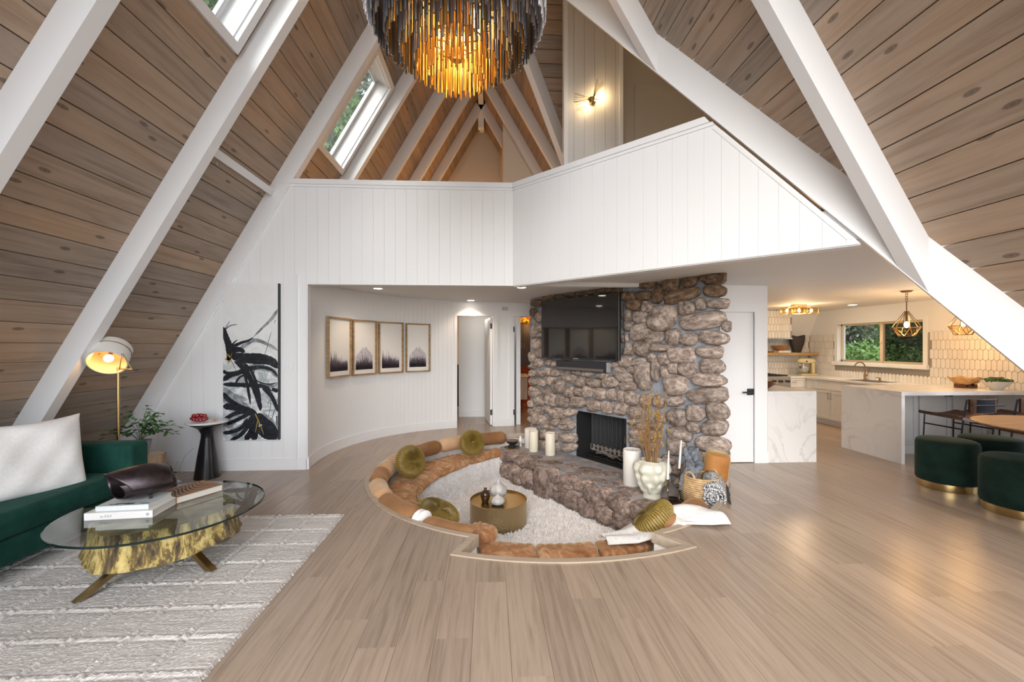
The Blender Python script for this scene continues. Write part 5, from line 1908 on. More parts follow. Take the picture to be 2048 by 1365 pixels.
si.v = [tuple(head + hr @ Vector(p)) for p in si.v]
si.build('shade_lining', SHI, shd_o, smooth=True)
rg = MB().tube([head + hr @ Vector((0.1465 * math.cos(a), 0.1465 * math.sin(a), -0.03)) for a in np.linspace(0, 2 * PI, 41)[:-1]], 0.005, 6, closed=True)
rg.build('shade_band', BRASSD, shd_o, smooth=True)
side = Vector((0.92, -0.38, 0)).normalized()
yk = MB()
p0 = head + side * 0.150 + Vector((0, 0, .01))
p1 = head - side * 0.150 + Vector((0, 0, .01))
yk.tube([p0, p0 + side * .035, Vector((LX, LY, 1.285)) + side * 0.20, Vector((LX, LY, 1.285))], 0.005, 8)
MB().tube([p1, p1 - side * .02], 0.006, 8).build('pivot_knob', BRASSD, lp, smooth=True)
yk.tube([Vector((LX, LY, 1.285)) + side * 0.02, p0 + side * .02], 0.004, 8)
yk.build('yoke', BRASSD, lp, smooth=True)
BULB = flat('bulb_glow', (1, .8, .5), 0.4, emit=(1.0, 0.62, 0.22), es=9)
MB().ell(head + axd * 0.045, (0.036, 0.036, 0.036), None, 16, 10).build('bulb', BULB, lp, smooth=True)
MB().cyl(head - axd * 0.09, head + axd * 0.012, 0.016, 12).build('socket', BRASSD, lp, smooth=True)
point_light('floor_lamp_light', tuple(head + axd * 0.098), 1.1, (1, .60, .26), 0.03)

# ---------------------------------------------------------------- stump table, potted plant
STUMP = noisy('pale_stump', [(0.3, (0.42, 0.29, 0.17)), (0.6, (0.60, 0.45, 0.29)), (0.75, (0.70, 0.57, 0.41))], scale=(7, 7, 1), nscale=2.5, rough=0.7, bmp=0.2)
st_ = thing('stump_table', 'pale tree stump side table past the sofa arm', 'side table', (-3.66, 4.66, 0))
mb = MB()
mb.grid(lambda u, v: ((0.205 + .012 * math.sin(5 * 2 * PI * u) + .006 * math.sin(11 * 2 * PI * u + 1)) * math.cos(2 * PI * u), (0.205 + .012 * math.sin(5 * 2 * PI * u) + .006 * math.sin(11 * 2 * PI * u + 1)) * math.sin(2 * PI * u), 0.355 * v), 64, 2, True)
mb.build('bark', STUMP, st_, smooth=50, local=True)
mb = MB().lathe([(0, .356), (0.207, .356)], n=40)
mb.build('cut_top', noisy('stump_end_grain', [(0.4, (0.55, 0.42, 0.28)), (0.6, (0.68, 0.56, 0.42))], nscale=6), st_, local=True)
pp = thing('potted_plant', 'small leafy green plant in a pot behind the sofa arm', 'plant', (-3.66, 4.66, 0.357))
MB().lathe([(0, 0), (0.07, 0), (0.095, 0.13), (0.10, 0.15), (0.085, 0.15), (0.08, 0.13), (0, .125)], n=28).build('pot', flat('clay_grey', (0.30, 0.29, 0.28), 0.7), pp, smooth=True, local=True)
LEAFS = [noisy('leaf_bright', [(0.3, (0.05, 0.16, 0.03)), (0.7, (0.13, 0.30, 0.07))], nscale=9, rough=0.4), noisy('leaf_dark', [(0.3, (0.015, 0.06, 0.018)), (0.7, (0.05, 0.13, 0.035))], nscale=9, rough=0.4)]
LEAFM = []
for Lm in LEAFS:
    LEAFM.append(MB().add([(0, 0, 0), (0.35, 0.28, .06), (0.7, 0.30, .05), (1, 0, -.08), (0.7, -0.30, .05), (0.35, -0.28, .06), (0.4, 0, 0), (0.75, 0, -.02)],
                          [(0, 6, 1), (1, 6, 7, 2), (2, 7, 3), (0, 5, 6), (5, 4, 7, 6), (4, 3, 7)]).mesh('leaf', Lm, True))
rl = random.Random(4)
stm = MB()
for k in range(30):
    a = rl.uniform(0, 2 * PI)
    reach = rl.uniform(0.08, 0.26)
    if k < 4:
        a, reach = rl.uniform(-.5, .1), 0.40
    if k in (5, 6, 7):
        a, reach = rl.uniform(2.9, 3.6), 0.30
    hgt = rl.uniform(0.17, 0.42) if reach < .28 else rl.uniform(.20, .28)
    pts = [(reach * t ** 1.3 * math.cos(a), reach * t ** 1.3 * math.sin(a) * .6, 0.12 + hgt * (t ** .8) - (.10 if reach > .28 else 0.03) * t ** 4) for t in np.linspace(0, 1, 7)]
    stm.tube(pts, 0.002, 4)
    for i in range(3, 7):
        for sgn in (-1, 1):
            p = Vector(pts[i])
            aa = a + sgn * rl.uniform(.5, 1.2)
            q = Matrix.Rotation(aa, 4, 'Z') @ Matrix.Rotation(rl.uniform(-.2, .7), 4, 'Y') @ Matrix.Rotation(rl.uniform(-.5, .5), 4, 'X')
            s = rl.uniform(.040, .062)
            lo = bpy.data.objects.new('leaf', LEAFM[0 if (hgt > .27 or i > 5) and rl.random() < .7 else 1])
            COL.objects.link(lo)
            lo.parent = pp
            lo.matrix_local = Matrix.Translation(p) @ q @ Matrix.Scale(s, 4)
stm.build('stems', flat('green_stem', (0.10, 0.14, 0.05), 0.6), pp, local=True)

# ---------------------------------------------------------------- pedestal table, red glass grapes, shell dish
MRB = None
m, nt, b = newmat('white_marble')
v, _ = coords(nt, (1, 1, 1), False)
n1 = nd(nt, 'ShaderNodeTexNoise')
n1.inputs['Scale'].default_value = 1.7
n1.inputs['Detail'].default_value = 8
n1.inputs['Distortion'].default_value = 1.6
nt.links.new(v, n1.inputs['Vector'])
vein = ramp(nt, n1.outputs[0], [(0.46, (0, 0, 0)), (0.495, (0.5, 0.5, 0.5)), (0.52, (0.12, 0.12, 0.12)), (0.56, (0, 0, 0))])
n2 = nd(nt, 'ShaderNodeTexNoise')
n2.inputs['Scale'].default_value = 1.1
n2.inputs['Detail'].default_value = 2
nt.links.new(v, n2.inputs['Vector'])
ms = ramp(nt, n2.outputs[0], [(0.36, (0.1, 0.1, 0.1)), (0.56, (0.9, 0.9, 0.9))])
ml = nd(nt, 'ShaderNodeMath', _operation='MULTIPLY')
nt.links.new(vein, ml.inputs[0])
nt.links.new(ms, ml.inputs[1])
c = mixc(nt, ml.outputs[0], (0.78, 0.775, 0.765), (0.44, 0.42, 0.40))
nt.links.new(c, b.inputs['Base Color'])
b.inputs['Roughness'].default_value = 0.18
MRB = m
pt = thing('pedestal_table', 'black hourglass pedestal table with a round marble top against the white wall', 'side table', (-3.22, 5.035, 0))
MB().lathe([(0, 0), (0.128, 0), (0.128, 0.008), (0.095, 0.25), (0.062, 0.45), (0.060, 0.50), (0.085, 0.555), (0.14, 0.592), (0.165, 0.602), (0.165, 0.622), (0, .622)], n=48).build('pedestal', flat('black_lacquer', (0.008, 0.008, 0.010), 0.28), pt, smooth=35, local=True)
MB().lathe([(0, 0.6225), (0.205, 0.6225), (0.21, 0.63), (0.21, 0.638), (0.205, 0.645), (0, .645)], n=48).build('marble_top', MRB, pt, smooth=35, local=True)
RED = flat('red_glass', (0.28, 0.010, 0.018), 0.06, spec=0.8, coat=0.6)
gb = thing('glass_grapes', 'bunch of red glass beads on the marble pedestal top', 'ornament', (-3.285, 5.0, 0.646))
for k, (x, y, z) in enumerate([(-.075, 0, .03), (-.04, .03, .03), (-.035, -.035, .028), (0, 0, .035), (0.005, -.045, .025), (.03, .035, .03), (.045, -.01, .03), (.05, -.055, .022), (.075, -.035, .026), (-.055, .0, .062), (-.02, .015, .066), (.015, .01, .066), (.045, .02, .058), (-.01, -.02, .064), (.072, .005, .03)]):
    MB().ell((x, y, z), (.026, .023, .022), None, 14, 10).build('bead', RED, gb, smooth=True, local=True)
o = MB().grid(lambda u, v: ((0.034 * (0.35 + .65 * math.sin(v * PI * .55))) * math.cos(2 * PI * u) * 1.1, (0.034 * (0.35 + .65 * math.sin(v * PI * .55))) * math.sin(2 * PI * u), .003 + 0.026 * v), 20, 8, True)
sh_ = o.build('shell_dish', noisy('agate', [(0.4, (0.30, 0.10, 0.05)), (0.6, (0.75, 0.62, 0.52))], nscale=25, rough=0.2), smooth=True, local=True)
sm = sh_.modifiers.new('thick', 'SOLIDIFY')
sm.thickness = 0.006
sh_.location = (-3.115, 4.99, 0.646)
tag(sh_, 'tiny brown and white shell dish at the right of the marble pedestal top', 'dish')
# lamp cord with foot switch
o = MB().tube([(-3.36, 5.02, .34), (-3.42, 4.98, .27), (-3.47, 4.95, .12), (-3.50, 4.93, .02), (-3.55, 4.90, .006), (-3.52, 4.86, .10), (-3.46, 4.90, .16), (-3.50, 4.98, .2), (-3.56, 4.95, .08), (-3.47, 4.96, .012), (-3.36, 5.0, .006)], 0.003, 6)
o2 = o.build('lamp_cord', flat('clear_cord', (0.42, 0.42, 0.42), 0.3))
rebase(o2, (-3.5, 4.9, 0))
tag(o2, 'thin looped lamp cord on the floor left of the black pedestal', 'cord')
o = MB().lathe([(0, 0), (.035, 0), (.038, .008), (.02, .018), (.012, .03), (0, .03)], (-3.42, 4.86, 0.001), 20).build('foot_switch', flat('clear_plastic', (0.55, 0.58, 0.60), 0.1), smooth=True)
rebase(o, (-3.42, 4.86, 0))
tag(o, 'small clear foot switch on the floor left of the black pedestal', 'switch')

# ---------------------------------------------------------------- painting
pa = thing('painting', 'tall abstract canvas of black strokes on the white wall', 'painting', (-2.86, WY - 0.02, 0.37))
PX0, PX1, PZ0, PZ1 = -3.172, -2.535, 0.374, 2.247
m, nt, b = newmat('canvas_paint')
tc = nd(nt, 'ShaderNodeTexCoord')
sx = nd(nt, 'ShaderNodeSeparateXYZ')
nt.links.new(tc.outputs['Generated'], sx.inputs[0])
n1 = nd(nt, 'ShaderNodeTexNoise')
n1.inputs['Scale'].default_value = 5
n1.inputs['Detail'].default_value = 9
n1.inputs['Roughness'].default_value = .7
n1.inputs['Distortion'].default_value = 1.3
nt.links.new(tc.outputs['Object'], n1.inputs['Vector'])
hgt = ramp(nt, sx.outputs['Z'], [(0.0, (1, 1, 1)), (0.38, (0.75, 0.75, 0.75)), (0.58, (0.25, 0.25, 0.25)), (0.74, (0.05, 0.05, 0.05))])
ml = nd(nt, 'ShaderNodeMath', _operation='MULTIPLY')
nt.links.new(hgt, ml.inputs[0])
rr2 = ramp(nt, n1.outputs[0], [(0.42, (0, 0, 0)), (0.60, (1, 1, 1))])
nt.links.new(rr2, ml.inputs[1])
c = mixc(nt, ml.outputs[0], (0.80, 0.81, 0.82), (0.20, 0.27, 0.31))
nt.links.new(c, b.inputs['Base Color'])
b.inputs['Roughness'].default_value = 0.5
MB().box((PX0, WY - 0.045, PZ0), (PX1, WY - 0.004, PZ1)).build('canvas', m, pa)
MB().box((PX1 - 0.002, WY - 0.0455, PZ0), (PX1 + 0.012, WY - 0.004, PZ1)).build('painted_edge', flat('charcoal_edge', (0.03, 0.032, 0.036), 0.6), pa)
INK = noisy('black_brushwork', [(0.35, (0.006, 0.007, 0.010)), (0.62, (0.020, 0.024, 0.032)), (0.75, (0.10, 0.13, 0.16))], scale=(1, 1, 1), nscale=14, rough=0.35, distort=2)
INKG = noisy('grey_brushwork', [(0.35, (0.12, 0.14, 0.16)), (0.65, (0.40, 0.43, 0.46))], nscale=18, rough=0.5)
GOLDP = flat('gold_paint', (0.50, 0.33, 0.08), 0.4, 0.6)


def cpt(x, y):
    """canvas coordinates 0..450 (right) and 0..1290 (down)"""
    return (PX0 + (PX1 - PX0) * x / 450, PZ1 - (PZ1 - PZ0) * y / 1290)


def stroke(mb, pts, w0, w1, lift, ragged=0.07):
    P = [Vector(p) for p in pts]
    n = 26
    out = []
    for k in range(n + 1):
        t = k / n * (len(P) - 1)
        i = min(int(t), len(P) - 2)
        f = t - i
        a, b_, c_, d2 = P[max(i - 1, 0)], P[i], P[i + 1], P[min(i + 2, len(P) - 1)]
        out.append(0.5 * ((2 * b_) + (-a + c_) * f + (2 * a - 5 * b_ + 4 * c_ - d2) * f * f + (-a + 3 * b_ - 3 * c_ + d2) * f ** 3))
    vs, fs = [], []
    for k, p in enumerate(out):
        t = k / n
        tg = (out[min(k + 1, n)] - out[max(k - 1, 0)]).normalized()
        nn = Vector((-tg.y, tg.x))
        w_ = 1.22 * (w0 + (w1 - w0) * t) * (math.sin(min(1, t * 6 + .1) * PI / 2)) * (math.sin(min(1, (1 - t) * 4 + .05) * PI / 2)) * (1 + ragged * math.sin(k * 2.3 + w0))
        for s in (-1, 1):
            q = p + nn * w_ / 2 * s
            q = Vector((min(449, max(1, q.x)), min(1289, max(1, q.y))))
            x, z = cpt(q.x, q.y)
            vs.append((x, WY - 0.0455 - lift, z))
    for k in range(n):
        fs.append((2 * k, 2 * k + 1, 2 * k + 3, 2 * k + 2))
    mb.add(vs, fs)


g = MB()
for i, (p, a, b_) in enumerate([([(250, 440), (330, 360), (400, 290), (450, 210)], 10, 26), ([(120, 560), (250, 470), (380, 510), (450, 555)], 30, 16), ([(0, 950), (150, 1000), (260, 1100)], 60, 40), ([(20, 1180), (120, 1080), (230, 1090)], 80, 60), ([(200, 700), (300, 690), (400, 720), (450, 780)], 46, 30), ([(30, 760), (130, 780), (200, 860)], 30, 60), ([(300, 820), (380, 850), (450, 820)], 22, 30), ([(60, 1240), (170, 1180), (240, 1060)], 70, 40), ([(300, 1090), (380, 1150), (430, 1220)], 70, 60), ([(0, 870), (90, 930), (200, 960)], 46, 30)]):
    stroke(g, p, a, b_, 0.0002 + .00004 * i)
g.build('grey_strokes', INKG, pa)
k_ = MB()
S_ = [([(0, 360), (20, 430), (50, 520), (60, 600)], 26, 60), ([(10, 390), (60, 350), (120, 340)], 8, 4), ([(20, 370), (45, 330), (55, 310)], 6, 2), ([(60, 530), (150, 490), (210, 470), (255, 440)], 26, 6), ([(60, 520), (100, 480), (120, 465)], 14, 3), ([(50, 560), (130, 545), (180, 570)], 50, 20),
      ([(60, 600), (180, 610), (300, 610), (400, 640), (450, 680)], 60, 46), ([(140, 640), (260, 650), (380, 655), (450, 700)], 20, 36), ([(80, 590), (150, 660), (210, 760), (260, 880), (300, 1000), (305, 1050)], 40, 30), ([(150, 640), (230, 720), (280, 850), (310, 980)], 16, 22),
      ([(90, 640), (150, 700), (190, 800), (210, 900), (225, 1000)], 16, 20), ([(0, 800), (60, 755), (130, 735), (230, 700), (330, 690)], 38, 30), ([(0, 720), (40, 740), (120, 730)], 26, 16), ([(230, 700), (310, 690), (400, 715), (450, 770)], 26, 14), ([(260, 700), (250, 760), (290, 810), (370, 830), (440, 820)], 7, 9), ([(0, 830), (120, 835), (230, 840), (330, 850), (400, 890)], 30, 26),
      ([(100, 830), (130, 780), (170, 760), (220, 790)], 16, 12), ([(320, 850), (390, 920), (430, 1000), (450, 1060)], 34, 22), ([(400, 870), (450, 890)], 22, 30), ([(0, 900), (60, 970), (160, 1030), (260, 1060)], 30, 46), ([(0, 1010), (100, 1020), (200, 1050), (280, 1080)], 44, 50), ([(0, 1130), (60, 1090), (140, 1060), (240, 1060)], 26, 30),
      ([(30, 1160), (100, 1130), (180, 1090), (215, 1060)], 22, 30), ([(0, 1230), (80, 1220), (160, 1180), (200, 1110)], 26, 26), ([(60, 1290), (140, 1250), (200, 1180), (230, 1090)], 24, 30), ([(180, 1289), (230, 1220), (250, 1120), (250, 1070)], 40, 40), ([(250, 1289), (265, 1200), (270, 1100)], 50, 40), ([(270, 1080), (340, 1140), (400, 1200), (449, 1260)], 60, 50), ([(300, 1180), (350, 1240), (449, 1270)], 70, 60), ([(330, 1110), (400, 1150), (449, 1220)], 16, 10),
      ([(370, 1100), (390, 1020), (385, 960), (360, 1010)], 3, 3), ([(400, 1130), (420, 1050), (449, 1000)], 4, 3), ([(340, 590), (360, 530), (375, 470), (400, 390)], 3, 3), ([(420, 330), (430, 300)], 3, 3), ([(440, 1090), (443, 1180)], 8, 5)]
for i, (p, a, b_) in enumerate(S_):
    stroke(k_, p, a, b_, 0.0008 + .00003 * i)
for q in range(70):
    x, y = rl.gauss(380, 60), rl.gauss(1000, 190)
    if 250 < x < 446 and 640 < y < 1270:
        stroke(k_, [(x, y), (x + rl.uniform(-4, 4), y + rl.uniform(2, 9))], rl.uniform(2, 6), 2, 0.002)
k_.build('black_strokes', INK, pa)
gg = MB()
for q in range(26):
    stroke(gg, [(45 + rl.gauss(0, 14), 610 + rl.gauss(0, 18)), (52 + rl.gauss(0, 14), 622 + rl.gauss(0, 18))], 6, 3, 0.0024)
stroke(gg, [(70, 640), (95, 690), (110, 730)], 6, 3, .0024)
stroke(gg, [(262, 1070), (285, 1120), (310, 1180), (335, 1250)], 10, 5, .0024)
stroke(gg, [(285, 1130), (272, 1190), (265, 1230)], 8, 3, .0025)
stuff(gg.build('gold_flecks', GOLDP, pa))

# switch plate on the wall
o = thing('switch_plate', 'white triple switch plate right of the tall painting', 'light switch', (-2.43, WY - .004, 1.25))
MB().rbox((-2.50, WY - 0.008, 1.19), (-2.375, WY + 0.0, 1.31), 0.004, 2).build('plate', PAINTB, o)
for k in range(3):
    MB().rbox((-2.488 + .038 * k, WY - 0.012, 1.215), (-2.462 + .038 * k, WY - .006, 1.285), 0.002, 2).build('rocker', PAINTB, o)

# ---------------------------------------------------------------- four framed forest prints on the curved wall
OAK = noisy('oak_frame', [(0.35, (0.25, 0.145, 0.065)), (0.65, (0.42, 0.275, 0.14))], scale=(1, 1, 6), nscale=4, rough=0.5)
PAPER = flat('print_paper', (0.80, 0.78, 0.745), 0.7)
PRG = []
for c_, nm in [((0.52, 0.49, 0.52), 'fog_light'), ((0.27, 0.235, 0.275), 'fog_mid'), ((0.115, 0.09, 0.115), 'fog_dark'), ((0.045, 0.034, 0.045), 'fog_black')]:
    PRG.append(noisy('print_' + nm, [(0.3, tuple(x * .75 for x in c_)), (0.7, tuple(min(1, x * 1.3) for x in c_))], nscale=30, rough=0.7))
FR_ = [(174.4, 158.9, 'leftmost oak-framed forest print on the curved wall', 0), (157.8, 144.5, 'second oak-framed print from the left, a misty peak', 1), (143.2, 130.5, 'third oak-framed print from the left, dark pines', 0), (129.0, 116.9, 'rightmost oak-framed print, a misty peak nearest the doorway', 1)]
for k, (a0, a1, lb, kind) in enumerate(FR_):
    p0 = Vector((WCX + (WR - .012) * math.cos(R(a0)), WCY + (WR - .012) * math.sin(R(a0)), 0))
    p1 = Vector((WCX + (WR - .012) * math.cos(R(a1)), WCY + (WR - .012) * math.sin(R(a1)), 0))
    z0, z1 = 1.045 + .006 * (k == 0), 1.905 - .006 * k
    wd = (p1 - p0).length
    Mf = frame(p0 + Vector((0, 0, z0)), p1 - p0, (0, 0, 1))
    t = thing('picture_frame', lb, 'picture', p0.lerp(p1, .5) + Vector((0, 0, z0)), 0, 'framed prints on the curved wall')
    H_ = z1 - z0
    mb = MB()
    e, dp = 0.021, 0.036
    for (x0, y0, x1, y1) in ((0, 0, wd, e), (0, H_ - e, wd, H_), (0, e, e, H_ - e), (wd - e, e, wd, H_ - e)):
        mb.boxm(Mf, (x0, y0, 0.0), (x1, y1, dp))
    mb.build('frame', OAK, t)
    MB().boxm(Mf, (e, e, 0.002), (wd - e, H_ - e, 0.008)).build('print', PAPER, t)
    rp = random.Random(k + 20)
    ix0, ix1, iz0, iz1 = 0.07, wd - 0.07, 0.085, H_ - .085
    W_, base = ix1 - ix0, iz0
    layers = [MB(), MB(), MB(), MB()]

    def tree(L, x, zb, h, w_, lift):
        vs = []
        n = 7
        L.add([tuple(Mf @ Vector((min(ix1, max(ix0, x + s)), zb + z, lift))) for s, z in [(-w_ / 2, 0), (w_ / 2, 0), (w_ * .32, h * .35), (w_ * .22, h * .6), (w_ * .1, h * .8), (0, h), (-w_ * .1, h * .8), (-w_ * .22, h * .6), (-w_ * .32, h * .35)]], [tuple(range(9))])
    for li in range(4):
        lift = 0.0084 + .0003 * li
        if kind and li == 0:
            prof = [(0, .20), (.15, .25), (.3, .30), (.42, .345), (.5, .32), (.6, .36), (.7, .31), (.85, .27), (1, .22)]
            layers[0].add([tuple(Mf @ Vector((ix0 + W_ * a, base + b2, lift))) for a, b2 in [(0, .12)] + prof[::1] + [(1, .12)]][::-1], [tuple(range(len(prof) + 2))])
            continue
        nt_ = [12, 26, 30, 26][li]
        top = [0.34, 0.30, 0.24, 0.15][li] if kind == 0 else [0, 0.24, 0.20, 0.14][li]
        for q in range(nt_):
            x = ix0 + W_ * (q + rp.random()) / nt_
            f = (x - ix0) / W_
            hh = top * (rp.uniform(.55, 1.0)) * ((1.15 - .55 * f) if kind == 0 else (.8 + .3 * math.sin(f * PI)))
            tree(layers[li], x, base, hh, rp.uniform(.03, .055), lift)
        layers[li].add([tuple(Mf @ Vector(p)) for p in ((ix0, base, lift), (ix1, base, lift), (ix1, base + top * .4, lift), (ix0, base + top * .45, lift))], [(0, 1, 2, 3)])
    for li, L in enumerate(layers):
        L.build('print_layer', PRG[li], t)

o = MB().boxm(MD, (0.86, 2.165, 0), (0.97, 2.225, 0.03)).build('smoke_detector', flat('old_plastic', (0.52, 0.51, 0.48), 0.5))
rebase(o, MD @ Vector((0.91, 2.17, 0)))
tag(o, 'small grey sensor box on the wall between the two doorways', 'detector')

# ---------------------------------------------------------------- glass coffee table on a gilded stump
ct = thing('coffee_table', 'round glass coffee table on a gilded tree stump with splayed brass legs', 'coffee table', (-2.185, 3.005, 0.015))
GX, GY = -2.185, 3.005
GLT = newmat('clear_table_glass')
m, nt, b = GLT
b.inputs['Base Color'].default_value = (0.86, 0.93, 0.91, 1)
b.inputs['Roughness'].default_value = 0.0
b.inputs['Transmission Weight'].default_value = 1.0
b.inputs['IOR'].default_value = 1.5
GLT = pane_glass('table_glass', (0.82, 0.89, 0.88), 0.13)
GLE = flat('glass_edge', (0.006, 0.018, 0.017), 0.08, spec=0.7)
GZ = 0.405
MB().lathe([(0, GZ), (0.570, GZ)], (GX, GY, 0), 96).build('glass_top', GLT, ct)
MB().lathe([(0.570, GZ - .014), (0.575, GZ - .011), (0.575, GZ - .002), (0.570, GZ + .0005)], (GX, GY, 0), 96).build('glass_edge', GLE, ct, smooth=True)
m, nt, b = newmat('gilded_bark')
v, _ = coords(nt, (1, 1, .28), False)
n1 = nd(nt, 'ShaderNodeTexNoise')
n1.inputs['Scale'].default_value = 13
n1.inputs['Detail'].default_value = 10
n1.inputs['Roughness'].default_value = .75
n1.inputs['Distortion'].default_value = .5
nt.links.new(v, n1.inputs['Vector'])
c = ramp(nt, n1.outputs[0], [(0.38, (0.04, 0.027, 0.016)), (0.475, (0.20, 0.14, 0.055)), (0.52, (0.58, 0.44, 0.15)), (0.72, (0.86, 0.76, 0.42))])
nt.links.new(c, b.inputs['Base Color'])
mt_ = ramp(nt, n1.outputs[0], [(0.42, (0, 0, 0)), (0.5, (.5, .5, .5))])
nt.links.new(mt_, b.inputs['Metallic'])
b.inputs['Roughness'].default_value = 0.38
bump(nt, b, n1.outputs[0], 0.9, 0.02)
BARK = m


def bark(u, v):
    a = 2 * PI * u
    r = 0.405 - 0.03 * v + 0.015 * math.sin(3 * a + .6) + 0.010 * math.sin(7 * a + 1) + .006 * math.sin(17 * a + 6 * v) + 0.016 * (1 - v) ** 4
    zb = 0.195 + .012 * math.sin(2 * a + 1)
    return (GX + r * math.cos(a), GY + r * math.sin(a), zb + (GZ - 0.016 - zb) * v)


mb = MB().grid(bark, 120, 8, True)
mb.f.append(tuple(range(120))[::-1])
mb.build('stump', BARK, ct, smooth=60)
mb = MB()
mb.v = [bark(k / 120, 1.0) for k in range(120)]
mb.f = [tuple(range(120))]
mb.build('stump_top', noisy('gilded_end_grain', [(0.4, (0.30, 0.22, 0.09)), (0.6, (0.55, 0.44, 0.22))], nscale=8, rough=0.4, metal=0.5), ct)
for (x, y) in ((-2.385, 2.60), (-1.835, 2.91), (-2.32, 3.40), (-2.02, 3.38)):
    d3_ = Vector((x - GX, y - GY, 0)).normalized()
    p1 = Vector((x, y, 0.021))
    p0 = Vector((GX, GY, 0.205)) + d3_ * 0.12
    dr = (p1 - p0)
    sd_ = Vector((-d3_.y, d3_.x, 0)) * 0.022
    up_ = Vector((0, 0, 0.022))
    vs = [p0 - sd_ - up_, p0 + sd_ - up_, p0 + sd_ + up_, p0 - sd_ + up_, p1 - sd_ - d3_ * .03, p1 + sd_ - d3_ * .03, p1 + sd_ + d3_ * .025, p1 - sd_ + d3_ * .025]
    MB().add(vs, [(0, 1, 2, 3), (7, 6, 5, 4), (0, 4, 5, 1), (1, 5, 6, 2), (2, 6, 7, 3), (3, 7, 4, 0)]).build('leg', BRASSD, ct)

# books and bronze sculpture on the glass
BW = flat('book_white', (0.80, 0.80, 0.79), 0.5)
BP = flat('book_pages', (0.70, 0.68, 0.63), 0.8)
BG = flat('book_pale_blue', (0.66, 0.71, 0.72), 0.5)


def text_on(nm, txt, M, size, mat, parent, spacing=1.0, extr=0.0004):
    cu = bpy.data.curves.new(nm, 'FONT')
    cu.body = txt
    cu.size = size
    cu.space_character = spacing
    cu.extrude = extr
    cu.align_x = 'CENTER'
    cu.align_y = 'CENTER'
    tmp = bpy.data.objects.new('tmp', cu)
    COL.objects.link(tmp)
    bpy.context.view_layer.update()
    me = bpy.data.meshes.new_from_object(tmp.evaluated_get(bpy.context.evaluated_depsgraph_get()))
    bpy.data.objects.remove(tmp, do_unlink=True)
    me.materials.clear()
    me.materials.append(mat)
    o = bpy.data.objects.new(nm, me)
    COL.objects.link(o)
    o.parent = parent
    o.matrix_local = M
    return o


def book(name, label, loc, rz, sx_, sy_, h, cover, grp):
    """spine along local -y edge"""
    t = thing(name, label, 'book', loc, rz, grp)
    mb = MB()
    c_ = 0.0028
    mb.box((-sx_ / 2, -sy_ / 2, 0), (sx_ / 2, sy_ / 2, c_)).box((-sx_ / 2, -sy_ / 2, h - c_), (sx_ / 2, sy_ / 2, h)).box((-sx_ / 2, -sy_ / 2, c_), (sx_ / 2, -sy_ / 2 + c_, h - c_))
    cv_ = mb.build('cover', cover, t, local=True)
    MB().box((-sx_ / 2 + .004, -sy_ / 2 + c_, c_), (sx_ / 2 - .004, sy_ / 2 - .004, h - c_)).build('pages', BP, t, local=True)
    return t, cv_


BZ = GZ + .0006
b1, b1c = book('book', 'thick white book lying on the glass, bottom of the pile under the bronze', (-2.352, 2.945, BZ), R(5), 0.388, 0.26, 0.045, BW, 'coffee table books')
SPN = frame((0, 0, 0), (1, 0, 0), (0, 0, 1))
text_on('spine_lettering', 'au IOUI', Matrix.Translation((-0.072, -0.1303, 0.021)) @ SPN @ Matrix.Rotation(0, 4, 'Z'), 0.020, flat('spine_ink', (0.28, 0.28, 0.29), 0.6), b1c)
mb = MB().lathe([(0.0045, 0), (0.0078, 0), (0.0078, 0.0006), (0.0045, 0.0006)], n=20)
mb.v = [tuple(SPN @ Vector(p) + Vector((0.165, -0.1303, 0.022))) for p in mb.v]
mb.build('spine_emblem', flat('spine_emblem_ink', (0.12, 0.12, 0.12), 0.6), b1c, local=True)
b2, b2c = book('book', 'pale blue-grey book on top of the thick white one', (-2.352, 2.960, BZ + .0455), R(5), 0.303, 0.235, 0.030, BG, 'coffee table books')
text_on('spine_lettering', 'MADE FOR LIVING', Matrix.Translation((0.005, -0.1178, 0.015)) @ SPN, 0.0225, BW, b2c, 1.02)
mb = MB()
for k in range(7):
    x = -0.09 + .03 * k
    mb.box((x, -.10 + .012 * (k % 3), 0.0301), (x + .05, -.088 + .016 * (k % 2), 0.0305))
mb.build('cover_picture', flat('cover_picture_ink', (0.12, 0.17, 0.17), 0.6), b2c, local=True)
b3, b3c = book('book', 'tiger striped book lying at the right of the pile on the glass', (-2.20, 3.255, BZ), R(-28), 0.25, 0.31, 0.046, flat('tiger_brown', (0.36, 0.185, 0.085), 0.5), 'coffee table books')
mb = MB()
for k in range(9):
    y0 = -0.15 + 0.034 * k
    pts = [(-0.12 + 0.03 * i, y0 + .03 * math.sin(i * .55 + k * .4)) for i in range(9)]
    for (a, b_), i in zip(zip(pts[:-1], pts[1:]), range(8)):
        w_ = .007 * (1 - abs(i - 4) / 5.5)
        mb.add([(a[0], max(-.154, min(.154, a[1] - w_)), 0.0465), (b_[0], max(-.154, min(.154, b_[1] - w_)), 0.0465), (b_[0], max(-.154, min(.154, b_[1] + w_)), 0.0465), (a[0], max(-.154, min(.154, a[1] + w_)), 0.0465)], [(0, 1, 2, 3)])
mb.build('tiger_stripes', BLACKM, b3c, local=True)
MB().box((-0.03, -.1556, 0.004), (0.03, -.155, .042)).build('spine_stripe', BLACKM, b3c, local=True)
MB().box((-.1, -.1556, .006), (-.07, -.155, .04)).build('spine_stripe', BLACKM, b3c, local=True)

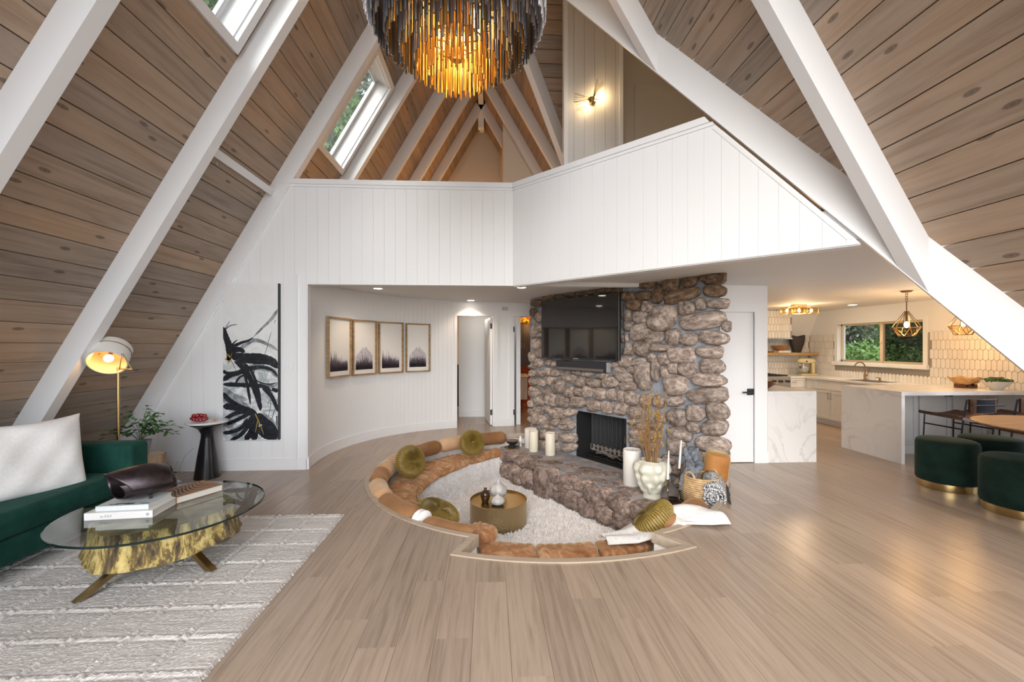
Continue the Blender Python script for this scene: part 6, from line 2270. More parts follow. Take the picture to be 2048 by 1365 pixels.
# folded bronze bowl
m, nt, b = newmat('dark_bronze')
v, _ = coords(nt, (1, 1, 1), False)
n1 = nd(nt, 'ShaderNodeTexNoise')
n1.inputs['Scale'].default_value = 9
n1.inputs['Detail'].default_value = 6
nt.links.new(v, n1.inputs['Vector'])
nt.links.new(ramp(nt, n1.outputs[0], [(0.3, (0.035, 0.025, 0.028)), (0.7, (0.105, 0.085, 0.092))]), b.inputs['Base Color'])
b.inputs['Metallic'].default_value = 0.85
b.inputs['Roughness'].default_value = 0.36
DBR = m
bs = thing('bronze_bowl', 'dark bronze folded leaf bowl resting on the two pale books', 'sculpture', (-2.335, 2.965, BZ + .0762))


def leaf(u, v):
    # a sheet rolled into an open scoop: rims lap at the near left
    a = R(168) + R(385) * u
    t0 = -1 + 0.75 * ((1 - math.cos(a)) / 2) ** 2 * (0.35 + 0.65 * (1 - math.sin(a)) / 2 * 1.4)
    t = t0 + (1 - t0) * v
    r = 0.096 * (1 - 0.20 * t * t) + 0.018 * u
    x = 0.172 * t + 0.05 * (u - .5) * (1 - t * t)
    return (x * (1 - 0.12 * math.sin(a) * t) + .01, r * 1.12 * math.cos(a) + .012 * t, 0.092 + r * math.sin(a) * (1.0 - .16 * t * t) - 0.0 * t)


lo = MB().grid(leaf, 60, 26)
lo.v = [tuple(Matrix.Rotation(R(35), 3, 'Z') @ Vector(p)) for p in lo.v]
zmin = min(p[2] for p in lo.v)
lo.v = [(p[0], p[1], p[2] - zmin + .012) for p in lo.v]
ob = lo.build('folded_sheet', DBR, bs, smooth=True, local=True)
sm = ob.modifiers.new('thick', 'SOLIDIFY')
sm.thickness = 0.005
sm.offset = 0
for (x, y) in ((0.075, 0.0), (-.05, 0.01), (0.0, 0.06)):
    MB().lathe([(0, 0), (.009, 0), (.009, .026), (0, .026)], (x, y, 0), 10).build('foot', DBR, bs, local=True)
# ================================================================ KITCHEN
CAB = flat('cabinet_white', (0.77, 0.765, 0.75), 0.4)
CTOP = flat('quartz_top', (0.80, 0.79, 0.775), 0.15)
NICK = flat('brushed_nickel', (0.48, 0.43, 0.37), 0.35, 1.0)
# island with waterfall end, overhang at the front, doors on its back
isl = thing('kitchen_island', 'marble waterfall island with stools under its overhang', 'island', (5.9, 5.6, 0))
mb = MB().box((5.20, 5.135, 0.0), (5.245, 6.06, 0.868)).build('waterfall_end', MRB, isl)
MB().box((5.20, 5.135, 0.868), (KX - .012, 6.06, 0.915)).build('worktop', MRB, isl)
CABB = flat('island_paint', (0.66, 0.68, 0.70), 0.5)
MB().box((5.246, 5.64, 0.0), (KX - .012, 6.05, 0.867)).build('body', CABB, isl)


def shaker(parent, M, x0, z0, x1, z1, mat, fw=0.055, name='door'):
    mb = MB()
    mb.boxm(M, (x0, z0, 0), (x1, z1, 0.010))
    for (a, b_, c_, d2) in ((x0, z0, x1, z0 + fw), (x0, z1 - fw, x1, z1), (x0, z0 + fw, x0 + fw, z1 - fw), (x1 - fw, z0 + fw, x1, z1 - fw)):
        mb.boxm(M, (a, b_, 0.010), (c_, d2, 0.020))
    return mb.build(name, mat, parent)


def bar(parent, M, x, z, ln, vert, mat=NICK, name='handle'):
    mb = MB()
    a = (0, ln / 2) if vert else (ln / 2, 0)
    p0, p1 = M @ Vector((x - a[0], z - a[1], 0.045)), M @ Vector((x + a[0], z + a[1], 0.045))
    mb.tube([p0, p1], 0.005, 8)
    for s in (-.75, .75):
        q = M @ Vector((x + a[0] * s, z + a[1] * s, 0.045))
        q0 = M @ Vector((x + a[0] * s, z + a[1] * s, 0.018))
        mb.tube([q, q0], 0.005, 8)
    return mb.build(name, mat, parent)


MI = frame((0, 5.64, 0), (1, 0, 0), (0, 0, 1))
d_list = [shaker(isl, MI, a, 0.13, b_, 0.855, CABB, 0.06) for (a, b_) in ((5.26, 5.93), (5.96, 6.42), (6.45, 6.94))]
bar(d_list[1], MI, 6.36, 0.80, 0.10, False, BLACKM)
MB().box((5.246, 5.628, 0), (KX - .012, 5.64, 0.12)).build('plinth', CABB, isl)

# window run of cabinets
run = thing('cabinet_run', 'white shaker base cabinets with a pale worktop under the kitchen window', 'cabinet', (6.65, 7.5, 0))
MB().box((6.375, 6.07, 0.10), (KX - .012, 8.94, 0.842)).box((6.42, 6.07, 0), (KX - .012, 8.94, 0.10)).build('body', CAB, run)
MB().rbox((6.335, 6.065, 0.844), (KX - .012, 8.94, 0.884), 0.004, 2).build('worktop', CTOP, run)
MK = frame((6.375, 0, 0), (0, -1, 0), (0, 0, 1))
rdoors = []
for (a, b_) in ((-8.05, -7.665), (-7.655, -7.27), (-7.25, -6.90), (-6.89, -6.50)):
    rdoors.append(shaker(run, MK, a, 0.115, b_, 0.655, CAB))
shaker(run, MK, -8.05, 0.665, -7.27, 0.835, CAB, 0.03, 'drawer')
shaker(run, MK, -7.25, 0.665, -6.50, 0.835, CAB, 0.03, 'drawer')
bar(rdoors[0], MK, -7.69, 0.555, 0.13, True)
bar(rdoors[1], MK, -7.63, 0.555, 0.13, True)
bar(rdoors[2], MK, -6.95, 0.555, 0.13, True)
MB().box((6.42, 6.80, 0.8845), (6.84, 7.42, 0.886)).build('sink_shade_sheet', flat('sink_shadow_steel', (0.10, 0.09, 0.085), 0.4, .6), run)  # flat dark sheet painted as the shaded hollow of the sink
# faucet and dispenser
fc = thing('faucet', 'bronze gooseneck faucet at the kitchen window', 'faucet', (6.86, 7.47, 0.884))
FBZ = flat('champagne_bronze', (0.36, 0.25, 0.15), 0.3, 1.0)
mb = MB().lathe([(0, 0), (0.030, 0), (0.030, .006), (0.020, .012), (0.020, .10), (0.013, .12), (0, .12)], n=18)
mb.tube([(0, 0, .11)] + [(-0.085 + .085 * math.cos(t), 0.03 * (t / PI), .23 + .085 * math.sin(t)) for t in np.linspace(0, PI, 12)] + [(-0.175, .03, .19), (-0.182, .03, .155)], [0.012] * 13 + [0.015, 0.017], 12)
mb.build('spout', FBZ, fc, smooth=True, local=True)
mb = MB().tube([(0, -.02, .07), (0, -.05, .075)], .012, 10).tube([(0, -.05, .075), (.0, -.058, .13)], .006, 8)
mb.build('lever', FBZ, fc, smooth=True, local=True)
o = MB().lathe([(0, 0), (.02, 0), (.02, .005), (.012, .01), (.012, .045), (.016, .055), (0, .055)], n=14).tube([(0, 0, .05), (-.05, .02, .055), (-.06, .025, .045)], .006, 8).build('soap_dispenser', FBZ, smooth=True, local=True)
o.location = (6.85, 7.16, 0.884)
tag(o, 'short bronze soap dispenser right of the kitchen faucet', 'soap dispenser')

# range wall: cabinet, range, hood, shelf
rc = thing('drawer_cabinet', 'narrow white corner cabinet between the range and the window run', 'cabinet', (6.18, 8.6, 0))
MB().box((6.03, 8.31, 0.0), (6.37, 8.94, 0.842)).build('body', CAB, rc)
MB().rbox((6.02, 8.285, 0.844), (6.34, 8.94, 0.884), 0.004, 2).build('worktop', CTOP, rc)
MR_ = frame((0, 8.31, 0), (1, 0, 0), (0, 0, 1))
rcd = shaker(rc, MR_, 6.04, 0.66, 6.36, 0.835, CAB, 0.03, 'drawer')
shaker(rc, MR_, 6.04, 0.12, 6.36, 0.65, CAB)
bar(rcd, MR_, 6.12, 0.77, 0.08, False)
rg_ = thing('range', 'stainless range with black knobs beside the corner cabinet', 'stove', (5.55, 8.55, 0))
MB().rbox((5.05, 8.23, 0.0), (6.01, 8.94, 0.885), 0.008, 2).build('body', CHROME, rg_)
MB().boxm(frame((0, 8.228, 0), (1, 0, 0), (0, 0, 1)), (5.12, 0.18, 0), (5.94, 0.60, 0.008)).build('oven_door', flat('oven_glass', (0.02, 0.02, 0.022), 0.1), rg_)
for x in (5.30, 5.48, 5.66, 5.80, 5.94):
    mb = MB().cyl((x, 8.23, 0.79), (x, 8.185, 0.79), 0.026, 16)
    mb.build('knob', BLACKM, rg_, smooth=True)
mb = MB()
for k in range(9):
    mb.box((5.10 + .1 * k, 8.28, 0.89), (5.115 + .1 * k, 8.88, 0.915))
mb.box((5.08, 8.28, 0.89), (5.98, 8.295, 0.915)).box((5.08, 8.86, 0.89), (5.98, 8.875, 0.915))
mb.build('burner_grates', BLACK, rg_)
hd = thing('range_hood', 'tiled range hood hanging above the range', 'range hood', (5.75, 8.75, 1.64))
MB().box((5.2, 8.56, 1.655), (6.27, 8.90, 2.225)).build('core', GROUT, hd)
MB().box((5.19, 8.55, 1.64), (6.28, 8.90, 1.655)).build('steel_lip', CHROME, hd)
MHD = frame((0, 8.557, 0), (1, 0, 0), (0, 0, 1))
zz = 1.655 + TROW / 2
jj = 0
while zz < 2.22:
    uu = 5.60 + (TWD / 2 if jj % 2 else 0)
    while uu < 6.25:
        to = bpy.data.objects.new('tile', tile_me)
        COL.objects.link(to)
        to.parent = hd
        to.matrix_local = Matrix.Translation(-hd.location) @ MHD @ Matrix.Translation((uu, zz, 0))
        uu += TWD
    zz += TROW
    jj += 1
OAKS = noisy('oak_shelf', [(0.35, (0.36, 0.21, 0.075)), (0.65, (0.52, 0.34, 0.14))], scale=(1, 8, 8), nscale=3, rough=0.5)
o = MB().rbox((5.62, 8.66, 1.295), (6.93, 8.94, 1.355), 0.004, 2).build('shelf', OAKS)
rebase(o, (6.4, 8.9, 1.3))
tag(o, 'thick oak floating shelf on the tiled range wall', 'shelf')
SZ = 1.3555
DKV = flat('charcoal_ceramic', (0.035, 0.026, 0.021), 0.6)
mb = MB()


def hv(u, v):
    a = 2 * PI * u
    pr = [(0, .085), (.15, .10), (.5, .15), (.8, .172), (1, .168)]
    for (t0, r0), (t1, r1) in zip(pr[:-1], pr[1:]):
        if v <= t1:
            r = r0 + (r1 - r0) * (v - t0) / (t1 - t0)
            break
    top = 0.33 + 0.045 * abs(math.cos(a)) ** 1.2
    return (r * math.cos(a), r * .55 * math.sin(a), top * v)


mb.grid(hv, 40, 12, True)
mb.f.append(tuple(range(40))[::-1])
o = mb.build('heart_vase', DKV, smooth=70)
sm = o.modifiers.new('thick', 'SOLIDIFY')
sm.thickness = 0.012
o.location = (6.56, 8.80, SZ)
tag(o, 'dark heart-shaped vase on the oak shelf', 'vase')
bo, _c = book('book', 'white book lying on the oak shelf left of the dark vase', (6.21, 8.79, SZ + .0), 0, 0.26, 0.2, 0.04, BW, 'books on the oak shelf')
bo2 = MB().rbox((5.98, 8.70, SZ), (6.075, 8.90, SZ + .03), .004, 2).build('wooden_box', OAKS)
rebase(bo2, (6.03, 8.8, SZ))
tag(bo2, 'small wooden block at the left on the oak shelf', 'box')
o = MB().lathe([(0, 0), (.06, 0), (.12, .04), (.17, .11), (.165, .112), (.115, .048), (0, .02)], n=32).build('wooden_bowl', noisy('orange_wood', [(0.35, (0.30, 0.12, 0.035)), (0.65, (0.50, 0.25, 0.09))], nscale=5, rough=.35), smooth=True)
o.location = (6.19, 8.79, SZ + .0405)
tag(o, 'orange wooden bowl on the white book on the oak shelf', 'bowl')
# stand mixer
mx = thing('stand_mixer', 'cream stand mixer with a steel bowl on the corner worktop', 'mixer', (6.62, 8.62, 0.8845), R(-10))
CRM = flat('mixer_cream', (0.66, 0.56, 0.30), 0.2)
MB().rbox((-.14, -.11, 0), (.17, .11, .03), .02, 3).build('base', CRM, mx, smooth=True, local=True)
MB().rbox((.09, -.055, .02), (.16, .055, .26), .03, 4).build('column', CRM, mx, smooth=True, local=True)
MB().ell((0.0, 0, .295), (.18, .075, .062), None, 24, 14, .8).build('head', CRM, mx, smooth=True, local=True)
MB().lathe([(0, .03), (.05, .03), (.06, .04), (.095, .09), (.108, .15), (.11, .19), (.104, .19), (.10, .15), (0, .06)], (-.05, 0, 0), 28).build('bowl', CHROME, mx, smooth=True, local=True)
mb = MB().tube([(-.05, -.108, .16), (-.05, -.145, .16), (-.05, -.15, .10), (-.05, -.10, .09)], .006, 8)
mb.build('bowl_handle', CHROME, mx, smooth=True, local=True)
MB().cyl((-.05, 0, .19), (-.05, 0, .25), .03, 14).build('hub', CHROME, mx, smooth=True, local=True)
MB().ell((-.02, -.074, .29), (.02, .008, .014), None, 10, 6).build('knob', BLACKM, mx, smooth=True, local=True)

# short counter by the door wall with a copper bowl
sc = thing('side_counter', 'short marble-ended counter right of the white door', 'counter', (3.88, 5.6, 0))
MB().box((3.557, 5.292, 0.0), (4.205, 5.335, 0.875)).build('end_panel', MRB, sc)
MB().box((3.557, 5.292, 0.876), (4.205, 6.2, 0.915)).build('worktop', MRB, sc)
MB().box((3.557, 5.34, 0.0), (4.19, 6.18, 0.875)).build('body', CAB, sc)
o = MB().lathe([(0, 0), (.04, 0), (.045, .012), (.10, .045), (.15, .09), (.145, .092), (.09, .052), (0, .02)], n=36).build('copper_bowl', noisy('brown_copper', [(0.35, (0.10, 0.035, 0.015)), (0.65, (0.32, 0.13, 0.06))], nscale=8, rough=0.25, metal=.7), smooth=True)
o.location = (3.74, 5.62, 0.9155)
tag(o, 'brown copper bowl on the short counter by the door', 'bowl')

# onyx bowl on a wooden stand, succulent bowl
t = thing('onyx_bowl', 'long amber onyx bowl on a carved stand at the back of the island', 'bowl', (6.60, 5.60, 0.9155))
ONX = noisy('amber_onyx', [(0.3, (0.30, 0.13, 0.03)), (0.5, (0.55, 0.30, 0.09)), (0.7, (0.72, 0.55, 0.30))], scale=(1, 1, 3), nscale=6, rough=0.2, distort=1.5)
mb = MB().lathe([(0, .045), (.09, .045), (.16, .07), (.215, .12), (.225, .145), (.218, .145), (.15, .085), (0, .06)], n=40, sx=1.0, sy=.55)
mb.v = [(x, y, z + .012 * math.sin(3 * x * 9)) for x, y, z in mb.v]
mb.build('bowl', ONX, t, smooth=True, local=True)
mb = MB().box((-.10, -.06, 0), (.11, .06, .02)).box((-.10, -.06, .02), (-.06, .06, .055)).box((.07, -.06, .02), (.11, .06, .055)).box((-.02, -.06, .02), (.02, .06, .05))
mb.build('stand', noisy('red_wood', [(0.35, (0.10, 0.035, 0.02)), (0.65, (0.20, 0.08, 0.045))], nscale=8), t, local=True)
t = thing('succulent_bowl', 'white bowl of dark green succulents at the right end of the island', 'plant', (6.70, 5.31, 0.9155))
MB().lathe([(0, 0), (.055, 0), (.06, .01), (.11, .06), (.15, .115), (.143, .115), (.10, .065), (0, .06)], n=36).build('bowl', flat('white_bowl', (0.76, 0.76, 0.74), 0.4), t, smooth=True, local=True)
mb = MB()
for k in range(46):
    a, r = rl.uniform(0, 2 * PI), 0.125 * math.sqrt(rl.random())
    mb.ell((r * math.cos(a) * (1.1 if k % 5 else 1.3), r * math.sin(a), .105 + .045 * (1 - r / .15) + rl.uniform(0, .02)), (.024, .024, .018), None, 7, 5)
stuff(mb.build('succulents', noisy('succulent_green', [(0.3, (0.012, 0.045, 0.010)), (0.7, (0.05, 0.11, 0.03))], nscale=40, rough=.6), t, smooth=True, local=True))

# ---------------------------------------------------------------- geometric pendants, flush ceiling light
ANT = flat('antique_brass', (0.17, 0.105, 0.05), 0.45, 0.9)
AMB = pane_glass('amber_pane', (0.96, 0.86, 0.66), 0.05)
BULB2 = flat('pendant_bulb', (1, .8, .5), 0.4, emit=(1.0, 0.66, 0.28), es=16)


def pendant(x, y, label, tz=0.0):
    t = thing('pendant_light', label, 'pendant light', (x, y, 1.63 + tz), 0, 'geometric pendants over the island')
    n = 6
    top = [(0.018 * math.cos(2 * PI * k / n), 0.018 * math.sin(2 * PI * k / n), 0.335) for k in range(n)]
    mid = [(0.155 * math.cos(2 * PI * (k + .5) / n), 0.155 * math.sin(2 * PI * (k + .5) / n), 0.12) for k in range(n)]
    low = [(0.085 * math.cos(2 * PI * (k) / n), 0.085 * math.sin(2 * PI * k / n), 0.0) for k in range(n)]
    mb = MB()
    for k in range(n):
        j = (k + 1) % n
        for a, b_ in ((top[k], mid[k]), (mid[k], low[k]), (mid[k], low[j]), (low[k], low[j]), (mid[k], mid[j])):
            mb.tube([a, b_], 0.0042, 6)
    mb.build('cage', ANT, t, local=True)
    g_ = MB()
    for k in range(n):
        j = (k + 1) % n
        g_.add([mid[k], low[k], low[j]], [(0, 1, 2)])
        g_.add([mid[k], low[j], mid[j]], [(0, 1, 2)])
    g_.build('glass_panes', AMB, t, local=True)
    c = ceil_z(x) - (1.63 + tz)
    mb = MB().cyl((0, 0, .33), (0, 0, .47), .006, 8)
    mb.build('stem', ANT, t, local=True)
    mb = MB()
    zc = .485
    k = 0
    while zc < c - .02:
        mb.tube([((.016 * math.cos(q)) * (1 if k % 2 else 0), (.016 * math.cos(q)) * (0 if k % 2 else 1), zc + .02 * math.sin(q)) for q in np.linspace(0, 2 * PI, 13)[:-1]], .003, 5, closed=True)
        zc += .032
        k += 1
    mb.build('chain', ANT, t, local=True)
    MB().lathe([(0, c - .02), (.05, c - .02), (.065, c - .008), (.065, c - .002), (0, c - .002)], n=24).build('canopy', ANT, t, smooth=True, local=True)
    MB().cyl((0, 0, .20), (0, 0, .33), .014, 12).build('socket', ANT, t, local=True)
    MB().ell((0, 0, .155), (.027, .027, .042), None, 14, 10).build('bulb', BULB2, t, smooth=True, local=True)
    point_light('pendant_glow', (x, y, 1.63 + tz + .08), 17, (1, .60, .27), .04)


pendant(5.61, 5.47, 'geometric glass pendant hanging in front of the kitchen window')
pendant(6.42, 5.47, 'second geometric pendant, half hidden by the white valley beam', 0.02)
t = thing('flush_light', 'brass flush ceiling light with square amber glass shades', 'ceiling light', (5.55, 7.40, ceil_z(5.55)))
MB().rbox((-.11, -.06, -.03), (.11, .06, -.001), .005, 2).build('canopy', BRASS, t, local=True)
for k, (x, y) in enumerate(((-.20, .03), (-.05, -.07), (.06, .07), (.21, -.03))):
    mb = MB()
    s, h0, h1 = .075, -.165, -.055
    P8 = [(x + sx_ * s, y + sy_ * s, hh) for hh in (h0, h1) for sx_, sy_ in ((-1, -1), (1, -1), (1, 1), (-1, 1))]
    for a, b_ in ((0, 1), (1, 2), (2, 3), (3, 0), (4, 5), (5, 6), (6, 7), (7, 4), (0, 4), (1, 5), (2, 6), (3, 7)):
        mb.tube([P8[a], P8[b_]], .004, 5)
    mb.build('shade_frame', BRASS, t, local=True)
    g_ = MB().add(P8, [(0, 1, 5, 4), (1, 2, 6, 5), (2, 3, 7, 6), (3, 0, 4, 7)])
    g_.build('glass_shade', AMB, t, local=True)
    MB().ell((x, y, -.11), (.024, .024, .03), None, 12, 8).build('bulb', BULB2, t, smooth=True, local=True)
    MB().tube([(x * .5, y * .5, -.03), (x, y, -.075)], .006, 6).build('arm', BRASS, t, local=True)
point_light('flush_light_glow', (5.55, 7.40, 2.02), 26, (1, .72, .44), .12)

# ---------------------------------------------------------------- bar stools
WAL = noisy('walnut', [(0.35, (0.045, 0.019, 0.010)), (0.65, (0.125, 0.055, 0.03))], scale=(1, 6, 6), nscale=4, rough=0.4)
NAVY = flat('navy_steel', (0.012, 0.016, 0.026), 0.45)
bsl = thing('bar_stool', 'walnut and black steel bar stool nearer the marble end of the island', 'stool', (5.83, 5.02, 0), 0, 'bar stools at the island')


def seatf(sgn):
    def f(u, v):
        x, y = (u - .5) * .50, (v - .5) * .52
        z = 0.645 + (.05 * (2 * (u - .5)) ** 2) * .7 - .02 + .012 * (v - .5)
        return (x, y, z if sgn > 0 else z - .035)
    return f


mb = MB().grid(seatf(1), 16, 12)
fb_ = seatf(-1)
mb.grid(lambda u, v: fb_(1 - u, v), 16, 12)
n1_, W_ = 0, 17
for j in range(12):
    a, b_ = j * W_, (j + 1) * W_
    c_, d2 = 13 * 17 + j * W_ + 16, 13 * 17 + (j + 1) * W_ + 16
    mb.f.append((a, b_, d2, c_))
    a, b_ = j * W_ + 16, (j + 1) * W_ + 16
    c_, d2 = 13 * 17 + j * W_, 13 * 17 + (j + 1) * W_
    mb.f.append((b_, a, c_, d2))
for i in range(16):
    a, b_ = i, i + 1
    c_, d2 = 13 * 17 + 16 - i, 13 * 17 + 15 - i
    mb.f.append((b_, a, c_, d2))
    a, b_ = 12 * W_ + i, 12 * W_ + i + 1
    c_, d2 = 13 * 17 + 12 * W_ + 16 - i, 13 * 17 + 12 * W_ + 15 - i
    mb.f.append((a, b_, d2, c_))
mb.build('seat', WAL, bsl, smooth=40, local=True)
for (x, y0, y1) in ((-.21, .23, .25), (.21, .23, .25)):
    MB().tube([(x * .95, y0, .62), (x, y1, .012)], .011, 4).build('leg', NAVY, bsl, local=True)
for x in (-.20, .20):
    MB().tube([(x, -.24, .012), (x, -.20, .40), (x * .98, -.22, .62), (x * .93, -.25, .86)], .012, 4).build('leg', NAVY, bsl, local=True)
segs = [((-.205, .24, .25), (.205, .24, .25)), ((-.205, -.205, .25), (.205, -.205, .25)), ((-.195, -.325, .80), (.195, -.325, .80))]
for x in (-.205, .205):
    segs += [((x, .235, .50), (x, -.205, .50)), ((x, .25, .012), (x, -.24, .012)), ((x, .24, .25), (x, -.21, .25))]
for a, b_ in segs:
    MB().tube([a, b_], .009, 4).build('stretcher', NAVY, bsl, local=True)


def backf(off):
    def f(u, v):
        a = (u - .5) * 1.5
        return (.255 * math.sin(a) * .95, -.30 + .10 * (1 - math.cos(a)) * 1.6 + off, .705 + .165 * v)
    return f


fo, fi = backf(-.012), backf(.012)
mb = MB().grid(fo, 14, 2)
mb.grid(lambda u, v: fi(1 - u, v), 14, 2)
n2_ = 45
for i in range(14):
    mb.f.append((30 + i, 31 + i, n2_ + 30 + 13 - i, n2_ + 30 + 14 - i))
    mb.f.append((i + 1, i, n2_ + 14 - i, n2_ + 13 - i))
for j in range(2):
    mb.f.append((j * 15, (j + 1) * 15, n2_ + (j + 1) * 15 + 14, n2_ + j * 15 + 14))
    mb.f.append(((j + 1) * 15 + 14, j * 15 + 14, n2_ + j * 15, n2_ + (j + 1) * 15))
mb.build('backrest', WAL, bsl, smooth=40, local=True)
bsl_back = [q_ for q_ in bpy.data.objects if q_.parent is bsl and q_.name.startswith('backrest')][0]
MB().grid(lambda u, v: (lambda p: (p[0] * .97, p[1] - .005, p[2]))(fo(.17 + .66 * u, .03 + .94 * v)), 12, 2).build('back_pad', flat('navy_leather', (0.008, 0.010, 0.018), 0.75, spec=0.2), bsl_back, smooth=True, local=True)
dup(bsl, (6.47, 5.02, 0), 0, 'walnut and black steel bar stool farther right, partly behind the round wooden table')

# ---------------------------------------------------------------- round dining table, shell plate, green velvet stools
dn = thing('dining_table', 'round walnut dining table at the right edge', 'table', (5.44, 3.62, 0))
TOPW = noisy('round_table_wood', [(0.35, (0.22, 0.105, 0.045)), (0.65, (0.40, 0.215, 0.10))], scale=(1, 7, 7), nscale=4, rough=0.35)
MB().lathe([(0, .722), (.60, .69), (.725, .738), (.725, .750), (0, .750)], n=72).build('top', TOPW, dn, smooth=35, local=True)
mb = MB().lathe([(0, 0), (.30, 0), (.30, .02), (.08, .05), (.06, .40), (.10, .66), (.25, .705), (0, .71)], n=32)
mb.build('pedestal', flat('dark_table_base', (0.03, 0.022, 0.018), 0.5), dn, smooth=40, local=True)
o = MB().lathe([(0, 0), (.06, 0), (.11, .012), (.15, .03), (.145, .033), (.10, .017), (0, .006)], n=32, sx=1, sy=.8).build('shell_plate', noisy('shell', [(0.4, (0.45, 0.36, 0.32)), (0.6, (0.74, 0.70, 0.66))], nscale=14, rough=0.3), smooth=True)
o.location = (5.30, 3.72, 0.7505)
tag(o, 'pale shell plate on the round dining table', 'plate')


def pouf(x, y, label, r=.25, h=.50, rot=0):
    t = thing('velvet_stool', label, 'stool', (x, y, 0), rot, 'green velvet stools')
    MB().lathe([(0, .0), (r * .93, .0), (r * .935, .004), (r * .935, .075), (0, .075)], n=56).build('brass_base', BRASS, t, smooth=35, local=True)
    b_ = MB().lathe([(0, .075), (r * .97, .076), (r, .09), (r * 1.005, .25), (r, h - .05), (r * .97, h - .018), (r * .88, h - .003), (r * .5, h + .006), (0, h + .008)], n=56)
    b_.build('upholstery', GREEN2, t, smooth=60, local=True)
    return t


pouf(4.84, 4.28, 'dark green velvet stool with a brass base standing nearest the island end', .25, .51)
pouf(5.37, 4.30, 'dark green velvet stool tucked behind, between the other two', .26, .52)
pouf(4.77, 3.58, 'dark green velvet stool nearest the viewer, cut by the right edge', .275, .50)

# ================================================================ HALL AND BATHROOM GLIMPSES
vn = thing('vanity', 'pale floating vanity seen through the second doorway', 'vanity', (0.75, 9.75, .30))
MB().rbox((0.585, 9.45, 0.30), (0.83, 10.25, 0.80), .006, 2).build('body', noisy('ash_wood', [(0.35, (0.42, 0.36, 0.31)), (0.65, (0.56, 0.50, 0.44))], scale=(8, 1, 1), nscale=3), vn)
MB().rbox((0.583, 9.43, 0.801), (0.85, 10.25, 0.84), .004, 2).build('worktop', flat('vanity_top', (0.62, 0.50, 0.38), 0.3), vn)
tc_ = thing('tall_cabinet', 'dark brown two-door wall cabinet with gold handles in the bathroom', 'cabinet', (0.9, 10.2, 1.0))
DB = flat('espresso', (0.028, 0.014, 0.009), 0.35)
MB().box((0.585, 10.05, 1.02), (1.35, 10.29, 2.0)).build('body', DB, tc_)
MBT = frame((0, 10.05, 0), (1, 0, 0), (0, 0, 1))
for (a, b_, x) in ((0.59, 0.775, .745), (0.78, 1.05, .81), (1.055, 1.34, None)):
    td = shaker(tc_, MBT, a, 1.03, b_, 1.99, DB, .045)
    if x:
        bar(td, MBT, x, 1.5, .13, True, BRASS)
m, nt, b = newmat('orange_floral_paper')
v, _ = coords(nt, (1, 1, 1), False)
vo = nd(nt, 'ShaderNodeTexVoronoi')
vo.inputs['Scale'].default_value = 7
nt.links.new(v, vo.inputs['Vector'])
nt.links.new(ramp(nt, vo.outputs['Distance'], [(0.15, (0.75, 0.42, 0.22)), (0.35, (0.62, 0.20, 0.08)), (0.6, (0.45, 0.10, 0.05))]), b.inputs['Base Color'])
b.inputs['Roughness'].default_value = .8
struct(MB().box((0.582, 10.29, 0), (2.5, 10.34, 2.35)).build('wall_bathroom', m))
MB().box((0, 0, 0), (.001, .001, .001))
o = thing('dried_flowers', 'yellow dried flower heap on top of the dark bathroom cabinet', 'flowers', (0.80, 10.15, 2.0))
mb = MB()
for k in range(60):
    a, r = rl.uniform(0, 2 * PI), .14 * math.sqrt(rl.random())
    mb.ell((r * math.cos(a), r * math.sin(a) * .6, .05 + .12 * (1 - r / .15) + rl.uniform(-.02, .02)), (.03, .03, .025), None, 6, 4)
stuff(mb.build('flower_heads', flat('mustard_yellow', (0.55, 0.34, 0.04), .7), o, local=True))
point_light('bath_cabinet_lamp', (1.0, 9.9, 2.2), 5, (1, .6, .2), .05)
o = MB().box((-1.5, 10.6, 0), (-.75, 11.0, 1.0)).build('dresser_carcass', DB)
dr = thing('dresser', 'dark dresser glimpsed through the first doorway', 'dresser', (-1.12, 10.8, 0))
o.parent = dr
o.data.transform(Matrix.Translation(-dr.location))
o.name = 'body'
MB().box((-1.52, 10.58, 1.0), (-.73, 11.0, 1.03)).build('top', DB, dr)

# ================================================================ CHANDELIER
CHX, CHY = -0.225, 2.90
ch = thing('chandelier', 'tiered brass chandelier of hanging rods glowing amber', 'chandelier', (CHX, CHY, 3.27))
RODB = flat('smoked_rod', (0.19, 0.18, 0.195), 0.33, 0.8)
RODO = flat('olive_gold_rod', (0.42, 0.36, 0.22), 0.35, 0.9)
RODG = flat('gold_rod', (0.58, 0.36, 0.10), 0.34, 1.0)
RODS = flat('silver_rod', (0.74, 0.74, 0.78), 0.2, 0.25, spec=0.8)
tiers = [(0.585, 3.655, .38, 92, 0), (0.535, 3.565, .42, 80, 1), (0.455, 3.49, .44, 68, 2), (0.365, 3.415, .46, 56, 2), (0.27, 3.345, .46, 44, 2), (0.175, 3.27, .46, 30, 2)]
rmesh = {}


def rod_mesh(ln, mat):
    key = (ln, mat.name)
    if key not in rmesh:
        rmesh[key] = MB().cyl((0, 0, 0), (0, 0, ln), .0068, 8).mesh('rod', mat, 40)
    return rmesh[key]


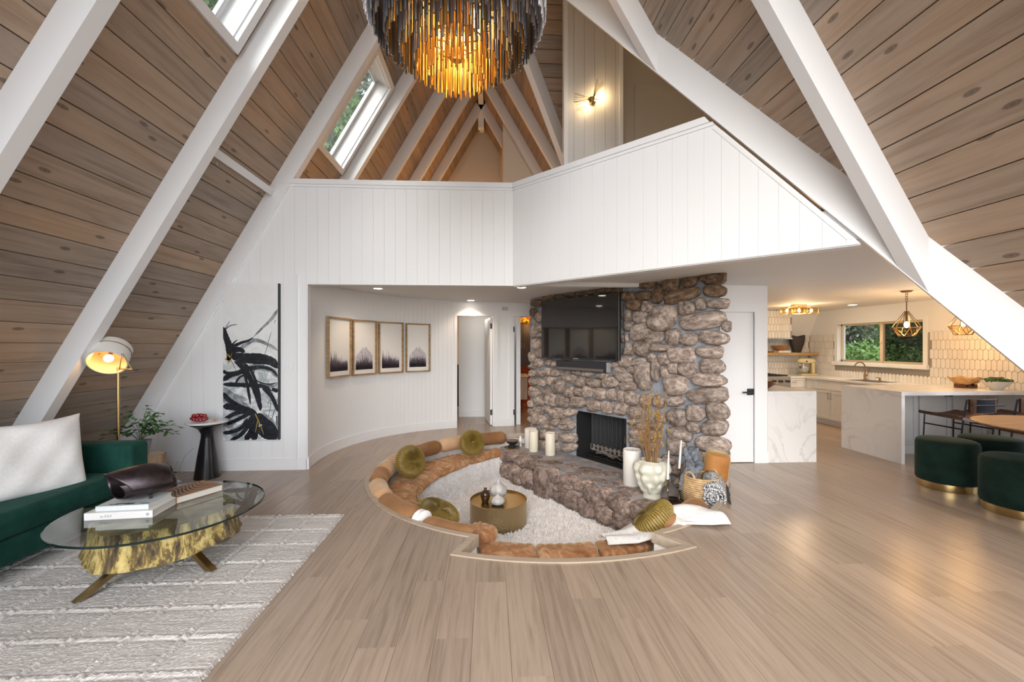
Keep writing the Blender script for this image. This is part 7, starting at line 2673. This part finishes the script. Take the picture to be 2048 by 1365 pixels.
for ti, (r, zb, ln, n, kind) in enumerate(tiers):
    zt2 = zb + ln
    mb = MB()
    for zz in (zt2 - .01, zb + ln * .62):
        mb.tube([(r * math.cos(a), r * math.sin(a), zz - 3.27) for a in np.linspace(0, 2 * PI, 61)[:-1]], .006, 6, closed=True)
    mb.build('ring', BRASSD if kind else RODS, ch, smooth=True, local=True)
    st2 = MB()
    for row in range(2):
        rr_o = r + (.014 if row else -.004)
        for k in range(n):
            a = 2 * PI * (k + .5 * row) / n
            z = zb + (0.055 if row else 0) + .012 * math.sin(k * 2.4)
            mt2 = RODS if kind == 0 else ((RODO if k % 3 == 1 else RODB) if kind == 1 else (RODG if (row == 0 and (k % 2 or ti > 3)) else (RODO if k % 2 else RODB)))
            if row == 0 and ti >= 1 and (ti >= 2 or k % 1 == 0):
                o = bpy.data.objects.new('rod', rod_mesh(ln, mt2))
                COL.objects.link(o)
                o.parent = ch
                o.location = (rr_o * math.cos(a), rr_o * math.sin(a), z - 3.27)
            else:
                st2.cyl((rr_o * math.cos(a), rr_o * math.sin(a), z - 3.27), (rr_o * math.cos(a), rr_o * math.sin(a), z - 3.27 + ln), .0068, 7)
    if st2.v:
        stuff(st2.build('rods', RODS if kind == 0 else (RODB if ti < 5 else RODG), ch, smooth=True, local=True))
# inner frame, lamp holders, hanging stem to the ridge
mb = MB().cyl((0, 0, .12), (0, 0, 3.9), .012, 10)
for a in np.linspace(0, 2 * PI, 7)[:-1]:
    mb.tube([(0, 0, .75), (.60 * math.cos(a), .60 * math.sin(a), .75)], .007, 6)
    mb.tube([(.15 * math.cos(a), .15 * math.sin(a), .30), (0, 0, .28)], .007, 6)
mb.tube([(.15 * math.cos(a), .15 * math.sin(a), .30) for a in np.linspace(0, 2 * PI, 41)[:-1]], .006, 6, closed=True)
mb.lathe([(0, .16), (.05, .17), (.055, .26), (0, .27)], n=20)
mb.build('lamp_frame', BRASSD, ch, smooth=True, local=True)
BULB3 = flat('chandelier_bulb', (1, .8, .5), 0.4, emit=(1.0, 0.72, 0.36), es=60)
for a in np.linspace(0, 2 * PI, 7)[:-1]:
    x, y = .15 * math.cos(a + .3), .15 * math.sin(a + .3)
    MB().lathe([(0, .30), (.013, .30), (.013, .36), (.010, .365), (.016, .40), (.010, .44), (0, .455)], (x, y, 0), 12).build('bulb', BULB3, ch, smooth=True, local=True)
point_light('chandelier_glow', (CHX, CHY, 3.27 + .52), 24, (1, .60, .26), .10)
point_light('chandelier_glow_low', (CHX, CHY, 3.27 + .17), 5, (1, .58, .22), .05)

# ================================================================ SCONCE on the loft wall
sk = thing('wall_sconce', 'brass starburst sconce of thin rods on the loft wall', 'wall lamp', (1.44, 5.985, 4.97))
MB().lathe([(0, 0), (.055, 0), (.055, .02), (.02, .03), (0, .03)], n=20).v
mb = MB().lathe([(0, 0), (.06, 0), (.06, .018), (.03, .03), (.03, .07), (0, .075)], n=20)
mb.v = [(x, -z, y) for x, y, z in mb.v]
mb.build('back_plate', BRASS, sk, smooth=True, local=True)
mb = MB()
for c0, sp, n, L in ((R(200), .62, 17, .27), (R(66), .22, 9, .26), (R(-8), .12, 5, .12)):
    for k in range(n):
        a = c0 + (k / (n - 1) - .5) * 2 * sp
        mb.tube([(0.02 * math.cos(a), -.06, .02 * math.sin(a)), (L * math.cos(a), -.07 - .04 * math.sin(k), L * math.sin(a))], .0028, 5)
mb.build('rays', BRASSD, sk, local=True)
for (x, z) in ((-.075, -.05), (.09, .06)):
    MB().ell((x, -.055, z), (.024, .024, .024), None, 12, 8).build('bulb', flat('sconce_bulb', (1, .8, .5), .4, emit=(1, .72, .36), es=60), sk, smooth=True, local=True)
    point_light('sconce_glow', (1.44 + x * 1.5, 5.985 - .09, 4.97 + z * 1.5), 2.2, (1, .66, .32), .03)

# ================================================================ OUTSIDE: trees and shrubs beyond the windows
GRD = noisy('forest_floor', [(0.35, (0.05, 0.045, 0.02)), (0.65, (0.12, 0.12, 0.05))], nscale=3, rough=.95)
struct(MB().box((7.2, -6, -1.2), (40, 40, -1.0)).build('ground_right', GRD))
struct(MB().box((-40, -20, -1.2), (-5.5, 40, -1.0)).build('ground_left', GRD))
FOL = [noisy('foliage_%s' % nm, [(0.3, a), (0.7, b_)], nscale=2.5, rough=.55, spec=.4) for nm, a, b_ in (('light', (0.12, 0.24, 0.05), (0.34, 0.52, 0.17)), ('mid', (0.03, 0.075, 0.02), (0.10, 0.19, 0.06)), ('grey', (0.16, 0.19, 0.14), (0.42, 0.46, 0.36)))]
BRKM = noisy('tree_bark', [(0.35, (0.05, 0.035, 0.025)), (0.65, (0.13, 0.095, 0.07))], scale=(4, 4, 1), nscale=4, rough=.9)


def leafcloud(c, r, n, size, seed):
    g_ = np.random.default_rng(seed)
    d = g_.normal(0, 1, (n, 3))
    d /= np.linalg.norm(d, axis=1)[:, None]
    rad = g_.uniform(0.25, 1, n) ** 0.5
    cl = g_.normal(0, 1, (14, 3))
    cl /= np.linalg.norm(cl, axis=1)[:, None]
    pick = g_.integers(0, 14, n)
    P = np.where((g_.random(n) < .7)[:, None], cl[pick] * .72 + d * rad[:, None] * .36, d * rad[:, None] * .9) * np.array(r) + np.array(c)
    a = g_.normal(0, 1, (n, 3))
    a /= np.linalg.norm(a, axis=1)[:, None]
    b_ = np.cross(a, g_.normal(0, 1, (n, 3)))
    b_ /= np.linalg.norm(b_, axis=1)[:, None]
    s = size * g_.uniform(.6, 1.3, n)[:, None]
    V = np.stack([P - a * s, P + b_ * s * .5, P + a * s, P - b_ * s * .5], 1).reshape(-1, 3)
    mb = MB()
    mb.v = [tuple(p) for p in V.tolist()]
    mb.f = [(4 * i, 4 * i + 1, 4 * i + 2, 4 * i + 3) for i in range(n)]
    return mb


def plant(name, label, cat, base, crown, r, n, size, mat, seed, trunk=True, grp=None):
    t = thing(name, label, cat, base, 0, grp)
    stuff(leafcloud(crown, r, n, size, seed).build('foliage', mat, t))
    if trunk:
        b0 = Vector(base)
        c0 = Vector(crown)
        MB().tube([b0, b0.lerp(c0, .5) + Vector((.1, .05, 0)), c0], [.16, .12, .05], 8).build('trunk', BRKM, t, smooth=True)
    return t


plant('shrub', 'bright green shrub low outside the left half of the kitchen window', 'shrub', (9.2, 9.6, -1), (9.2, 9.9, .85), (1.0, 1.3, .9), 7000, .05, FOL[0], 1, False)
plant('shrub', 'dark shrub filling the kitchen window behind the screened sash', 'shrub', (10.2, 8.2, -1), (10.2, 9.6, 1.2), (1.0, 1.9, 1.4), 8000, .055, FOL[1], 2, False)
plant('tree', 'grey green tree hanging over the top of the kitchen window', 'tree', (11.0, 13.0, -1), (11.0, 12.6, 2.9), (1.8, 2.6, 1.7), 9000, .08, FOL[2], 3)
plant('tree', 'dark tree farther off behind the kitchen window shrubs', 'tree', (13.5, 12.0, -1), (13.5, 12.5, 2.4), (1.6, 3.6, 2.8), 11000, .10, FOL[1], 4)
plant('tree', 'wide dark tree farthest behind the kitchen window', 'tree', (15.5, 16.5, -1), (15.5, 17.0, 2.6), (2.0, 4.0, 3.6), 11000, .12, FOL[1], 8)
o = MB().box((11.2, 8.05, -1), (11.35, 8.7, 1.65)).build('fence_post', flat('weathered_concrete', (0.22, 0.22, 0.21), .9))
rebase(o, (11.27, 8.4, -1))
tag(o, 'grey post standing outside the right half of the kitchen window', 'post')
plant('tree', 'tall tree seen through the skylight beside the chandelier', 'tree', (-6.2, 19.5, -1), (-6.0, 19.5, 12.5), (3.0, 4.5, 3.2), 9000, .16, FOL[2], 5)
plant('tree', 'green tree seen low in the skylight beside the chandelier', 'tree', (-6.0, 16.5, -1), (-5.8, 16.0, 8.6), (2.0, 3.0, 2.3), 9000, .13, FOL[0], 6)
plant('tree', 'tree seen through the upper left skylight', 'tree', (-7.5, 11.5, -1), (-7.0, 11.5, 11.5), (2.6, 3.2, 3.4), 9000, .15, FOL[0], 7)
